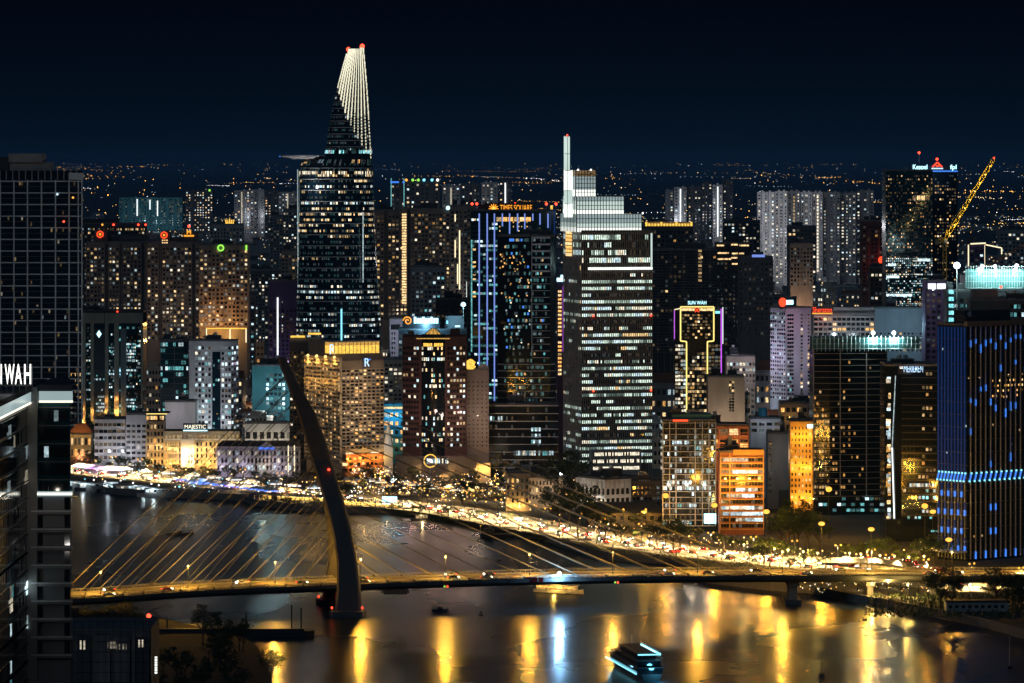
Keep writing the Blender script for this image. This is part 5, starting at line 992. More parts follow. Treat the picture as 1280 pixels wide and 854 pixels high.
# ------------------------------------------------------------------ towers behind the front
def tower(label, xl, xr, yt, Y, wall, pal, lit, cw=2.9, ch=3.3, depth=24, name='apartment_tower', cat='apartment tower', ind=0, seed=1, roof=True, u=(0,1), recess=(), group=None, fw=.55, fh=.5, ybase=None, pitch=1.0, beacon=False):
    b = Bld(name, label, cat, xl, yt, Y, xr=xr, depth=depth, seed=seed, group=group); b.body(wall)
    lo = b.z(ybase) if ybase else 12; lo = max(4, lo); nc = max(2, int(b.L1/cw)); nr = max(2, int((b.h-lo-3)/ch)); rc = set(int(r*nc) for r in recess)
    b.wins('R', nc, nr, lo, b.h-3, pal, lit=lit, fw=fw, fh=fh, cap=ind, skip=(lambda i, j: i in rc) if rc else None, off=.2)
    for r in recess:
        g = MB(); u0 = b.L1*int(r*nc)/nc; b.fbox(g, 'R', u0+.3, u0+b.L1/nc-.3, lo, b.h, .25, 'black_wall'); b.part('recess', g)  # proud black strip: the shade of a recess put into colour
    b.cols('R', [b.L1*k/max(2, nc//3) for k in range(max(2, nc//3)+1)], lo, b.h, out=.7, w=.6, m=wall, one=True, name='wall_ribs')
    if roof: b.roof(plant=3, tank=False, beacon=beacon)
    return b
# residential trio at left
b = tower('wide brown apartment slab behind the trio with red roof beacons', 84, 181, 280, 3950, 'dark_wall', 'resi', .16, seed=70, ybase=420); 
for x in (128,142,173,182):
    g = MB(); g.ball((b.u(x),-.5,b.z(281)),.9,'beacon' if x != 128 else 'bulb_amber'); b.part('beacon', g)
b.wins('R', 26, 1, b.z(289), b.z(284.5), 'warm', lit=.75, cap=26, off=.3, u0=b.L1*.3)
b = tower('tan apartment tower with red ring emblem, leftmost of the warm lit trio', 108, 181, 304, 3560, 'brown_wall', 'resi', .40, seed=71, ind=60, recess=(.32,.62,.95), ybase=415); H = b.h
b.box('crown_block', b.u(118), b.u(134), 2, 14, H-.02, b.z(287), 'dark_wall'); b.box('crown_block', b.u(150), b.u(180), 3, 14, H-.02, b.z(295), 'dark_wall')
def hexlogo(b, x, y, m='sign_red', r=2.6):
    g = MB(); cx, cz = b.u(x), b.z(y)
    for k in range(6):
        t0, t1 = 2*pi*k/6+pi/6, 2*pi*(k+1)/6+pi/6; g.tube((cx+r*cos(t0),.8,cz+r*sin(t0)),(cx+r*cos(t1),.8,cz+r*sin(t1)),.5,m,5)
    g.ball((cx,.8,cz),1.0,'sign_orange'); b.part('ring_emblem', g)
hexlogo(b, 125, 293)
b = tower('tan apartment tower with gold M emblem, middle of the warm lit trio', 184, 249, 304, 3520, 'brown_wall', 'resi', .36, seed=72, ind=60, recess=(.28,.9), ybase=425); H = b.h
b.box('crown_block', b.u(200), b.u(212), 2, 14, H-.02, b.z(290), 'dark_wall'); b.box('crown_block', b.u(228), b.u(247), 2, 14, H-.02, b.z(291), 'dark_wall'); hexlogo(b, 205, 294)
b.wins('R', 3, 2, b.z(305), b.z(299), 'gold', lit=1, u0=b.u(202), u1=b.u(210), off=.4, cap=80)
g = MB(); u, z = b.u(236), b.z(293); 
for p, q in (((-1.3,0),(-1.3,3.4)),((-1.3,3.4),(0,1.4)),((0,1.4),(1.3,3.4)),((1.3,3.4),(1.3,0))): g.tube((u+p[0],1.2,z+p[1]),(u+q[0],1.2,z+q[1]),.38,'sign_orange',4)
b.part('emblem', g); g = MB(); g.box(u-4, u+4, 1, 1.4, z-1.8, z-.6, 'sign_orange'); b.part('sign_bar', g); g = MB(); g.ball((u,1.2,b.z(283)),1.1,'beacon'); b.part('beacon', g)
b = tower('orange tinted apartment tower with green round sign, rightmost of the warm lit trio', 249.5, 310, 307, 3480, 'tan_wall', 'resi', .40, seed=73, ind=60, recess=(), ybase=408)
g = MB(); cx, cz = b.u(276), b.z(310)
for k in range(12): t0, t1 = 2*pi*k/12, 2*pi*(k+1)/12; g.tube((cx+2.2*cos(t0),-1,cz+2.2*sin(t0)),(cx+2.2*cos(t1),-1,cz+2.2*sin(t1)),.6,'led_green',5)
b.part('round_sign', g); g = MB(); g.box(b.u(307),b.u(309),-1,-.6,b.z(313),b.z(306.5),'led_green'); b.part('sign_bar', g)
g = MB(); xs = (258.5,288,308)
for x in xs: g.box(b.u(x)-.4,b.u(x)+.4,-4.5,-4.1,b.z(428),b.z(410.5),'led_warm')
g.box(b.u(258),b.u(309),-4.5,-4.1,b.z(411.2),b.z(409.8),'gold'); b.box('podium', b.u(258), b.u(309.5), -4, -.02, -2, b.z(409), 'tan_wall'); b.part('light_strip', g); b.wins('R', 12, 3, b.z(427), b.z(413), 'gold', lit=.5, u0=b.u(260), u1=b.u(307), off=4.2, cap=100)
washer(b, 'R', [6, 16, 28], b.z(405), 9, (1,.45,.12), 2600, 1); washer(b, 'R', [8, 24], b.z(380), 14, (1,.45,.15), 2000, 1); washer(b, 'R', [8, 24], b.z(425), 12, GOLD, 5000, 1)
for (x, p) in ((125,7000),(155,5000),(200,6000),(230,6000)): plight((wx(x,3480), 3480, 70), (1,.75,.55), p*.7, 2)
b = tower('grey office block with a golden crown sign behind the warm lit trio', 263, 303, 281, 4300, 'grey_wall', 'cool', .16, seed=74); g = MB(); u, z = b.u(287), b.z(280)
for k in (-2,-1,0,1,2): g.tube((u+k*1.5,1,z),(u+k*2.0,1,z+(5 if k == 0 else 4)),.6,'gold',5)
g.box(u-4,u+4,.6,1.4,z-.8,z+1.2,'gold'); b.part('crown_sign', g)
# far slabs at left
b = tower('far teal lit apartment slabs with bright vertical strips beyond the left trio', 149, 228, 247, 11800, 'teal_wall', 'dim', .2, cw=7, ch=6, depth=40, seed=75, roof=False)
for x in (155,161,164.5,170,177,186,198,210,220): b.cols('R', [b.u(x)], 4, b.h*b.r.uniform(.75,1.04), out=3, w=b.r.uniform(3,9), m='teal_wall', name='stair_core')
g = MB()
for x, y0, y1 in ((171.5,249,270),(187.5,250,262),(197,251,270)): b.fbox(g, 'R', b.u(x)-1.4, b.u(x)+1.4, b.z(y1), b.z(y0), 3.4, 'white_tube')
b.part('light_strip', g)
for (x, p) in ((165,1),(185,1),(205,1)): plight((wx(x,11600), 11640, 25), (.6,.9,1), 90000, 6, name='facade_fill')  # unseen fill lamps hung before the far slabs to brighten their faces
for i, (xl, xr, yt, Y, lit, pal, w, lab) in enumerate([
  (232,266,238,11000,.35,'dots','dark_wall','far warm dotted apartment block topped by a small green light'),
  (293,312,238,10500,.35,'dots','grey_wall','far pale apartment tower at the left end of the row behind the tallest tower'),
  (313,330,237,10600,.32,'white','grey_wall','far white dotted apartment tower second from left in its row'),
  (331,347,238,10700,.34,'dots','dark_wall','far dark dotted apartment tower third in the row behind the tallest tower'),
  (348,372,240,10400,.3,'white','grey_wall','far apartment tower touching the left edge of the tallest tower'),
  (488,506,228,6300,.2,'dots','dark_wall','far apartment tower with blue outlined roof right of the tallest tower'),
  (507,549,226,6400,.32,'dots','dark_wall','far wide dotted apartment tower with blue and green roof lights'),
  (553,575,232,8200,.4,'white','grey_wall','far white dotted tower leftmost of the cluster above the brown twin blocks'),
  (577,600,230,8400,.42,'white','dark_wall','far white dotted tower second of the cluster beside the sunburst sign'),
  (602,622,228,8300,.42,'white','grey_wall','far white dotted tower rising left of the sunburst sign letters'),
  (624,639,226,8500,.40,'dots','dark_wall','far tower with a pale vertical strip above the sunburst sign letters'),
  (832,842,238,9400,.35,'white','grey_wall','far slim pale tower at the left of the small white cluster'),
  (843,858,234,9300,.42,'white','grey_wall','far tower with bright white edge in the small white cluster'),
  (860,876,233,9350,.30,'dots','dark_wall','far dark dotted tower in the middle of the small white cluster'),
  (877,890,228,9500,.38,'white','dark_wall','far tower under orange roof lamps in the small white cluster'),
  (891,903,231,9450,.4,'white','grey_wall','far white dotted tower with bright vertical strip in the small cluster'),
  (904,916,225,9500,.34,'white','dark_wall','far tower at the right end of the small white cluster')]):
    b = tower(lab, xl, xr, yt, Y, w, pal, lit, cw=6.5, ch=6, depth=45, seed=80+i, roof=False, fw=.42, fh=.42)
    H = b.h
    b.cols('R', [b.L1*b.r.uniform(.15,.85)], 4, H+3, out=2, w=5, m=w, name='stair_core')
    if i in (1, 4, 7, 10, 12, 15): g = MB(); b.fbox(g, 'R', b.L1*.45, b.L1*.45+2.6, 25, H-4, 2.6, 'white_tube' if i > 9 else 'n2'); b.part('light_strip', g)
    if i == 0: g = MB(); g.ball((b.u(262),-2,b.z(238)),3,'led_green'); b.part('roof_lamp', g)
    if i == 5:
        for x in (489,505): g = MB(); b.fbox(g,'R',b.u(x)-.6,b.u(x)+.6,b.z(258),b.z(223),1,'t2'); b.part('light_strip', g)
        g = MB(); b.fbox(g,'R',0,b.L1,H-1,H+1.5,1.2,'led_blue'); b.part('light_strip', g)
    if i == 6: 
        for x, m in ((508,'bulb_amber'),(516,'led_green'),(523,'led_green'),(530,'bulb_cyan'),(540,'bulb_cyan'),(547,'bulb_white')): g = MB(); g.ball((b.u(x),-2,H+1),2,m); b.part('roof_lamp', g)
    plight((wx((xl+xr)/2,Y), Y-110, H*.5), (.9,.92,1), 50000, 8, name='facade_fill')  # added fill light in mid-air, no lamp body, brightens this tower's front
# white condominium wall at right, rows of slabs
for i, (xl, xr, yt, w, lit, lab) in enumerate([(947,968,240,'white_wall',.45,'pale lit slab at the left end of the long white condominium row'),(969,984,239,'white_wall',.4,'second pale slab of the long white condominium row'),(985,1000,239,'grey_wall',.35,'grey slab with orange stair strip in the white condominium row'),(1001,1015,240,'white_wall',.3,'narrow pale slab in the middle of the white condominium row'),(1016,1028,240,'white_wall',.3,'slab with a bright dotted white stair line in the condominium row'),(1029,1050,240,'grey_wall',.4,'wide grey dotted slab of the white condominium row'),(1051,1070,241,'grey_wall',.42,'grey dotted slab second from right of the condominium row'),(1071,1092,238,'grey_wall',.42,'grey dotted slab at the right end of the condominium row')]):
    b = tower(lab, xl, xr, yt, 6600+i*25, w, 'white', lit, cw=4.6, ch=4.6, depth=35, seed=110+i, roof=False, fw=.45, fh=.42)
    b.cols('R', [b.L1*.3, b.L1*.72], 4, b.h+2, out=2, w=3, m=w, name='stair_core')
    if i in (2, 4): g = MB(); [b.fbox(g,'R',b.L1*.5-.9,b.L1*.5+.9,20+k*5,22.8+k*5,2.4,'w2' if i == 2 else 'n3') for k in range(int((b.h-24)/5))]; b.part('stair_lights', g)
    plight((wx((xl+xr)/2,6500), 6500, 80), (.92,.94,1), 30000, 6, name='facade_fill')  # unseen fill added in front of each slab to lift its facade
# mid-ground towers
def T_(label, *a, **k): return tower(label, *a, **k)
b = T_('tall warm lit apartment slab with a bright stair light column right of the tallest tower', 500, 562, 262, 3700, 'brown_wall', 'warm', .32, seed=130, ind=80, recess=(.2,), ybase=400)
g = MB()
for k in range(34): z = b.z(380)+k*(b.z(266)-b.z(380))/34; b.fbox(g, 'R', b.u(502.5), b.u(508), z, z+1.5, .4, 'w3')
b.part('stair_lights', g); g = MB(); g.ball((b.u(560),-1,b.z(260)),1.7,'sign_cyan'); b.part('roof_lamp', g)
T_('brown apartment slab with scattered yellow rooms touching the tallest tower', 466, 499, 264, 3720, 'brown_wall', 'warm', .34, seed=131, ind=60, ybase=400, recess=(.55,)); plight((wx(490,3600), 3590, 60), (1,.75,.5), 16000, 2); plight((wx(540,3600), 3590, 60), (1,.75,.5), 16000, 2)
b = T_('slender beige tower with gold vertical light lines left of the sunburst tower', 563, 590, 258, 3500, 'tan_wall', 'dim', .12, seed=132, ind=40, ybase=400)
for x, y0, y1 in ((569,268,277),(569,300,322),(574.5,288,362),(572,330,355)): b.led([[('R', b.u(x), b.z(y0), b.u(x), b.z(y1))]], 'led_warm', .45)
g = MB(); b.fbox(g, 'R', b.u(583), b.u(584.5), b.z(378), b.z(352), .4, 'crown_bright'); b.part('light_strip', g); plight((b.root.location[0]+b.u(584), 3478, b.z(370)), (1,.95,.95), 3500, .8)
b = T_('narrow dark tower with red beacons just left of the sunburst tower', 584, 592, 256, 3300, 'tan_wall', 'dim', .1, seed=133, ind=10)
T_('grey mid-rise block with pale vertical window lines before the brown slabs', 514, 556, 334, 3300, 'grey_wall', 'cool', .22, seed=134, ind=60, ybase=420)
T_('teal roofed block with cyan lamps behind the cyan rooftop sign', 545, 590, 375, 3150, 'dark_wall', 'teal', .12, seed=135, ind=40)
T_('tall unlit grey slab pair left of the tallest tower', 338, 353, 270, 5200, 'grey_wall', 'dim', .1, seed=136)
T_('white dotted residential tower directly left of the tallest tower', 354, 374, 262, 5000, 'grey_wall', 'white', .3, seed=137, ybase=345)
T_('brown block with two rows of yellow windows left of the tallest tower', 352, 373, 314, 3900, 'tan_wall', 'warm', .2, seed=138, ind=20)
T_('low grey block dotted with cool lit windows beside the orange tinted tower', 310, 352, 338, 4200, 'dark_wall', 'white', .35, seed=139)
T_('dark teal narrow block behind the white square window building', 298, 318, 372, 3700, 'dark_wall', 'cool', .25, seed=140)
# behind Vietnam-style mixed blocks right of the white crowned tower
b = T_('dark residential tower with gold lit roof crown right of the white crowned tower', 806, 866, 283, 3500, 'dark_wall', 'warm', .05, seed=141, ind=60, ybase=420); g = MB(); b.box('crown_wall', 1, b.L1-1, 2, 10, b.h, b.z(277.5), 'cream'); 
for k in range(16): b.fbox(g, 'R', b.L1*k/16+.4, b.L1*(k+1)/16-.3, b.h+.2, b.h+(2.2 if k % 5 else 3.4), .3, 'gold')
b.part('crown_lights', g)
b = T_('black grid residential slab in front of the gold crowned dark tower', 814, 896, 313, 3150, 'black_wall', 'warm', .035, seed=142, ind=80, ybase=440, u=(0,1)); b.slabs('R', 36, b.z(440), b.h, out=.35, th=.35, m='slab_dim', one=True, name='floor_slabs'); b.cols('R', [b.L1*k/10 for k in range(11)], 6, b.h, out=.5, w=.4, m='slab_dim')
g = MB(); [b.fbox(g,'R',b.u(873),b.u(877),b.z(352)+k*2.6,b.z(352)+k*2.6+1.5,.5,'w1' if k%2 else 'w2') for k in range(9)]; b.part('stair_lights', g)
b = T_('black tower with rows of amber strip lights near its top', 895, 940, 305, 3400, 'black_wall', 'dim', .015, seed=143, ind=40)
for x0, x1, y in ((896,905,307),(914,922,306),(924,936,307),(897,911,316.5),(915,922,317),(924,930,317),(897,914,324),(914,924,322.5),(915,922,330)):
    g = MB(); b.fbox(g, 'R', b.u(x0), b.u(x1), b.z(y)-.5, b.z(y)+.6, .5, 'w3'); b.part('window_row', g)
b = T_('dark grey grid tower beside the black amber striped tower', 924, 966, 322, 3100, 'concrete_dark', 'dim', .02, seed=144, ind=60, ybase=420); b.slabs('R', 30, b.z(420), b.h, out=.4, th=.3, m='slab_dim', one=True, name='floor_slabs'); b.cols('R', [b.L1*k/7 for k in range(8)], 6, b.h, out=.5, w=.35, m='slab_dim'); g = MB(); g.box(b.u(940),b.u(956),-.2,.4,b.h+.2,b.h+2,'led_violet'); b.part('roof_sign', g)
b = T_('slim beige tower uplit orange from its foot, standing alone', 988, 1016, 305, 4100, 'tan_wall', 'dim', .12, seed=145, ybase=358); washer(b, 'R', [3, 8], 12, 12, (1,.5,.12), 16000, 1); washer(b, 'R', [5], 45, 22, (1,.65,.4), 26000, 1.5)
T_('low wide dotted apartment slab below the white condominium row', 905, 950, 276, 6000, 'dark_wall', 'white', .3, seed=146, cw=4.5, ch=4.5)
b = T_('dark red residential tower with a large red lamp on its corner', 1078, 1108, 277, 3600, 'red_brown', 'amber', .06, seed=147, ind=40, ybase=370); g = MB(); g.ball((b.u(1102),-2.5,b.z(325)),3.0,'sign_red'); b.part('red_lamp', g); plight((b.root.location[0]+b.u(1102), 3588, b.z(325)), (1,.05,.02), 2500, 1.5); b.cols('R', [b.u(1086), b.u(1093), b.u(1099)], b.z(365), b.z(286), out=.4, w=.4, m='terracotta')
T_('brown dotted block half hidden under the white condominium row', 985, 1020, 283, 5600, 'brown_wall', 'dots', .25, seed=148, cw=4.5, ch=4.5)
T_('dark block at the foot of the dark red tower with a white window row', 1088, 1108, 336, 3300, 'red_brown', 'white', .12, seed=149, ind=30)
# glass twin with blue rooftop signs
b = Bld('office_tower', 'glass office tower reflecting city lights under blue white and red rooftop signs', 'office tower', 1107, 214, 3050, xr=1166, depth=30, seed=150); b.body('glass_teal'); H = b.h
b.wins('R', 22, 30, b.z(345), b.z(218), 'warm', lit=.22, fw=.4, fh=.4, cap=0, dark='glass', rowlit=[.12,.2,.3]); b.wins('R', 24, 22, b.z(384), b.z(322), 'cool', lit=.5, fw=.55, fh=.5, cap=100, rowlit=[.35,.5,.7,.9], dark='glass_teal')
b.wins('R', 4, 1, b.z(251), b.z(244), 'warm', lit=1, u0=b.u(1140), u1=b.u(1162), off=.35, fw=.8, fh=.8, cap=110); b.wins('R', 20, 6, b.z(384), b.z(360), 'amber', lit=.3, fw=.4, fh=.5, off=.3, cap=0, dark=None)
g = MB()
for y, x0, x1 in ((325,1147,1163),(331,1110,1120),(346,1108,1124),(369,1108,1140)): b.fbox(g, 'R', b.u(x0), b.u(x1), b.z(y)-.9, b.z(y)+.8, .4, 'c3')
b.part('lit_floors', g); b.roof(plant=0)
b = Bld('office_tower', 'dark upper office tower carrying blue white and red rooftop letters', 'office tower', 1137, 214, 3110, xr=1197, depth=30, seed=151); b.body('glass'); H = b.h; b.wins('R', 9, 34, b.z(360), b.z(218), 'warm', lit=.25, fw=.6, fh=.5, u0=b.u(1168), u1=b.L1-1, cap=100, rowlit=[.1,.3,.5,.05])
b.box('sign_band', b.u(1137), b.L1, -.4, .6, H, b.z(207), 'black_wall'); g = MB(); g.box(b.u(1136.5), b.L1, -.9, -.45, H-.5, H+.4, 'led_blue'); b.part('light_strip', g)
text('Keppel', b.u(1159)-b.u(1141), 3.2, (b.u(1150), -.6, b.z(211.5)), 'sign_cyan', b.root, bold=.05); text('fpl', b.u(1196)-b.u(1188), 3.0, (b.u(1191.8), -.6, b.z(211.5)), 'sign_cyan', b.root, bold=.05)
g = MB(); u = b.u(1171.5); g.tube((u-3.4,-.6,b.z(209)),(u,-.6,b.z(203)),.6,'sign_red',5); g.tube((u,-.6,b.z(203)),(u+3.4,-.6,b.z(209)),.6,'sign_red',5); g.tube((u-1,-.6,b.z(208)),(u+2,-.6,b.z(207)),.6,'sign_red',5); g.box(u-4,u+4,-.8,-.5,b.z(211.5),b.z(210),'sign_blue'); b.part('emblem', g)
for x, y in ((1149.5,191),(1172,199)):
    g = MB(); g.tube((b.u(x),4,H),(b.u(x),4,b.z(y)),.2,'steel'); p = b.part('antenna', g); g = MB(); g.ball((b.u(x),4,b.z(y)),.9,'beacon'); b.part('beacon', g, parent=p)
plight((b.root.location[0]+b.u(1160), 3098, b.z(212)), (.3,.6,1), 5000, 2)
# crane and building site
CY = 2900; cx = wx(1181, CY); g0 = wz(335, CY)
cr = thing('tower_crane', 'yellow lattice tower crane with its long jib raised to the upper right', 'crane', (cx, CY, G))
def lattice(pts, w, m, n, r=.13):
    (ax, az), (bx, bz) = pts; L = sqrt((bx-ax)**2+(bz-az)**2); dx, dz = (bx-ax)/L, (bz-az)/L; nx, nz = -dz, dx; g = MB()
    ch = lambda t, s, y: (ax+dx*t*L+nx*s*w/2, y, az+dz*t*L+nz*s*w/2)
    for s, y in ((-1,-w/2),(-1,w/2),(1,0)): g.tube(ch(0, s, y), ch(1, s, y), r*1.5, m, 4)
    for k in range(n):
        t0, t1 = k/n, (k+1)/n
        for y in (-w/2, w/2): g.tube(ch(t0, -1, y), ch((t0+t1)/2, 1, 0), r, m, 3); g.tube(ch((t0+t1)/2, 1, 0), ch(t1, -1, y), r, m, 3)
        g.tube(ch(t0, -1, -w/2), ch(t1, -1, w/2), r, m, 3)
    return g
zz = lambda y: wz(y, CY)-G; xx = lambda x: wx(x, CY)-cx
lattice([(0, 0), (0, zz(300))], 2.2, 'crane_yellow', 34).build('mast', cr); jb = lattice([(xx(1182), zz(299)), (xx(1242), zz(199))], 2.0, 'crane_yellow', 26, .2).build('jib', cr); lattice([(xx(1182), zz(299)), (xx(1172), zz(302))], 2.2, 'crane_yellow', 3).build('counter_jib', cr)
g = MB(); g.box(xx(1169), xx(1173), -1.5, 1.5, zz(306), zz(299), 'concrete_dark'); g.build('counterweight', cr); g = MB(); g.box(xx(1180), xx(1184), -2.6, -1, zz(304), zz(299), 'white_wall'); g.build('cab', cr); g = MB(); g.tube((xx(1181),0,zz(299)),(xx(1184),0,zz(286)),.35,'crane_yellow'); g.tube((xx(1184),0,zz(286)),(xx(1240),0,zz(200)),.09,'steel',3); g.tube((xx(1184),0,zz(286)),(xx(1171),0,zz(301)),.09,'steel',3); g.build('tie_frame', cr)
for k in range(9):
    t = .08+k*.105; x, z = xx(1182+60*t), zz(299-100*t); g = MB(); g.ball((x,-1.6,z-.4), .42, 'bulb_gold'); g.build('jib_lamp', jb); plight((x, -5, z), (1,.8,.25), 900, .4, parent=cr)
g = MB(); g.ball((xx(1242.5),0,zz(197.5)),.6,'beacon'); g.build('beacon', jb)
b = Bld('construction_site', 'teal netted building under construction lit by very bright white floodlights', 'building', 1207, 345, 2640, xr=1300, depth=34, seed=152); b.body('concrete'); H = b.h; b.box('scaffold_net', -.4, b.L1, -1.4, -.2, b.z(400), H+4, 'net')
g = MB()
for k in range(30): u = b.L1*k/29; g.tube((u,-1.7,b.z(400)),(u,-1.7,b.z(332)),.12,'steel',4)
for y in (333,339,345,352,360): g.tube((0,-1.7,b.z(y)),(b.L1,-1.7,b.z(y)),.12,'steel',4)
b.part('scaffold', g); b.box('sign_panel', b.u(1222), b.L1, -2.4, -1.8, b.z(376), b.z(361), 'black_wall'); text('ICONS', b.u(1273)-b.u(1243), 3.6, (b.u(1258), -2.6, b.z(370)), 'sign_dim', b.root, bold=.06)
b.wins('R', 14, 3, b.z(361), b.z(346), 'teal', lit=.35, off=1.9, fw=.5, fh=.6, cap=42, dark=None); g = MB(); g.box(0, b.L1, 8, 9, b.z(341), b.z(339.5), 'white_tube'); b.part('light_strip', g)
for x, y, p in ((1223,337,1),(1227,333,.8),(1243,333,1.2),(1244,339,.8),(1270,332,1.4),(1267,338,1)):
    g = MB(); g.tube((b.u(x),-3,b.z(y+8)),(b.u(x),-3,b.z(y)),.2,'steel'); q = b.part('flood_mast', g); g = MB(); g.ball((b.u(x),-3.4,b.z(y)),1.15,'flood_white'); b.part('flood_lamp', g, parent=q); plight((b.u(x), -7, b.z(y)-2), (.6,1,.98), 9000*p, 1, parent=b.root)
for x0, x1, yt in ((1160,1172,302),): pass
t = thing('floodlight_mast', 'tall mast with a dazzling white floodlight left of the building site', 'floodlight', (wx(1196,2600), 2600, G)); g = MB(); g.tube((0,0,-1),(0,0,wz(333,2600)-G),.5,'steel',6,.25); p = g.build('mast', t); g = MB(); g.ball((0,-.5,wz(332,2600)-G),2.0,'flood_white'); g.build('flood_lamp', p); plight((0,-5,wz(333,2600)-G), (.6,1,.98), 20000, 1, parent=t)
b = T_('slim dark tower outlined with orange and white light lines behind the building site', 1212, 1230, 306, 3300, 'purple_wall', 'cool', .3, seed=153, ind=40)
for pts in ([(1210.5,333,1210.5,306)], [(1230.5,333,1230.5,306)]):
    for xa, ya, xb, yb in pts: b.led([[('R', b.u(xa), b.z(ya), b.u(xb), b.z(yb))]], 'led_warm', .4)
g = MB(); g.tube((b.u(1213),-.5,b.h+.6),(b.u(1232),-.5,b.h+1.2),.5,'led_warm'); g.tube((b.u(1232),-.5,b.h),(b.u(1252),-.5,b.h-2.4),.45,'led_warm'); g.tube((b.u(1252),-.5,b.h-2.4),(b.u(1252),-.5,b.h-7),.4,'led_warm'); b.part('roof_outline', g)
lattice([(0,0),(22,14)], 1.4, 'terracotta', 10).build('crane_jib', None, (wx(1238,2900), 2900, wz(332,2900)), label='small red lattice crane jib above the floodlit building site', cat='crane')
b = T_('purple lit dark block with a bright white top floor beside the glass twin', 1157, 1184, 352, 2700, 'purple_wall', 'dim', .12, seed=154, ind=60); g = MB(); b.fbox(g, 'R', b.u(1160), b.u(1182), b.h-4.5, b.h-1.2, .4, 'white_tube'); b.part('lit_floor', g)
for x in (1181,1187): g = MB(); b.fbox(g, 'R', b.u(x)-.3, b.u(x)+.3, b.z(405), b.z(372), .5, 'led_purple'); b.part('light_strip', g)
plight((b.root.location[0]+b.u(1170), 2680, b.h-2), (.8,.9,1), 2500, .8)
b = T_('dark block with cyan lit stairwell windows below the building site', 1184, 1213, 365, 2600, 'dark_wall', 'teal', .18, seed=155, ind=60)
for k in range(5): g = MB(); b.fbox(g, 'R', b.u(1186), b.u(1192), b.z(402)+k*4, b.z(402)+k*4+2.2, .4, 't3'); b.part('window', g)
b = Bld('building', 'dark flat-roofed block with a grey plant box left of the blue fin tower roof', 'building', 1213, 376, 2420, xr=1300, depth=20, seed=156); b.body('dark_wall'); b.roof(plant=2); b.box('plant_box', b.u(1216), b.u(1248), 2, 12, b.h, b.h+6, 'brown_wall'); b.wins('R', 8, 3, b.h-14, b.h-1, 'teal', lit=.3, u0=b.u(1262), u1=b.L1, cap=24); g = MB(); g.ball((b.u(1251),-.6,b.h+7.5),.7,'beacon'); b.part('beacon', g)
T_('pale hospital block at far right above the building site', 1250, 1290, 288, 5200, 'grey_wall', 'white', .22, seed=157, cw=4.5, ch=4.5)

# foreground: netted building and bank sheds
b = Bld('scaffolded_building', 'dark netted half-built block in the lower left corner', 'building', -30, 785, 1330, xr=189, depth=30, seed=160); b.body('concrete_dark'); H = b.h
g = MB()
for k in range(24): u = b.L1*k/23; g.tube((u,-1.2,-2),(u,-1.2,H+2.5),.07,'metal_dark',4)
for k in range(16): z = H+2-3*k; g.tube((0,-1.2,z),(b.L1,-1.2,z),.07,'metal_dark',4)
b.part('scaffold', g)
for k in range(9):
    u0 = b.L1*k/9; g = MB(); dz = b.r.uniform(0,4); n = 8
    for q in range(n): ua, ub = u0+1+q*(b.L1/9-1.6)/n, u0+1+(q+1)*(b.L1/9-1.6)/n; o = .4*(q % 2); g.box(ua, ub, -.95-o*.5, -.6-o*.5, H-15-dz, H-1-dz*.5, 'dark_wall' if k % 3 == 2 else 'slab_dim')
    b.part('debris_sheet', g)
for (x, y, m, wd, hh) in ((104,806,'n2',2.2,2.6),(140,806,'n1',2.4,2),(152,808,'n1',3,1.6),(176,804,'n2',2,2.2),(20,824,'c2',.8,2.6)):
    g = MB(); b.fbox(g, 'R', b.u(x)-wd/2, b.u(x)+wd/2, b.z(y)-hh/2, b.z(y)+hh/2, 1.05, m); b.part('lit_opening', g)
g = MB(); 
for k in range(7): g.box(b.u(193.5), b.u(196.5), -.2, .2, b.z(842)+k*.75, b.z(842)+k*.75+.5, 'crown_bright')
g.box(b.u(192.6), b.u(193.2), -.2, .3, -2, b.z(834), 'metal_dark'); b.part('light_ladder', g)
t = thing('mast', 'thin dark mast with a red warning light at the river bank, lower left', 'mast', (wx(186,1400), 1400, 2)); g = MB(); g.tube((0,0,0),(0,0,wz(771,1400)-2),.4,'metal_dark',6,.15); p = g.build('pole', t); g = MB(); g.ball((0,0,wz(770,1400)-2),.75,'beacon'); g.build('beacon', p)
plight((wx(120,1310), 1312, 40), (.9,.9,1), 250, .5)

# ------------------------------------------------------------------ low houses between the towers
R = random.Random(77)
protos = []
for k in range(8):
    w, d, h = R.uniform(9,22), R.uniform(12,20), R.uniform(9,24); wall = R.choice(['beige','grey_wall','white_wall','tan_wall','concrete','lilac_wall']); g = MB(); g.box(-w/2,w/2,0,d,-2,h,wall); g.box(-w/2-.3,w/2+.3,-.5,.2,h-.5,h,'slab')
    g.box(-w/2,w/2,0,.3,h,h+1,wall)
    if k % 3 == 0: g.loft([[(-w/2,.4,h+.02),(w/2,.4,h+.02),(w/2,d,h+.02),(-w/2,d,h+.02)],[(-w/2,d/2,h+4),(w/2,d/2,h+4),(w/2,d/2+.2,h+4),(-w/2,d/2+.2,h+4)]], 'roof_tile')
    else: g.box(-w*.3,w*.2,d*.3,d*.8,h,h+3,wall); g.tube((w*.3,d*.5,h),(w*.3,d*.5,h+2.4),1,'steel',8)
    fl = int(h/3.4); nc = int(w/2.6)
    for j in range(fl):
        for i in range(nc):
            m = R.choice(['w3','n3','w2','c2','a2','n2']) if R.random() < .38 else 'pane'; u = -w/2+(i+.5)*w/nc; z = 1+(j+.5)*(h-1)/fl; g.box(u-.7,u+.7,-.16,.05,z-.8,z+.8,m)
    protos.append((g.mesh('low_house'), w))
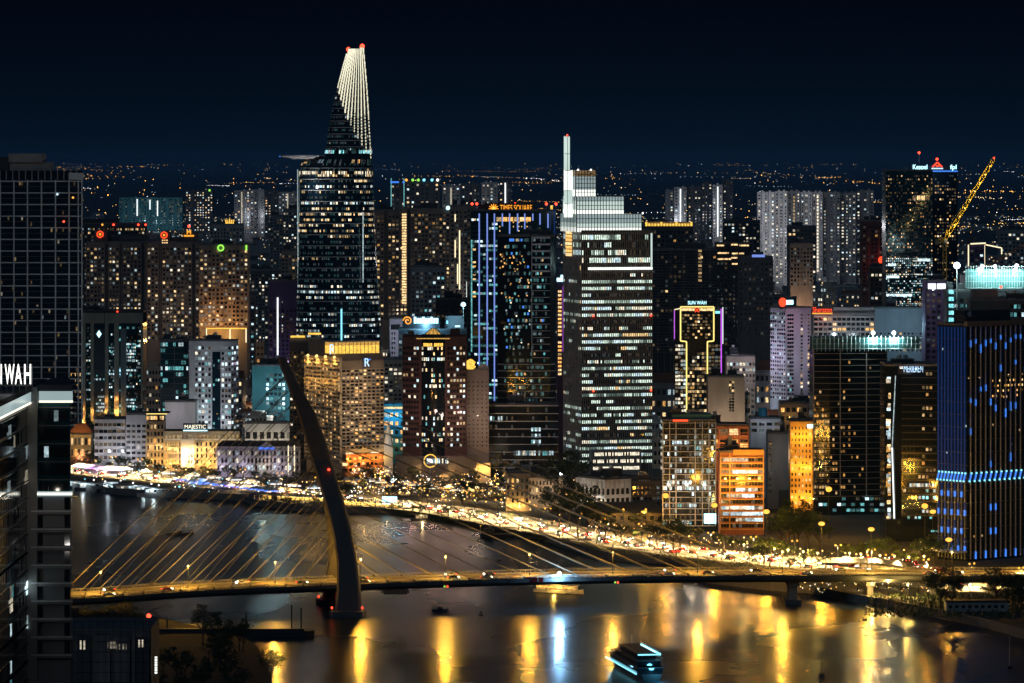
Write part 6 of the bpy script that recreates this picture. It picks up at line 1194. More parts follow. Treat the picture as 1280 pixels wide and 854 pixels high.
regs = [(300,372,2800,3900,18),(470,600,2950,4300,24),(810,1015,2700,3400,64),(930,1110,3300,5200,80),(690,830,2750,3300,14),(88,330,2850,4300,36),(1010,1290,2750,4500,60)]
LAB = 'small low-rise town house with a few lit windows packed between the towers'
for x0, x1, ya, yb, n in regs:
    for k in range(n):
        Y = R.uniform(ya, yb); me, w = R.choice(protos); o = link('low_house', me, None, (wx(R.uniform(x0, x1), Y), Y, G), R.uniform(-.35,.35), LAB, 'house', 'low houses between the towers'); s = R.uniform(.8,1.25); o.scale = (s, s, s*R.choice([.7,1,1.2,1.6]))
# far roofs
g = MB()
for k in range(1500):
    Y = 4600*(3.2**R.random()); X = wx(R.uniform(60,1290), Y); w, d, h = R.uniform(8,26), R.uniform(8,20), R.uniform(5,16)
    g.box(X-w, X+w, Y, Y+d*2, 0, G+h, R.choice(['dark_wall','grey_wall','concrete_dark','tan_wall']))
    for q in range(R.choice([1,2,3,5])): u = R.uniform(-w,w-2); z = R.uniform(5,G+h-1); g.box(X+u, X+u+2.2, Y-.3, Y, z-1, z+1, R.choice(['w2','n2','c2','w3','n3']))
g.build('distant_rooftops', kind='stuff')
# city lights reaching to the horizon
g = MB()
cls = ['bulb_amber']*5+['bulb_dim']*7+['bulb_white']*3+['bulb_cool']*3+['bulb_gold']*3
FM = dict(bulb_amber='far_amber', bulb_gold='far_amber', bulb_dim='far_warm', bulb_white='far_white', bulb_cool='far_cool')
def light_at(x, y, z=8, m=None, s=1.0):
    Y = FPX*(CH-z)/(y-HZ); r = Y/4480*R.uniform(.2,.46)*s; g.octa((wx(x, Y), Y, z), r, FM.get(m or R.choice(cls), m or 'far_warm'))
for k in range(95):
    y0 = 205.5+88*R.random()**1.4; x0 = R.uniform(40,1280); dx = R.uniform(14,90); dy = R.uniform(-2.5,2.5)*(y0-200)/40; n = R.randint(6,18); m = R.choice(['bulb_amber','bulb_amber','bulb_gold','bulb_dim','bulb_white','bulb_cool'])
    for q in range(n): light_at(x0+dx*(q+R.uniform(-.3,.3))/n, max(204.5, y0+dy*q/n+R.uniform(-.3,.3)), m=m, s=R.choice([.5,.7,.9]))
for k in range(750):
    y = 204.5+95*R.random()**1.5; x = R.uniform(40,1290)
    if R.random() < .45: x = R.gauss(R.choice([110,180,300,330,500,560,700,760,900,960,1030,1150,1240]), 26)
    light_at(x, y, s=R.choice([.6,.8,1,1.3]))
for (xa, ya, xb, yb, n, m) in ((66,210,200,208,40,'bulb_amber'),(66,212,130,212,22,'bulb_gold'),(80,219,190,222,24,'bulb_gold'),(1200,239,1290,239,40,'bulb_amber'),(1190,247,1290,248,30,'bulb_dim'),(806,290,950,270,70,'bulb_amber'),(840,281,950,276,50,'bulb_gold'),(650,222,700,226,16,'bulb_white'),(800,214,1100,226,30,'bulb_dim'),(1040,226,1100,229,22,'bulb_amber'),(1190,284,1280,278,34,'bulb_gold'),(330,222,372,226,12,'bulb_dim'),(560,218,640,224,14,'bulb_amber'),(940,215,1040,223,26,'bulb_dim')):
    for k in range(n):
        t = R.random(); light_at(xa+(xb-xa)*t, ya+(yb-ya)*t+R.uniform(-1,1), m=m, s=R.choice([.6,.9,1.2]))
for x in (869,877,885,894): light_at(x, 284, m='flood_white', s=2.2)
light_at(952, 219, m='bulb_gold', s=3); light_at(658, 223, m='bulb_white', s=2); light_at(664, 223, m='bulb_white', s=1.6); light_at(135, 244, m='bulb_amber', s=2); light_at(1020, 222, m='bulb_cool', s=1.4)
g.build('distant_city_lights', kind='stuff')
# street level lights among the houses
g = MB()
for x0, x1, ya, yb, n in regs:
    for k in range(int(n*9)):
        Y = R.uniform(ya, yb); z = G+R.uniform(3, 16) if R.random() < .7 else G+R.uniform(10,28); g.octa((wx(R.uniform(x0, x1), Y), Y, z), R.choice([.2,.25,.3,.4,.55]), R.choice(['bulb_dim','bulb_cool','bulb_white','bulb_amber','bulb_gold','bulb_cool','bulb_cyan']))
g.build('town_lights', kind='stuff')
for x0, x1, ya, yb, n in regs:
    for k in range(max(4, n//4)):
        Y = R.uniform(ya, yb); plight((wx(R.uniform(x0, x1), Y), Y-6, R.uniform(8, 34)), R.choice([(1,.75,.5),(.8,.9,1),(.6,.85,1),(.75,.9,1),(1,.6,.3)]), R.uniform(3000,9000), .8, name='street_fill')  # unseen fill lamps at random spots, added for glow between the towers
HAZE = 2.1e-5
# ------------------------------------------------------------------ street lamps
def make_lamp(name, h, m, label, group, arm=1.6, r=.45, power=0, col=(1,.62,.2), double=False, lr=.35, cut=False):
    t = thing(name, label, 'street lamp', (0,0,-500), 0, group); g = MB(); g.tube((0,0,0),(0,0,h),.16,'metal_dark',6,.09); g.tube((0,0,0),(0,0,.9),.28,'metal_dark',8); g.build('pole', t)
    for s in ((-1, 1) if double else (1,)):
        g = MB(); g.path([(0,0,h-.4),(s*arm*.5,0,h+.1),(s*arm,0,h+.2)], .07, 'metal_dark', 5); a = g.build('arm', t); g = MB(); g.loft([[(s*arm+q*cos(2*pi*k/8)*r*1.2, q*r*.8*sin(2*pi*k/8), h+.15+dz*r) for k in range(8)] for q, dz in ((.4,-.95),(.85,-.55),(1,0),(.85,.55),(.4,.9))], m); g.build('lamp_head', a)
    if power: plight((0, 0, h-.6), col, power, lr, parent=t, spot=radians(142) if cut else None, rot=(0,0,0))
    return t
SOD = (1,.56,.13)
lampA = make_lamp('street_lamp', 10, 'lamp_sodium', 'sodium street lamp along the riverside boulevard', 'boulevard lamps', power=230000, col=(1,.66,.26), double=True, cut=True)
def place(proto, pts, rz=None, **kw):
    for k, (x, y, z) in enumerate(pts): copy_tree(proto, (x, y, z), rz if rz is not None else 0, **kw)
NB = normals(BLV)
pts = []
acc = 0
for i in range(1, len(BLV)):
    acc += sqrt((BLV[i][0]-BLV[i-1][0])**2+(BLV[i][1]-BLV[i-1][1])**2)
    if acc > 27 and -285 < BLV[i][0] < 240:
        acc = 0; pts.append((BLV[i], NB[i]))
for (c, n) in pts: copy_tree(lampA, (c[0], c[1], G+.3), atan2(n[1], n[0]))
bpy.data.objects.remove  # prototypes stay far below ground: removed at the end
lampB = make_lamp('bridge_lamp', 9, 'lamp_warm', 'slim pole lamp on the bridge deck among the cables', 'lamps along the bridge deck', arm=1.0, r=.40, power=30000, col=(1,.50,.06), double=True, lr=.6)
for x in (20,126,235,344,451,557,662,766,872,978,1084,1190,1290):
    q = deckpx(x, 0); copy_tree(lampB, (q[0], q[1], q[2]+.1), radians(84), label=None)
lampC = make_lamp('high_mast_lamp', 24, 'lamp_sodium', 'tall mast lamp with a large sodium lantern beside the road', 'high mast lamps on the right bank', arm=.01, r=1.3, power=52000, col=(1,.45,.04), lr=1.4)
for x, y, Y in ((832,620,2190),(893,632,2150),(958,640,2120),(1027,655,2080),(1089,662,2050),(1186,675,2000),(1036,612,2210),(1156,633,2120),(805,640,2240),(1166,640,2150)):
    z = wz(y, Y)-G; o = copy_tree(lampC, (wx(x, Y), Y, G), 0, scale=(1,1,z/24)); o['label'] = 'tall mast lamp with a large sodium lantern beside the road'
lampD = make_lamp('park_lamp', 4.5, 'lamp_warm', 'short globe lamp on the right bank promenade', 'promenade globe lamps', arm=.01, r=.36, power=2200, col=(1,.70,.28), cut=True)
lampE = make_lamp('park_lamp', 6, 'lamp_warm', 'globe lamp among the lit shrubs by the ramp', 'ramp garden lamps', arm=.01, r=.5, power=15000, col=(1,.66,.16))
for x, y in ((930,697),(950,700),(968,702),(985,704),(1004,706),(1022,708),(1062,708),(1076,709),(1100,711),(1118,712),(1136,713),(1155,712),(1110,745),(1135,748),(1090,747)):
    q = gp(x, y, G); copy_tree(lampE, (q[0], q[1], G), 0)
for x, y in ((1000,705),(1010,700),(1040,704),(1108,735),(1126,738),(1148,740),(1072,738),(1090,741),(960,690),(975,692),(930,684),(1130,700),(1150,690),(780,672),(768,668),(700,655),(820,678)):
    q = gp(x, y, G); copy_tree(lampD, (q[0], q[1], G), 0)
for i in range(4, len(BLV), 2):
    c, n = BLV[i], NB[i]
    if -285 < c[0] < 150:
        for o_ in (-16, 18): copy_tree(lampD, (c[0]+n[0]*o_, c[1]+n[1]*o_, G+.15), 0, label='short globe lamp on the boulevard pavement', group='boulevard globe lamps')
for o in (lampA, lampB, lampC, lampD, lampE): 
    for c in list(o.children):
        for d in list(c.children): bpy.data.objects.remove(d)
        bpy.data.objects.remove(c)
    bpy.data.objects.remove(o)
# the dazzling blue-white screen lamp on the bridge
q = deckpx(692, -HW+.2); t = thing('bridge_floodlight', 'dazzling blue-white floodlight fixed on the bridge railing', 'floodlight', (q[0], q[1]-.3, q[2])); g = MB(); g.box(-.1,.1,-.1,.1,0,2,'metal_dark'); p = g.build('post', t); g = MB(); g.ball((0,-.5,1.9),.95,'flood_white'); g.build('lamp_head', t); plight((0,-2.2,1.7), (.28,.62,1), 24000, .8, parent=t)
t = thing('roadworks_board', 'group of three small red panels on the bridge beside the floodlight', 'sign', deckpx(661, -HW-.2)); 
for k, u in enumerate((-2.6,0,2.6)):
    g = MB(); g.box(u-1.0,u+1.0,-.2,.1,-1.6,.6,'car_red'); g.build('panel', t)

# ------------------------------------------------------------------ trees
def make_tree(seed, h, r, leaf, n, spread=1.0, palm=False):
    R = random.Random(seed); t = thing('tree', 'tree', 'tree', (0,0,-500)); g = MB(); tips = []; th = h*.38
    g.tube((0,0,-.3),(.1,.05,th*.6),.34,'bark',7,.26); g.tube((.1,.05,th*.6),(0,.1,th),.26,'bark',7,.2)
    for k in range(7):
        a = 2*pi*k/7+R.uniform(-.3,.3); L = r*R.uniform(.55,.85); z = th+(h-th)*R.uniform(.25,.7); m = (L*.5*cos(a), L*.5*sin(a), th+(z-th)*.45); e = (L*cos(a), L*sin(a), z); g.tube((0,.1,th*R.uniform(.75,1)), m, .15,'bark',5,.1); g.tube(m, e, .1,'bark',4,.04); tips.append(e)
    g.build('trunk', t); c = MB(); clumps = list(tips)
    for k in range(16):
        a = R.uniform(0,2*pi); q = R.random()**.5*r*.9; z = h*R.uniform(.5,.97); f = sqrt(max(.1, 1-((z-h*.62)/(h*.42))**2)); clumps.append((q*cos(a)*f, q*sin(a)*f, z))
    for (x, y, z) in clumps:
        cr = R.uniform(.16,.34)*r; lm = R.choice(leaf)
        for k in range(n):
            u, v, w = R.gauss(0,1), R.gauss(0,1), R.gauss(0,1); l = sqrt(u*u+v*v+w*w)+1e-6; q = cr*(R.random()**.4); p = (x+u/l*q, y+v/l*q, z+w/l*q*.75); s = R.uniform(.18,.42)
            a, b_ = R.uniform(0,2*pi), R.uniform(-1,1); dx, dy, dz = s*cos(a), s*sin(a), s*b_*.6; ex, ey, ez = -s*sin(a)*.5, s*cos(a)*.5, s*R.uniform(-.5,.5)
            c.face([(p[0]-dx,p[1]-dy,p[2]-dz),(p[0]+ex,p[1]+ey,p[2]+ez),(p[0]+dx,p[1]+dy,p[2]+dz),(p[0]-ex,p[1]-ey,p[2]-ez)], lm)
    c.build('crown', t); return t
tp = [make_tree(1, 9, 4.2, ['leaf_mid','leaf_dark','leaf_light'], 52), make_tree(2, 11, 5, ['leaf_dark','leaf_mid'], 60), make_tree(3, 7.5, 3.6, ['leaf_light','leaf_mid'], 50), make_tree(4, 14, 6.5, ['leaf_dark','leaf_dark','leaf_mid'], 80)]
def make_palm(seed):
    R = random.Random(seed); t = thing('palm_tree', 'palm', 'tree', (0,0,-500)); g = MB(); g.path([(0,0,-.3),(.15,0,3),(.1,.1,6),(.3,.1,8)], .17, 'bark', 6); g.build('trunk', t); c = MB()
    for k in range(16):
        a = 2*pi*k/16+R.uniform(-.15,.15); up = R.uniform(.2,1.1); P = (.3,.1,8); prev = P
        for q in range(1, 7):
            s = q/6*3.4; p = (.3+s*cos(a), .1+s*sin(a), 8+up*s*.8-.2*s*s*.9); w = .5*(1-q/8)
            nx, ny = -sin(a)*w, cos(a)*w; c.face([(prev[0]+nx,prev[1]+ny,prev[2]-.12),(prev[0],prev[1],prev[2]+.1),(p[0],p[1],p[2]+.1),(p[0]+nx,p[1]+ny,p[2]-.2)], 'leaf_mid'); c.face([(prev[0],prev[1],prev[2]+.1),(prev[0]-nx,prev[1]-ny,prev[2]-.12),(p[0]-nx,p[1]-ny,p[2]-.2),(p[0],p[1],p[2]+.1)], 'leaf_dark'); prev = p
    c.build('crown', t); return t
pp = make_palm(5)
R = random.Random(9)
def tree_at(k, x, y, s, label, group, z=G):
    q = gp(x, y, z); return copy_tree(tp[k] if k < 9 else pp, (q[0], q[1], z), R.uniform(0,6.3), scale=(s*R.uniform(.9,1.1), s*R.uniform(.9,1.1), s*R.uniform(.9,1.12)), label=label, group=group)
for k in range(26):  # in front of the colonial hotel and market
    x = 92+k*11.3+R.uniform(-4,4); tree_at(R.choice([0,2]), x, 583+(x-92)*.085+R.uniform(-2,2), R.uniform(.62,.95), 'small leafy street tree lit gold in front of the colonial hotels', 'trees before the colonial hotels')
for k in range(46):  # around the hotel street
    x = R.uniform(420,642); y = 598+R.random()**1.2*28+(x-420)*.055; tree_at(R.choice([0,0,1,2]), x, y, R.uniform(.6,1.05), 'leafy street tree strung with warm lights below the red-brown hotel', 'trees of the lit hotel street')
for k in range(24):  # river strip
    x = R.uniform(330,660); tree_at(2, x, 628+(x-330)*.062+R.uniform(-1,3), R.uniform(.35,.6), 'small dark promenade tree on the quay edge', 'quay edge trees')
for x, y, k, s in ((700,668,3,1.5),(712,662,3,1.7),(722,672,3,1.55),(735,674,3,1.35),(690,656,3,1.5),(704,640,3,2.0),(716,632,3,2.1),(697,632,3,1.9),(745,668,1,1.3),(728,655,3,1.5)): tree_at(k, x, y, s, 'big dark tree in the clump left of the orange walled hall', 'dark tree clump by the hall')
for x, y, k, s in ((770,678,0,1.2),(776,680,0,1.15),(757,676,1,1.2),(812,684,1,1.15),(822,686,1,1.3),(842,689,1,1.5),(850,690,1,1.4),(832,684,0,1.2),(800,680,0,1.0),(896,684,2,.9),(915,688,2,.85),(870,680,2,1.1),(795,662,2,1.0)): tree_at(k, x, y, s, 'dark roadside tree near the boulevard in front of the frame grid apartments', 'roadside trees before the grid apartments')
for x, y, k, s in ((985,690,3,1.55),(998,688,3,1.6),(1010,690,3,1.5),(992,683,3,1.7),(1024,690,1,1.4),(976,688,1,1.4)): tree_at(k, x, y, s, 'broad tree tinted amber in front of the amber hotel', 'trees before the amber hotel')
for x, y, k, s in ((925,692,2,.95),(945,694,2,1.05),(955,697,2,1.2),(965,699,0,1.25),(978,700,2,1.0),(990,700,2,.9),(1015,703,2,.8),(1058,703,2,1.2),(1070,704,2,1.0),(1080,702,2,1.1),(1110,706,1,1.1),(1125,707,2,.9),(1150,708,1,1.1),(1160,707,0,1.0),(1168,706,1,1.2),(1140,712,2,1.0),(1094,706,1,1.0),(1003,708,2,.7),(1180,707,1,1.1),(940,703,0,.9),(955,706,0,1.1),(990,711,2,.7)): tree_at(k, x, y, s, 'yellow-green lit shrub tree between ramp and boulevard', 'lit trees by the ramp')
for x, y, k, s in ((1182,762,1,1.75),(1176,764,1,1.4),(1190,764,0,1.5),(1245,757,1,1.6),(1252,760,1,1.3),(1276,762,1,1.5),(1270,770,0,1.5),(1284,775,1,1.6)): tree_at(k, x, y, s, 'dark rounded tree in front of the bridge on the right bank', 'dark trees on the right bank')
for x, y in ((1032,715),(1025,717),(937,706),(1038,712),(900,690),(905,692)): tree_at(9, x, y, R.uniform(.7,.95), 'palm tree beside the bridge end road', 'palms by the bridge end')
for k in range(34):
    x = R.uniform(190,345); y = 800+R.random()*110+max(0, (x-300))*.8; tree_at(R.choice([1,3,3]), x, y, R.uniform(.6,1.1), 'dark riverside tree in the black thicket at lower left', 'lower left thicket', z=2)
for k in range(12): tree_at(R.choice([0,1]), R.uniform(92,175), R.uniform(768,785), R.uniform(.5,.85), 'dim tree on the near bank below the bridge end at left', 'near bank trees at left', z=2)
for k in range(14): tree_at(R.choice([0,1]), R.uniform(92,120), R.uniform(720,745) if k < 3 else R.uniform(548,588), R.uniform(.8,1.2) if k >= 3 else .01, 'dark tree around the yellow lit pavilion', 'trees by the yellow pavilion')
for root in tp+[pp]:
    for c in list(root.children): bpy.data.objects.remove(c)
    bpy.data.objects.remove(root)
g = MB()
for k in range(2600):
    i = R.randrange(6, len(BLV)-1); c = BLV[i]; n = NB[i]; o = -R.uniform(20, 34); x, y = c[0]+n[0]*o+R.uniform(-6,6), c[1]+n[1]*o+R.uniform(-6,6)
    if not (-60 < c[0] < 190): continue
    a = R.uniform(0,6.3); h = R.uniform(.4,1.4); g.face([(x-.3*cos(a),y-.3*sin(a),G),(x+.3*cos(a),y+.3*sin(a),G),(x+.1,y,G+h)], R.choice(['leaf_mid','leaf_dark','leaf_light']))
for k in range(1800):
    q = gp(R.uniform(1085,1290), R.uniform(744,772), G); x, y = q; a = R.uniform(0,6.3); h = R.uniform(.4,1.8); g.face([(x-.5*cos(a),y-.5*sin(a),G),(x+.5*cos(a),y+.5*sin(a),G),(x+.1,y,G+h)], R.choice(['leaf_mid','leaf_dark','leaf_light']))
g.build('bank_grass', kind='stuff')
# ------------------------------------------------------------------ strings of bulbs, market
g = MB()
for k in range(52):
    x = R.uniform(425,640); y = 592+R.random()*30+(x-425)*.055; dx = R.uniform(6,26); dy = R.uniform(-3,3); m = R.choice(['bulb_gold']*4+['bulb_amber']*3+['bulb_white'])
    for i in range(R.randint(6,13)):
        t = R.random(); q = gp(x+dx*t, y+dy*t, G); g.octa((q[0], q[1], G+3+R.uniform(0,4.5)), R.choice([.16,.2,.26,.34,.5]), m if R.random() < .8 else 'bulb_white')
for k in range(230):
    x = R.gauss(570,40); q = gp(x, R.uniform(600,634)+(x-575)*.08, G); g.octa((q[0], q[1], G+R.uniform(1.5,9)), R.choice([.18,.24,.3,.42]), R.choice(['bulb_gold','bulb_gold','bulb_amber','bulb_white']))
for k in range(150):
    x = R.uniform(92,420); q = gp(x, 588+(x-92)*.1+R.uniform(-6,14), G); g.octa((q[0], q[1], G+R.uniform(1.5,6)), R.uniform(.2,.45), R.choice(['bulb_gold','bulb_white','bulb_white','bulb_amber','bulb_cyan']))
for k in range(150):
    x = R.uniform(418,500); q = gp(x, 632+(x-418)*.03+R.uniform(-2,2), G); g.octa((q[0], q[1], G+R.uniform(1,3.5)), R.uniform(.2,.4), R.choice(['bulb_gold','bulb_amber']))
for k in range(70):
    x = R.uniform(650,960); q = gp(x, 655+(x-650)*.12+R.uniform(-3,3), G); g.octa((q[0], q[1], G+R.uniform(1.5,5)), R.uniform(.2,.42), R.choice(['bulb_gold','bulb_amber','bulb_white']))
for k in range(70):
    x = R.uniform(660,720); q = gp(x, R.uniform(612,640), G); g.octa((q[0], q[1], G+R.uniform(2,9)), R.uniform(.3,.55), R.choice(['bulb_gold','bulb_amber']))
for k in range(60):
    x = R.uniform(1000,1170); q = gp(x, R.uniform(728,744), G); g.octa((q[0], q[1], G+R.uniform(1,2.5)), R.uniform(.16,.3), R.choice(['bulb_gold','bulb_white']))
g.build('festoon_lights', kind='stuff')
for k in range(34):
    x = R.uniform(425,645); q = gp(x, 596+R.random()*30+(x-425)*.055, G); plight((q[0], q[1], G+R.uniform(4,9)), (1,.58,.17), R.uniform(5000,9000), .5, name='festoon_light', spot=radians(150), rot=(0,0,0))
for k in range(20):
    x = R.uniform(95,420); q = gp(x, 588+(x-92)*.1+R.uniform(-5,9), G); plight((q[0], q[1], G+6), (1,.70,.36), R.uniform(1800,3600), .5, name='festoon_light', spot=radians(150), rot=(0,0,0))
for x, y, c, p in ((110,590,(.6,.2,1),6000),(125,592,(.6,.2,1),6000),(140,594,(.7,.4,1),5000),(235,604,(.15,.3,1),6000),(262,608,(.15,.3,1),8000),(290,611,(.15,.3,1),8000),(320,613,(.2,.4,1),6000),(185,574,(.2,.45,1),2500),(482,627,(.15,.6,1),9000),(487,634,(.15,.6,1),5000),(565,607,(.5,.8,1),2500),(491,610,(1,.95,.85),6000),(612,628,(.3,.7,1),2500),(100,577,(1,.15,.1),3000)):
    q = gp(x, y, G); plight((q[0], q[1], G+7), c, p*.9, .6, name='stage_light', spot=radians(140), rot=(0,0,0))
def stall(x, y, m, w=7, label='', group='', canvas='canvas'):
    q = gp(x, y, G); t = thing('market_stall', label, 'market stall', (q[0], q[1], G), R.uniform(-.1,.3), group)
    g = MB(); g.loft([[(-w/2,-2.5,2.8),(w/2,-2.5,2.8),(w/2,2.5,2.8),(-w/2,2.5,2.8)],[(-.3,-.3,4.4),(.3,-.3,4.4),(.3,.3,4.4),(-.3,.3,4.4)]], canvas); g.build('canopy', t); g = MB()
    for sx in (-1,1):
        for sy in (-1,1): g.tube((sx*(w/2-.1),sy*2.4,0),(sx*(w/2-.1),sy*2.4,2.8),.07,'steel',4)
    g.build('frame', t); g = MB(); g.box(-w/2+.3,w/2-.3,-2.2,-1.4,0,1,'paving'); g.build('counter', t); g = MB(); g.box(-w/2+.2,w/2-.2,-2.62,-2.52,2.2,2.75,m); g.build('light_strip', t)
for k in range(9): stall(98+k*6+R.uniform(-1,1), 588+k*.6, 'stage_purple', 9, 'white canopy market stall glowing purple at the left quay', 'purple market stalls')
for k in range(12): stall(232+k*10+R.uniform(-2,2), 605+k*1.3, 'screen_blue', 10, 'canopy stall with vivid blue light by the river quay', 'blue lit stalls')
for k in range(10): stall(160+k*26+R.uniform(-4,4), 592+k*2.6, 'led_white', 8, 'canopy stall with white light before the colonial hotels', 'white lit stalls')
for k in range(16): stall(420+k*14+R.uniform(-3,3), 606+k*.9+R.uniform(-3,3), R.choice(['led_warm','gold']), 7, 'small canopy with warm light on the hotel street', 'warm lit canopies')
t = thing('light_screen', 'bright cyan LED screen standing on the quay in front of the boulevard', 'screen', (*gp(487,634,G), G)); g = MB(); g.box(-4,4,-.2,.2,1.6,5.6,'sign_cyan'); g.build('screen', t); g = MB(); g.box(-3.8,-3.4,-.15,.3,0,1.6,'metal_dark'); g.box(3.4,3.8,-.15,.3,0,1.6,'metal_dark'); g.build('legs', t)
t = thing('light_screen', 'glowing white-blue stage screen in the hotel street square', 'screen', (*gp(542,604,G), G)); g = MB(); g.box(-3,3,-.2,.2,2,7,'sign_cyan'); g.build('screen', t); g = MB(); g.box(-3,3,-.4,.3,0,1.9,'metal_dark'); g.build('base', t)
t = thing('ring_sculpture', 'tall round golden light ring standing on the hotel street square', 'light sculpture', (*gp(538,609,G), G)); g = MB()
for k in range(20): t0, t1 = 2*pi*k/20, 2*pi*(k+1)/20; g.tube((3.6*cos(t0),0,15+3.6*sin(t0)),(3.6*cos(t1),0,15+3.6*sin(t1)),.34,'gold',5)
g.build('ring', t); g = MB(); g.ball((0,0,14.6),1.3,'bulb_white'); g.build('lantern', t); g = MB(); g.tube((0,.3,0),(0,.3,11.3),.4,'steel',6); g.build('post', t)
t = thing('floodlight', 'dazzling white floodlight on a post beside the boulevard near the golden hotel', 'floodlight', (*gp(491,612,G), G)); g = MB(); g.tube((0,0,0),(0,0,5),.14,'metal_dark'); g.build('post', t); g = MB(); g.ball((0,-.4,5.2),1.3,'flood_white'); g.build('lamp_head', t)
# floating restaurants and piers along the quay
def pier(xa, xb, y, label, m, roof='roof_dark', wn='gold'):
    A, B = gp(xa, y), gp(xb, y+ (xb-xa)*.05); L = sqrt((B[0]-A[0])**2+(B[1]-A[1])**2); t = thing('floating_pier', label, 'pier', (A[0], A[1], 0), atan2(B[1]-A[1], B[0]-A[0])); g = MB(); g.box(0,L,0,12,-1,1.3,'hull_dark'); g.build('pontoon', t); g = MB(); g.box(-.5,L+.5,-.5,12,5.2,5.7,roof); g.build('roof', t); g = MB()
    n = int(L/3)
    for k in range(n+1): g.tube((L*k/n,.3,1.3),(L*k/n,.3,5.2),.12,'steel',4)
    g.build('posts', t); g = MB()
    for k in range(n):
        if R.random() < .8: g.box(L*k/n+.5,L*(k+1)/n-.4,3,3.3,2,4.6,m)
    g.build('lit_bays', t)
    for k in range(max(2, int(L/14))): plight((L*(k+.5)/max(2, int(L/14)), -2.5, 4), (1,.65,.25) if m[0] in 'gwa' else (.5,.75,1), 2200, .4, parent=t)
pier(232, 320, 613, 'dark floating pier with blue glow on the left quay', 'screen_blue'); pier(318, 400, 630, 'floating restaurant boat dock with golden light near the pylon', 'gold'); pier(418, 500, 638, 'long low quay terrace with rows of golden lights right of the pylon', 'gold')

# ------------------------------------------------------------------ vehicles
def make_car(col, kind='car'):
    t = thing('car', 'car', 'car', (0,0,-500)); P = [(-2.2,.35),(-2.25,.8),(-1.3,.95),(-.8,1.45),(.9,1.45),(1.5,.98),(2.25,.85),(2.25,.35)]
    if kind == 'bus': P = [(-5,.4),(-5,3.0),(5,3.1),(5.1,1.2),(5.1,.4)]
    w = .9 if kind == 'car' else 1.25; g = MB(); g.loft([[(x, -w, z) for x, z in P], [(x, w, z) for x, z in P]], col); bd = g.build('body', t); g = MB()
    if kind == 'car': g.box(-.75,.85,-w-.02,w+.02,1.0,1.36,'pane')
    else: g.box(-4.7,4.6,-w-.03,w+.03,1.5,2.6,'n2')
    g.build('windows', t, kind='stuff') if False else g.build('glazing', t); L = 2.25 if kind == 'car' else 5.1
    for s in (-1,1):
        g = MB(); g.ball((L+.05,s*w*.72,.75),.34,'head_white',6,4); g.build('headlight', t); g = MB(); g.ball((-L-.05,s*w*.72,.85),.22,'tail_red',6,4); g.build('taillight', t)
        for x in (-L*.62, L*.62): g = MB(); g.tube((x,s*(w-.2),.33),(x,s*(w+.03),.33),.33,'rubber',10); g.build('wheel', t)
    return t
cars = [make_car(c) for c in ('car_white','car_silver','car_black','car_red')]+[make_car('car_white','bus')]
CL = ['white car','silver car','black car','red car','white bus']
def drive(line, off, rev, x0, x1, gap, where, zadd, group, cl=None):
    nn = normals(line); acc = R.uniform(0, gap)
    for i in range(1, len(line)):
        (a, c) = line[i-1], line[i]; d = sqrt((c[0]-a[0])**2+(c[1]-a[1])**2); pos = 0
        while acc < d:
            t = acc/d; x, y = a[0]+(c[0]-a[0])*t, a[1]+(c[1]-a[1])*t
            if x0 < x < x1:
                k = R.choice([0,1,1,2,2,3,2,0]); n = nn[i]; zb = (a[2]+(c[2]-a[2])*t) if len(a) > 2 else 0
                copy_tree(cars[k], (x+n[0]*off, y+n[1]*off, zb+zadd), atan2(c[1]-a[1], c[0]-a[0])+(pi if rev else 0), label='%s with lights on %s %s' % (CL[k], 'heading away right' if not rev else 'heading left', where), group=group)
            acc += gap*R.uniform(.6,1.4)
        acc -= d
for off, rev, gap in ((-3,True,22),(-7,True,24),(-10.5,True,40),(3,False,26),(7,False,30),(10.5,False,50)): drive(BLV, off, rev, -280, 160, gap, 'along the riverside boulevard', G+.03, 'boulevard traffic')
for off, rev in ((-5,False),(-8.5,False),(5,True),(8.5,True)): drive(DECK, off, rev, -190, 250, 85, 'on the bridge deck', .02, 'bridge traffic')
drive(BLV, 4, False, 160, 260, 24, 'on the road below the bridge end', G+.03, 'underpass traffic'); drive(BLV, -4, True, 160, 260, 22, 'on the road below the bridge end', G+.03, 'underpass traffic')
drive(RAMP, 0, True, 60, 190, 17, 'on the curved ramp', .05, 'ramp traffic')
for a in AVE[:2]: drive(a, -3, True, -400, 400, 60, 'on the side street between towers', G+.03, 'side street traffic')
for root in cars:
    for c in list(root.children): bpy.data.objects.remove(c)
    bpy.data.objects.remove(root)
# ------------------------------------------------------------------ boats and river things
def hull(L, W_, H_, m, z0=-.4):
    rings = []
    for t, w, up in ((0,.75,0),(.15,.95,0),(.55,1,0),(.8,.75,.1),(.93,.38,.25),(1,.05,.45)):
        x = -L/2+L*t; w = w*W_/2; rings.append([(x,-w*.75,z0),(x,w*.75,z0),(x,w,H_+up*H_),(x,-w,H_+up*H_)])
    g = MB(); g.loft(rings, m); return g
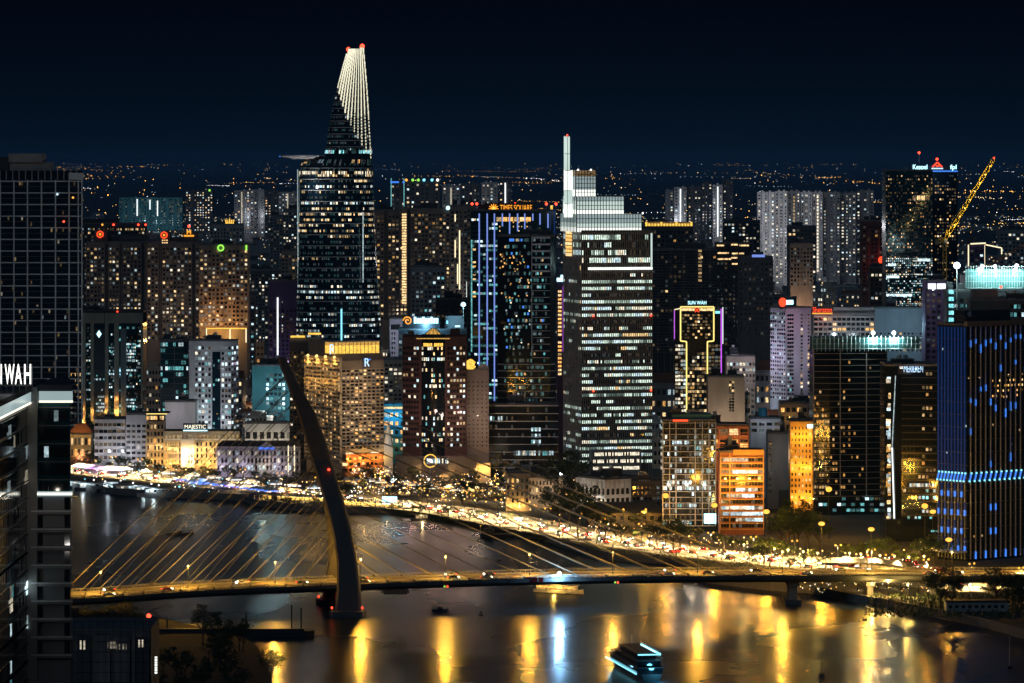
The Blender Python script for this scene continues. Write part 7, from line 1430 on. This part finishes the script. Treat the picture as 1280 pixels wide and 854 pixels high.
# cruise boat in the foreground
q = gp(792, 838); t = thing('cruise_boat', 'dark multi-deck cruise boat with cyan light strips in the foreground river', 'boat', (q[0], q[1], 0), radians(100)); t.scale = (1.65,1.15,.85); L = 40
hull(L, 9, 2.6, 'hull_dark').build('hull', t)
for k, (a, b_, w) in enumerate(((-18,13,8.4),(-17,9,7.6),(-14,4,6.4))):
    z = 2.62+k*2.75; g = MB(); g.box(a,b_,-w/2,w/2,z,z+2.4,'glass'); d = g.build('deck_house', t); g = MB(); g.box(a-1,b_+1.2,-w/2-.5,w/2+.5,z+2.42,z+2.7,'hull_dark'); g.build('deck_slab', t); g = MB()
    for s in (-1,1):
        g.path([(a-1,s*(w/2+.4),z+3.6),(b_+1,s*(w/2+.4),z+3.6)],.06,'steel',4)
        for x in range(int(a), int(b_)+1, 2): g.tube((x,s*(w/2+.4),z+2.7),(x,s*(w/2+.4),z+3.6),.05,'steel',3)
    g.build('railing', t)
g = MB(); g.box(-19,16,4.55,4.8,2.3,2.9,'led_cyan'); g.build('light_strip', t); g = MB(); g.box(-17,4,-3.9,-3.4,10.0,10.9,'led_cyan'); g.box(-17.5,-16.9,-3.6,3.6,10.2,10.7,'led_cyan'); g.build('light_strip', t); g = MB(); g.box(-15,1,-3.1,-2.5,10.88,11.1,'sign_cyan'); g.build('light_strip', t)
g = MB(); g.tube((2,0,10.9),(2,0,15),.12,'steel'); g.build('mast', t); plight((-23,-2,4), (.12,.62,1), 2600, 1, parent=t); plight((0,8,2), (.2,.7,1), 150, .5, parent=t)
q = gp(699, 741); t = thing('river_bus', 'low river boat glowing yellow just beyond the bridge deck', 'boat', (q[0], q[1], 0), radians(-28)); hull(24, 5, 1.4, 'hull_white').build('hull', t); g = MB(); g.box(-10,8,-2.2,2.2,1.42,3.4,'a2'); g.build('cabin', t); g = MB(); g.box(-11,9,-2.5,2.5,3.42,3.7,'hull_white'); g.build('roof', t); g = MB(); g.box(-10,8,-2.6,-2.3,2.2,3.0,'gold'); g.build('light_strip', t); plight((0,-5,2.2), (1,.6,.1), 1800, .5, parent=t)
for i, (x, y, l) in enumerate(((100,611,28),(118,613,22),(132,612,30),(150,615,26),(168,616,34),(186,618,20),(205,620,30))):
    q = gp(x, y); t = thing('moored_boat', ['dark moored boat with cabin lights, first from the left','small dark launch moored second from the left','grey moored boat with white stern lights, third along the quay','long dark river boat moored in the middle of the quay row','white passenger boat with lit windows moored at the quay','small moored launch beside the white passenger boat','moored passenger boat with cyan cabin light nearest the blue pier'][i], 'boat', (q[0], q[1]-4, 0), R.uniform(-.1,.2)); hull(l, 6, 2, 'hull_dark' if i in (0,1,3) else 'hull_white').build('hull', t); g = MB(); g.box(-l*.35,l*.25,-2.2,2.2,2.02,4.6,'hull_white'); c = g.build('cabin', t)
    for k in range(int(l/4)): g = MB(); g.box(-l*.33+k*2.2,-l*.33+k*2.2+1.4,-2.35,-2.15,2.8,4,R.choice(['n3','c3','n1','c2','pane'])); g.build('window', c)
    g = MB(); g.box(-l*.37,l*.27,-2.5,2.5,4.62,4.9,'hull_dark'); g.build('roof', t); g = MB(); g.ball((l*.3,0,5.4),.5,R.choice(['bulb_white','bulb_cyan','bulb_white'])); g.tube((l*.3,0,2.4),(l*.3,0,5.2),.06,'steel'); g.build('deck_lamp', t)
    plight((q[0]+R.uniform(-8,8), q[1]-9, 5), (.7,.9,1), 900, .4)
q = gp(632, 672); t = thing('sand_barge', 'small dark barge anchored left of the bank below the dark trees', 'boat', (q[0], q[1], 0), -.05); hull(26, 7, 1.8, 'hull_dark').build('hull', t); g = MB(); g.box(-11,-6,-2.5,2.5,1.82,4.6,'hull_dark'); g.build('wheelhouse', t); g = MB(); g.ball((-12.5,-2,6),.3,'bulb_amber'); g.tube((-12.5,-2,1),(-12.5,-2,6),.1,'steel'); g.build('mast', t)
q = gp(527, 650); t = thing('sampan', 'small low boat with a yellow lamp near the far quay', 'boat', (q[0], q[1], 0), .2); hull(12, 3, 1, 'hull_dark').build('hull', t); g = MB(); g.box(-3,3,-1,1,1.02,2.6,'w2'); g.build('cabin', t); plight((0,-3,2.5), (1,.7,.3), 1600, .4, parent=t)
# dark pontoon with posts in lower left
q = gp(292, 795); t = thing('pontoon', 'long dark pontoon with four tall posts at lower left', 'pontoon', (q[0], q[1], 0), .02); g = MB(); L = (397-195)*q[1]/FPX; g.prism([(-L/2,-5),(L/2-3,-5),(L/2,-2),(L/2,4),(L/2-3,6),(-L/2,6)], -1, 2.4, 'hull_dark'); g.build('deck', t); g = MB(); g.box(-L/2,L/2-4,-4.8,-4.4,2.42,3.2,'rubber'); g.build('fender', t)
for px, y in ((208,772),(307,765),(364,758),(376,762)):
    g = MB(); x = (px-292)*q[1]/FPX; g.tube((x,6,-2),(x,6,wz(y, q[1])),.32,'hull_dark',6); g.build('mooring_post', t)
for lab, x, y, h in (('dark channel buoy with lattice top at the lower right', 1027, 845, 5),('small slanting buoy in the golden reflection', 1081, 776, 4),('small dark buoy beyond the bridge near the far quay', 624, 702, 4),('tiny dark buoy at the left of the pylon', 601, 770, 2)):
    q = gp(x, y); t = thing('buoy', lab, 'buoy', (q[0], q[1], 0)); g = MB(); g.tube((0,0,-.5),(0,0,.9),1.2,'hull_dark',10,1.0); g.build('float', t); g = MB()
    for k in range(3): a = 2*pi*k/3; g.tube((.8*cos(a),.8*sin(a),.8),(.2*cos(a),.2*sin(a),h*.8),.09,'hull_dark',4)
    g.ball((0,0,h*.85),.45,'hull_dark'); g.tube((0,0,h*.8),(0,0,h),.1,'hull_dark',4); g.build('top_mark', t)
for lab, x, y, l in (('tiny unlit rowing boat in the left river reach', 225, 668, 14),('small dark barge right of the pylon near the deck reflection', 550, 764, 7)):
    q = gp(x, y); t = thing('rowing_boat', lab, 'boat', (q[0], q[1], 0), .1); hull(l, 2.6, .8, 'hull_dark').build('hull', t); g = MB(); g.box(-1,1,-.9,.9,.82,1.7,'hull_dark'); g.build('cabin', t)
# right bank bits: site office, walls, marker post
q = gp(1222, 765, G); t = thing('site_hut', 'long low pale hut with dark windows on the right bank', 'hut', (q[0], q[1], G), .03); g = MB(); g.box(-13,13,0,7,-.5,4.2,'concrete'); g.build('wall', t); g = MB(); g.box(-13.5,13.5,-.6,7.5,4.22,4.7,'roof_dark'); g.build('roof', t)
for k in range(9): g = MB(); g.box(-12+k*2.7,-10.6+k*2.7,-.1,.05,1.6,2.8,'pane'); g.build('window', t)
q = gp(1212, 775, 1); t = thing('marker_post', 'slim post with a small cyan lamp on the right bank edge', 'post', (q[0], q[1], 1)); g = MB(); g.tube((0,0,-2),(0,0,13),.12,'metal_dark'); g.build('pole', t); g = MB(); g.ball((0,-.2,1.5),.6,'bulb_cyan'); g.build('lamp', t)
q = gp(1262, 836); t = thing('marker_post', 'tall thin channel post standing in water at far lower right', 'post', (q[0], q[1], 0)); g = MB(); g.tube((0,0,-2),(0,0,12),.16,'steel'); g.build('pole', t); g = MB(); g.box(-.8,.8,-.8,.8,-1,1,'hull_dark'); g.build('base', t)
# night air: thin bluish haze round the whole scene
hz = bpy.data.materials.new('haze'); hz.use_nodes = True; nt = hz.node_tree; nt.nodes.clear(); o_ = nt.nodes.new('ShaderNodeOutputMaterial'); v_ = nt.nodes.new('ShaderNodeVolumePrincipled')
v_.inputs['Color'].default_value = (.22,.55,1,1); v_.inputs['Density'].default_value = HAZE; nt.links.new(v_.outputs[0], o_.inputs['Volume']); M['haze'] = hz
g = MB(); g.box(-30000,30000,-200,90000,-4,300,'haze'); g.build('haze', kind='stuff')
# ------------------------------------------------------------------ finish
for b in BLDS: b.finish()
bpy.context.view_layer.update()
for o, w in TEXTS:
    bb = [c[0] for c in o.bound_box]; ww = max(bb)-min(bb)
    if ww > 0: o.scale = (w/ww, 1, 1)
dg = bpy.context.evaluated_depsgraph_get()
for o, w in TEXTS:
    me = bpy.data.meshes.new_from_object(o.evaluated_get(dg)); cu = o.data; q = link('lettering', me, o.parent, o.location); q.rotation_euler = o.rotation_euler; q.scale = o.scale
    bpy.data.objects.remove(o); bpy.data.curves.remove(cu)
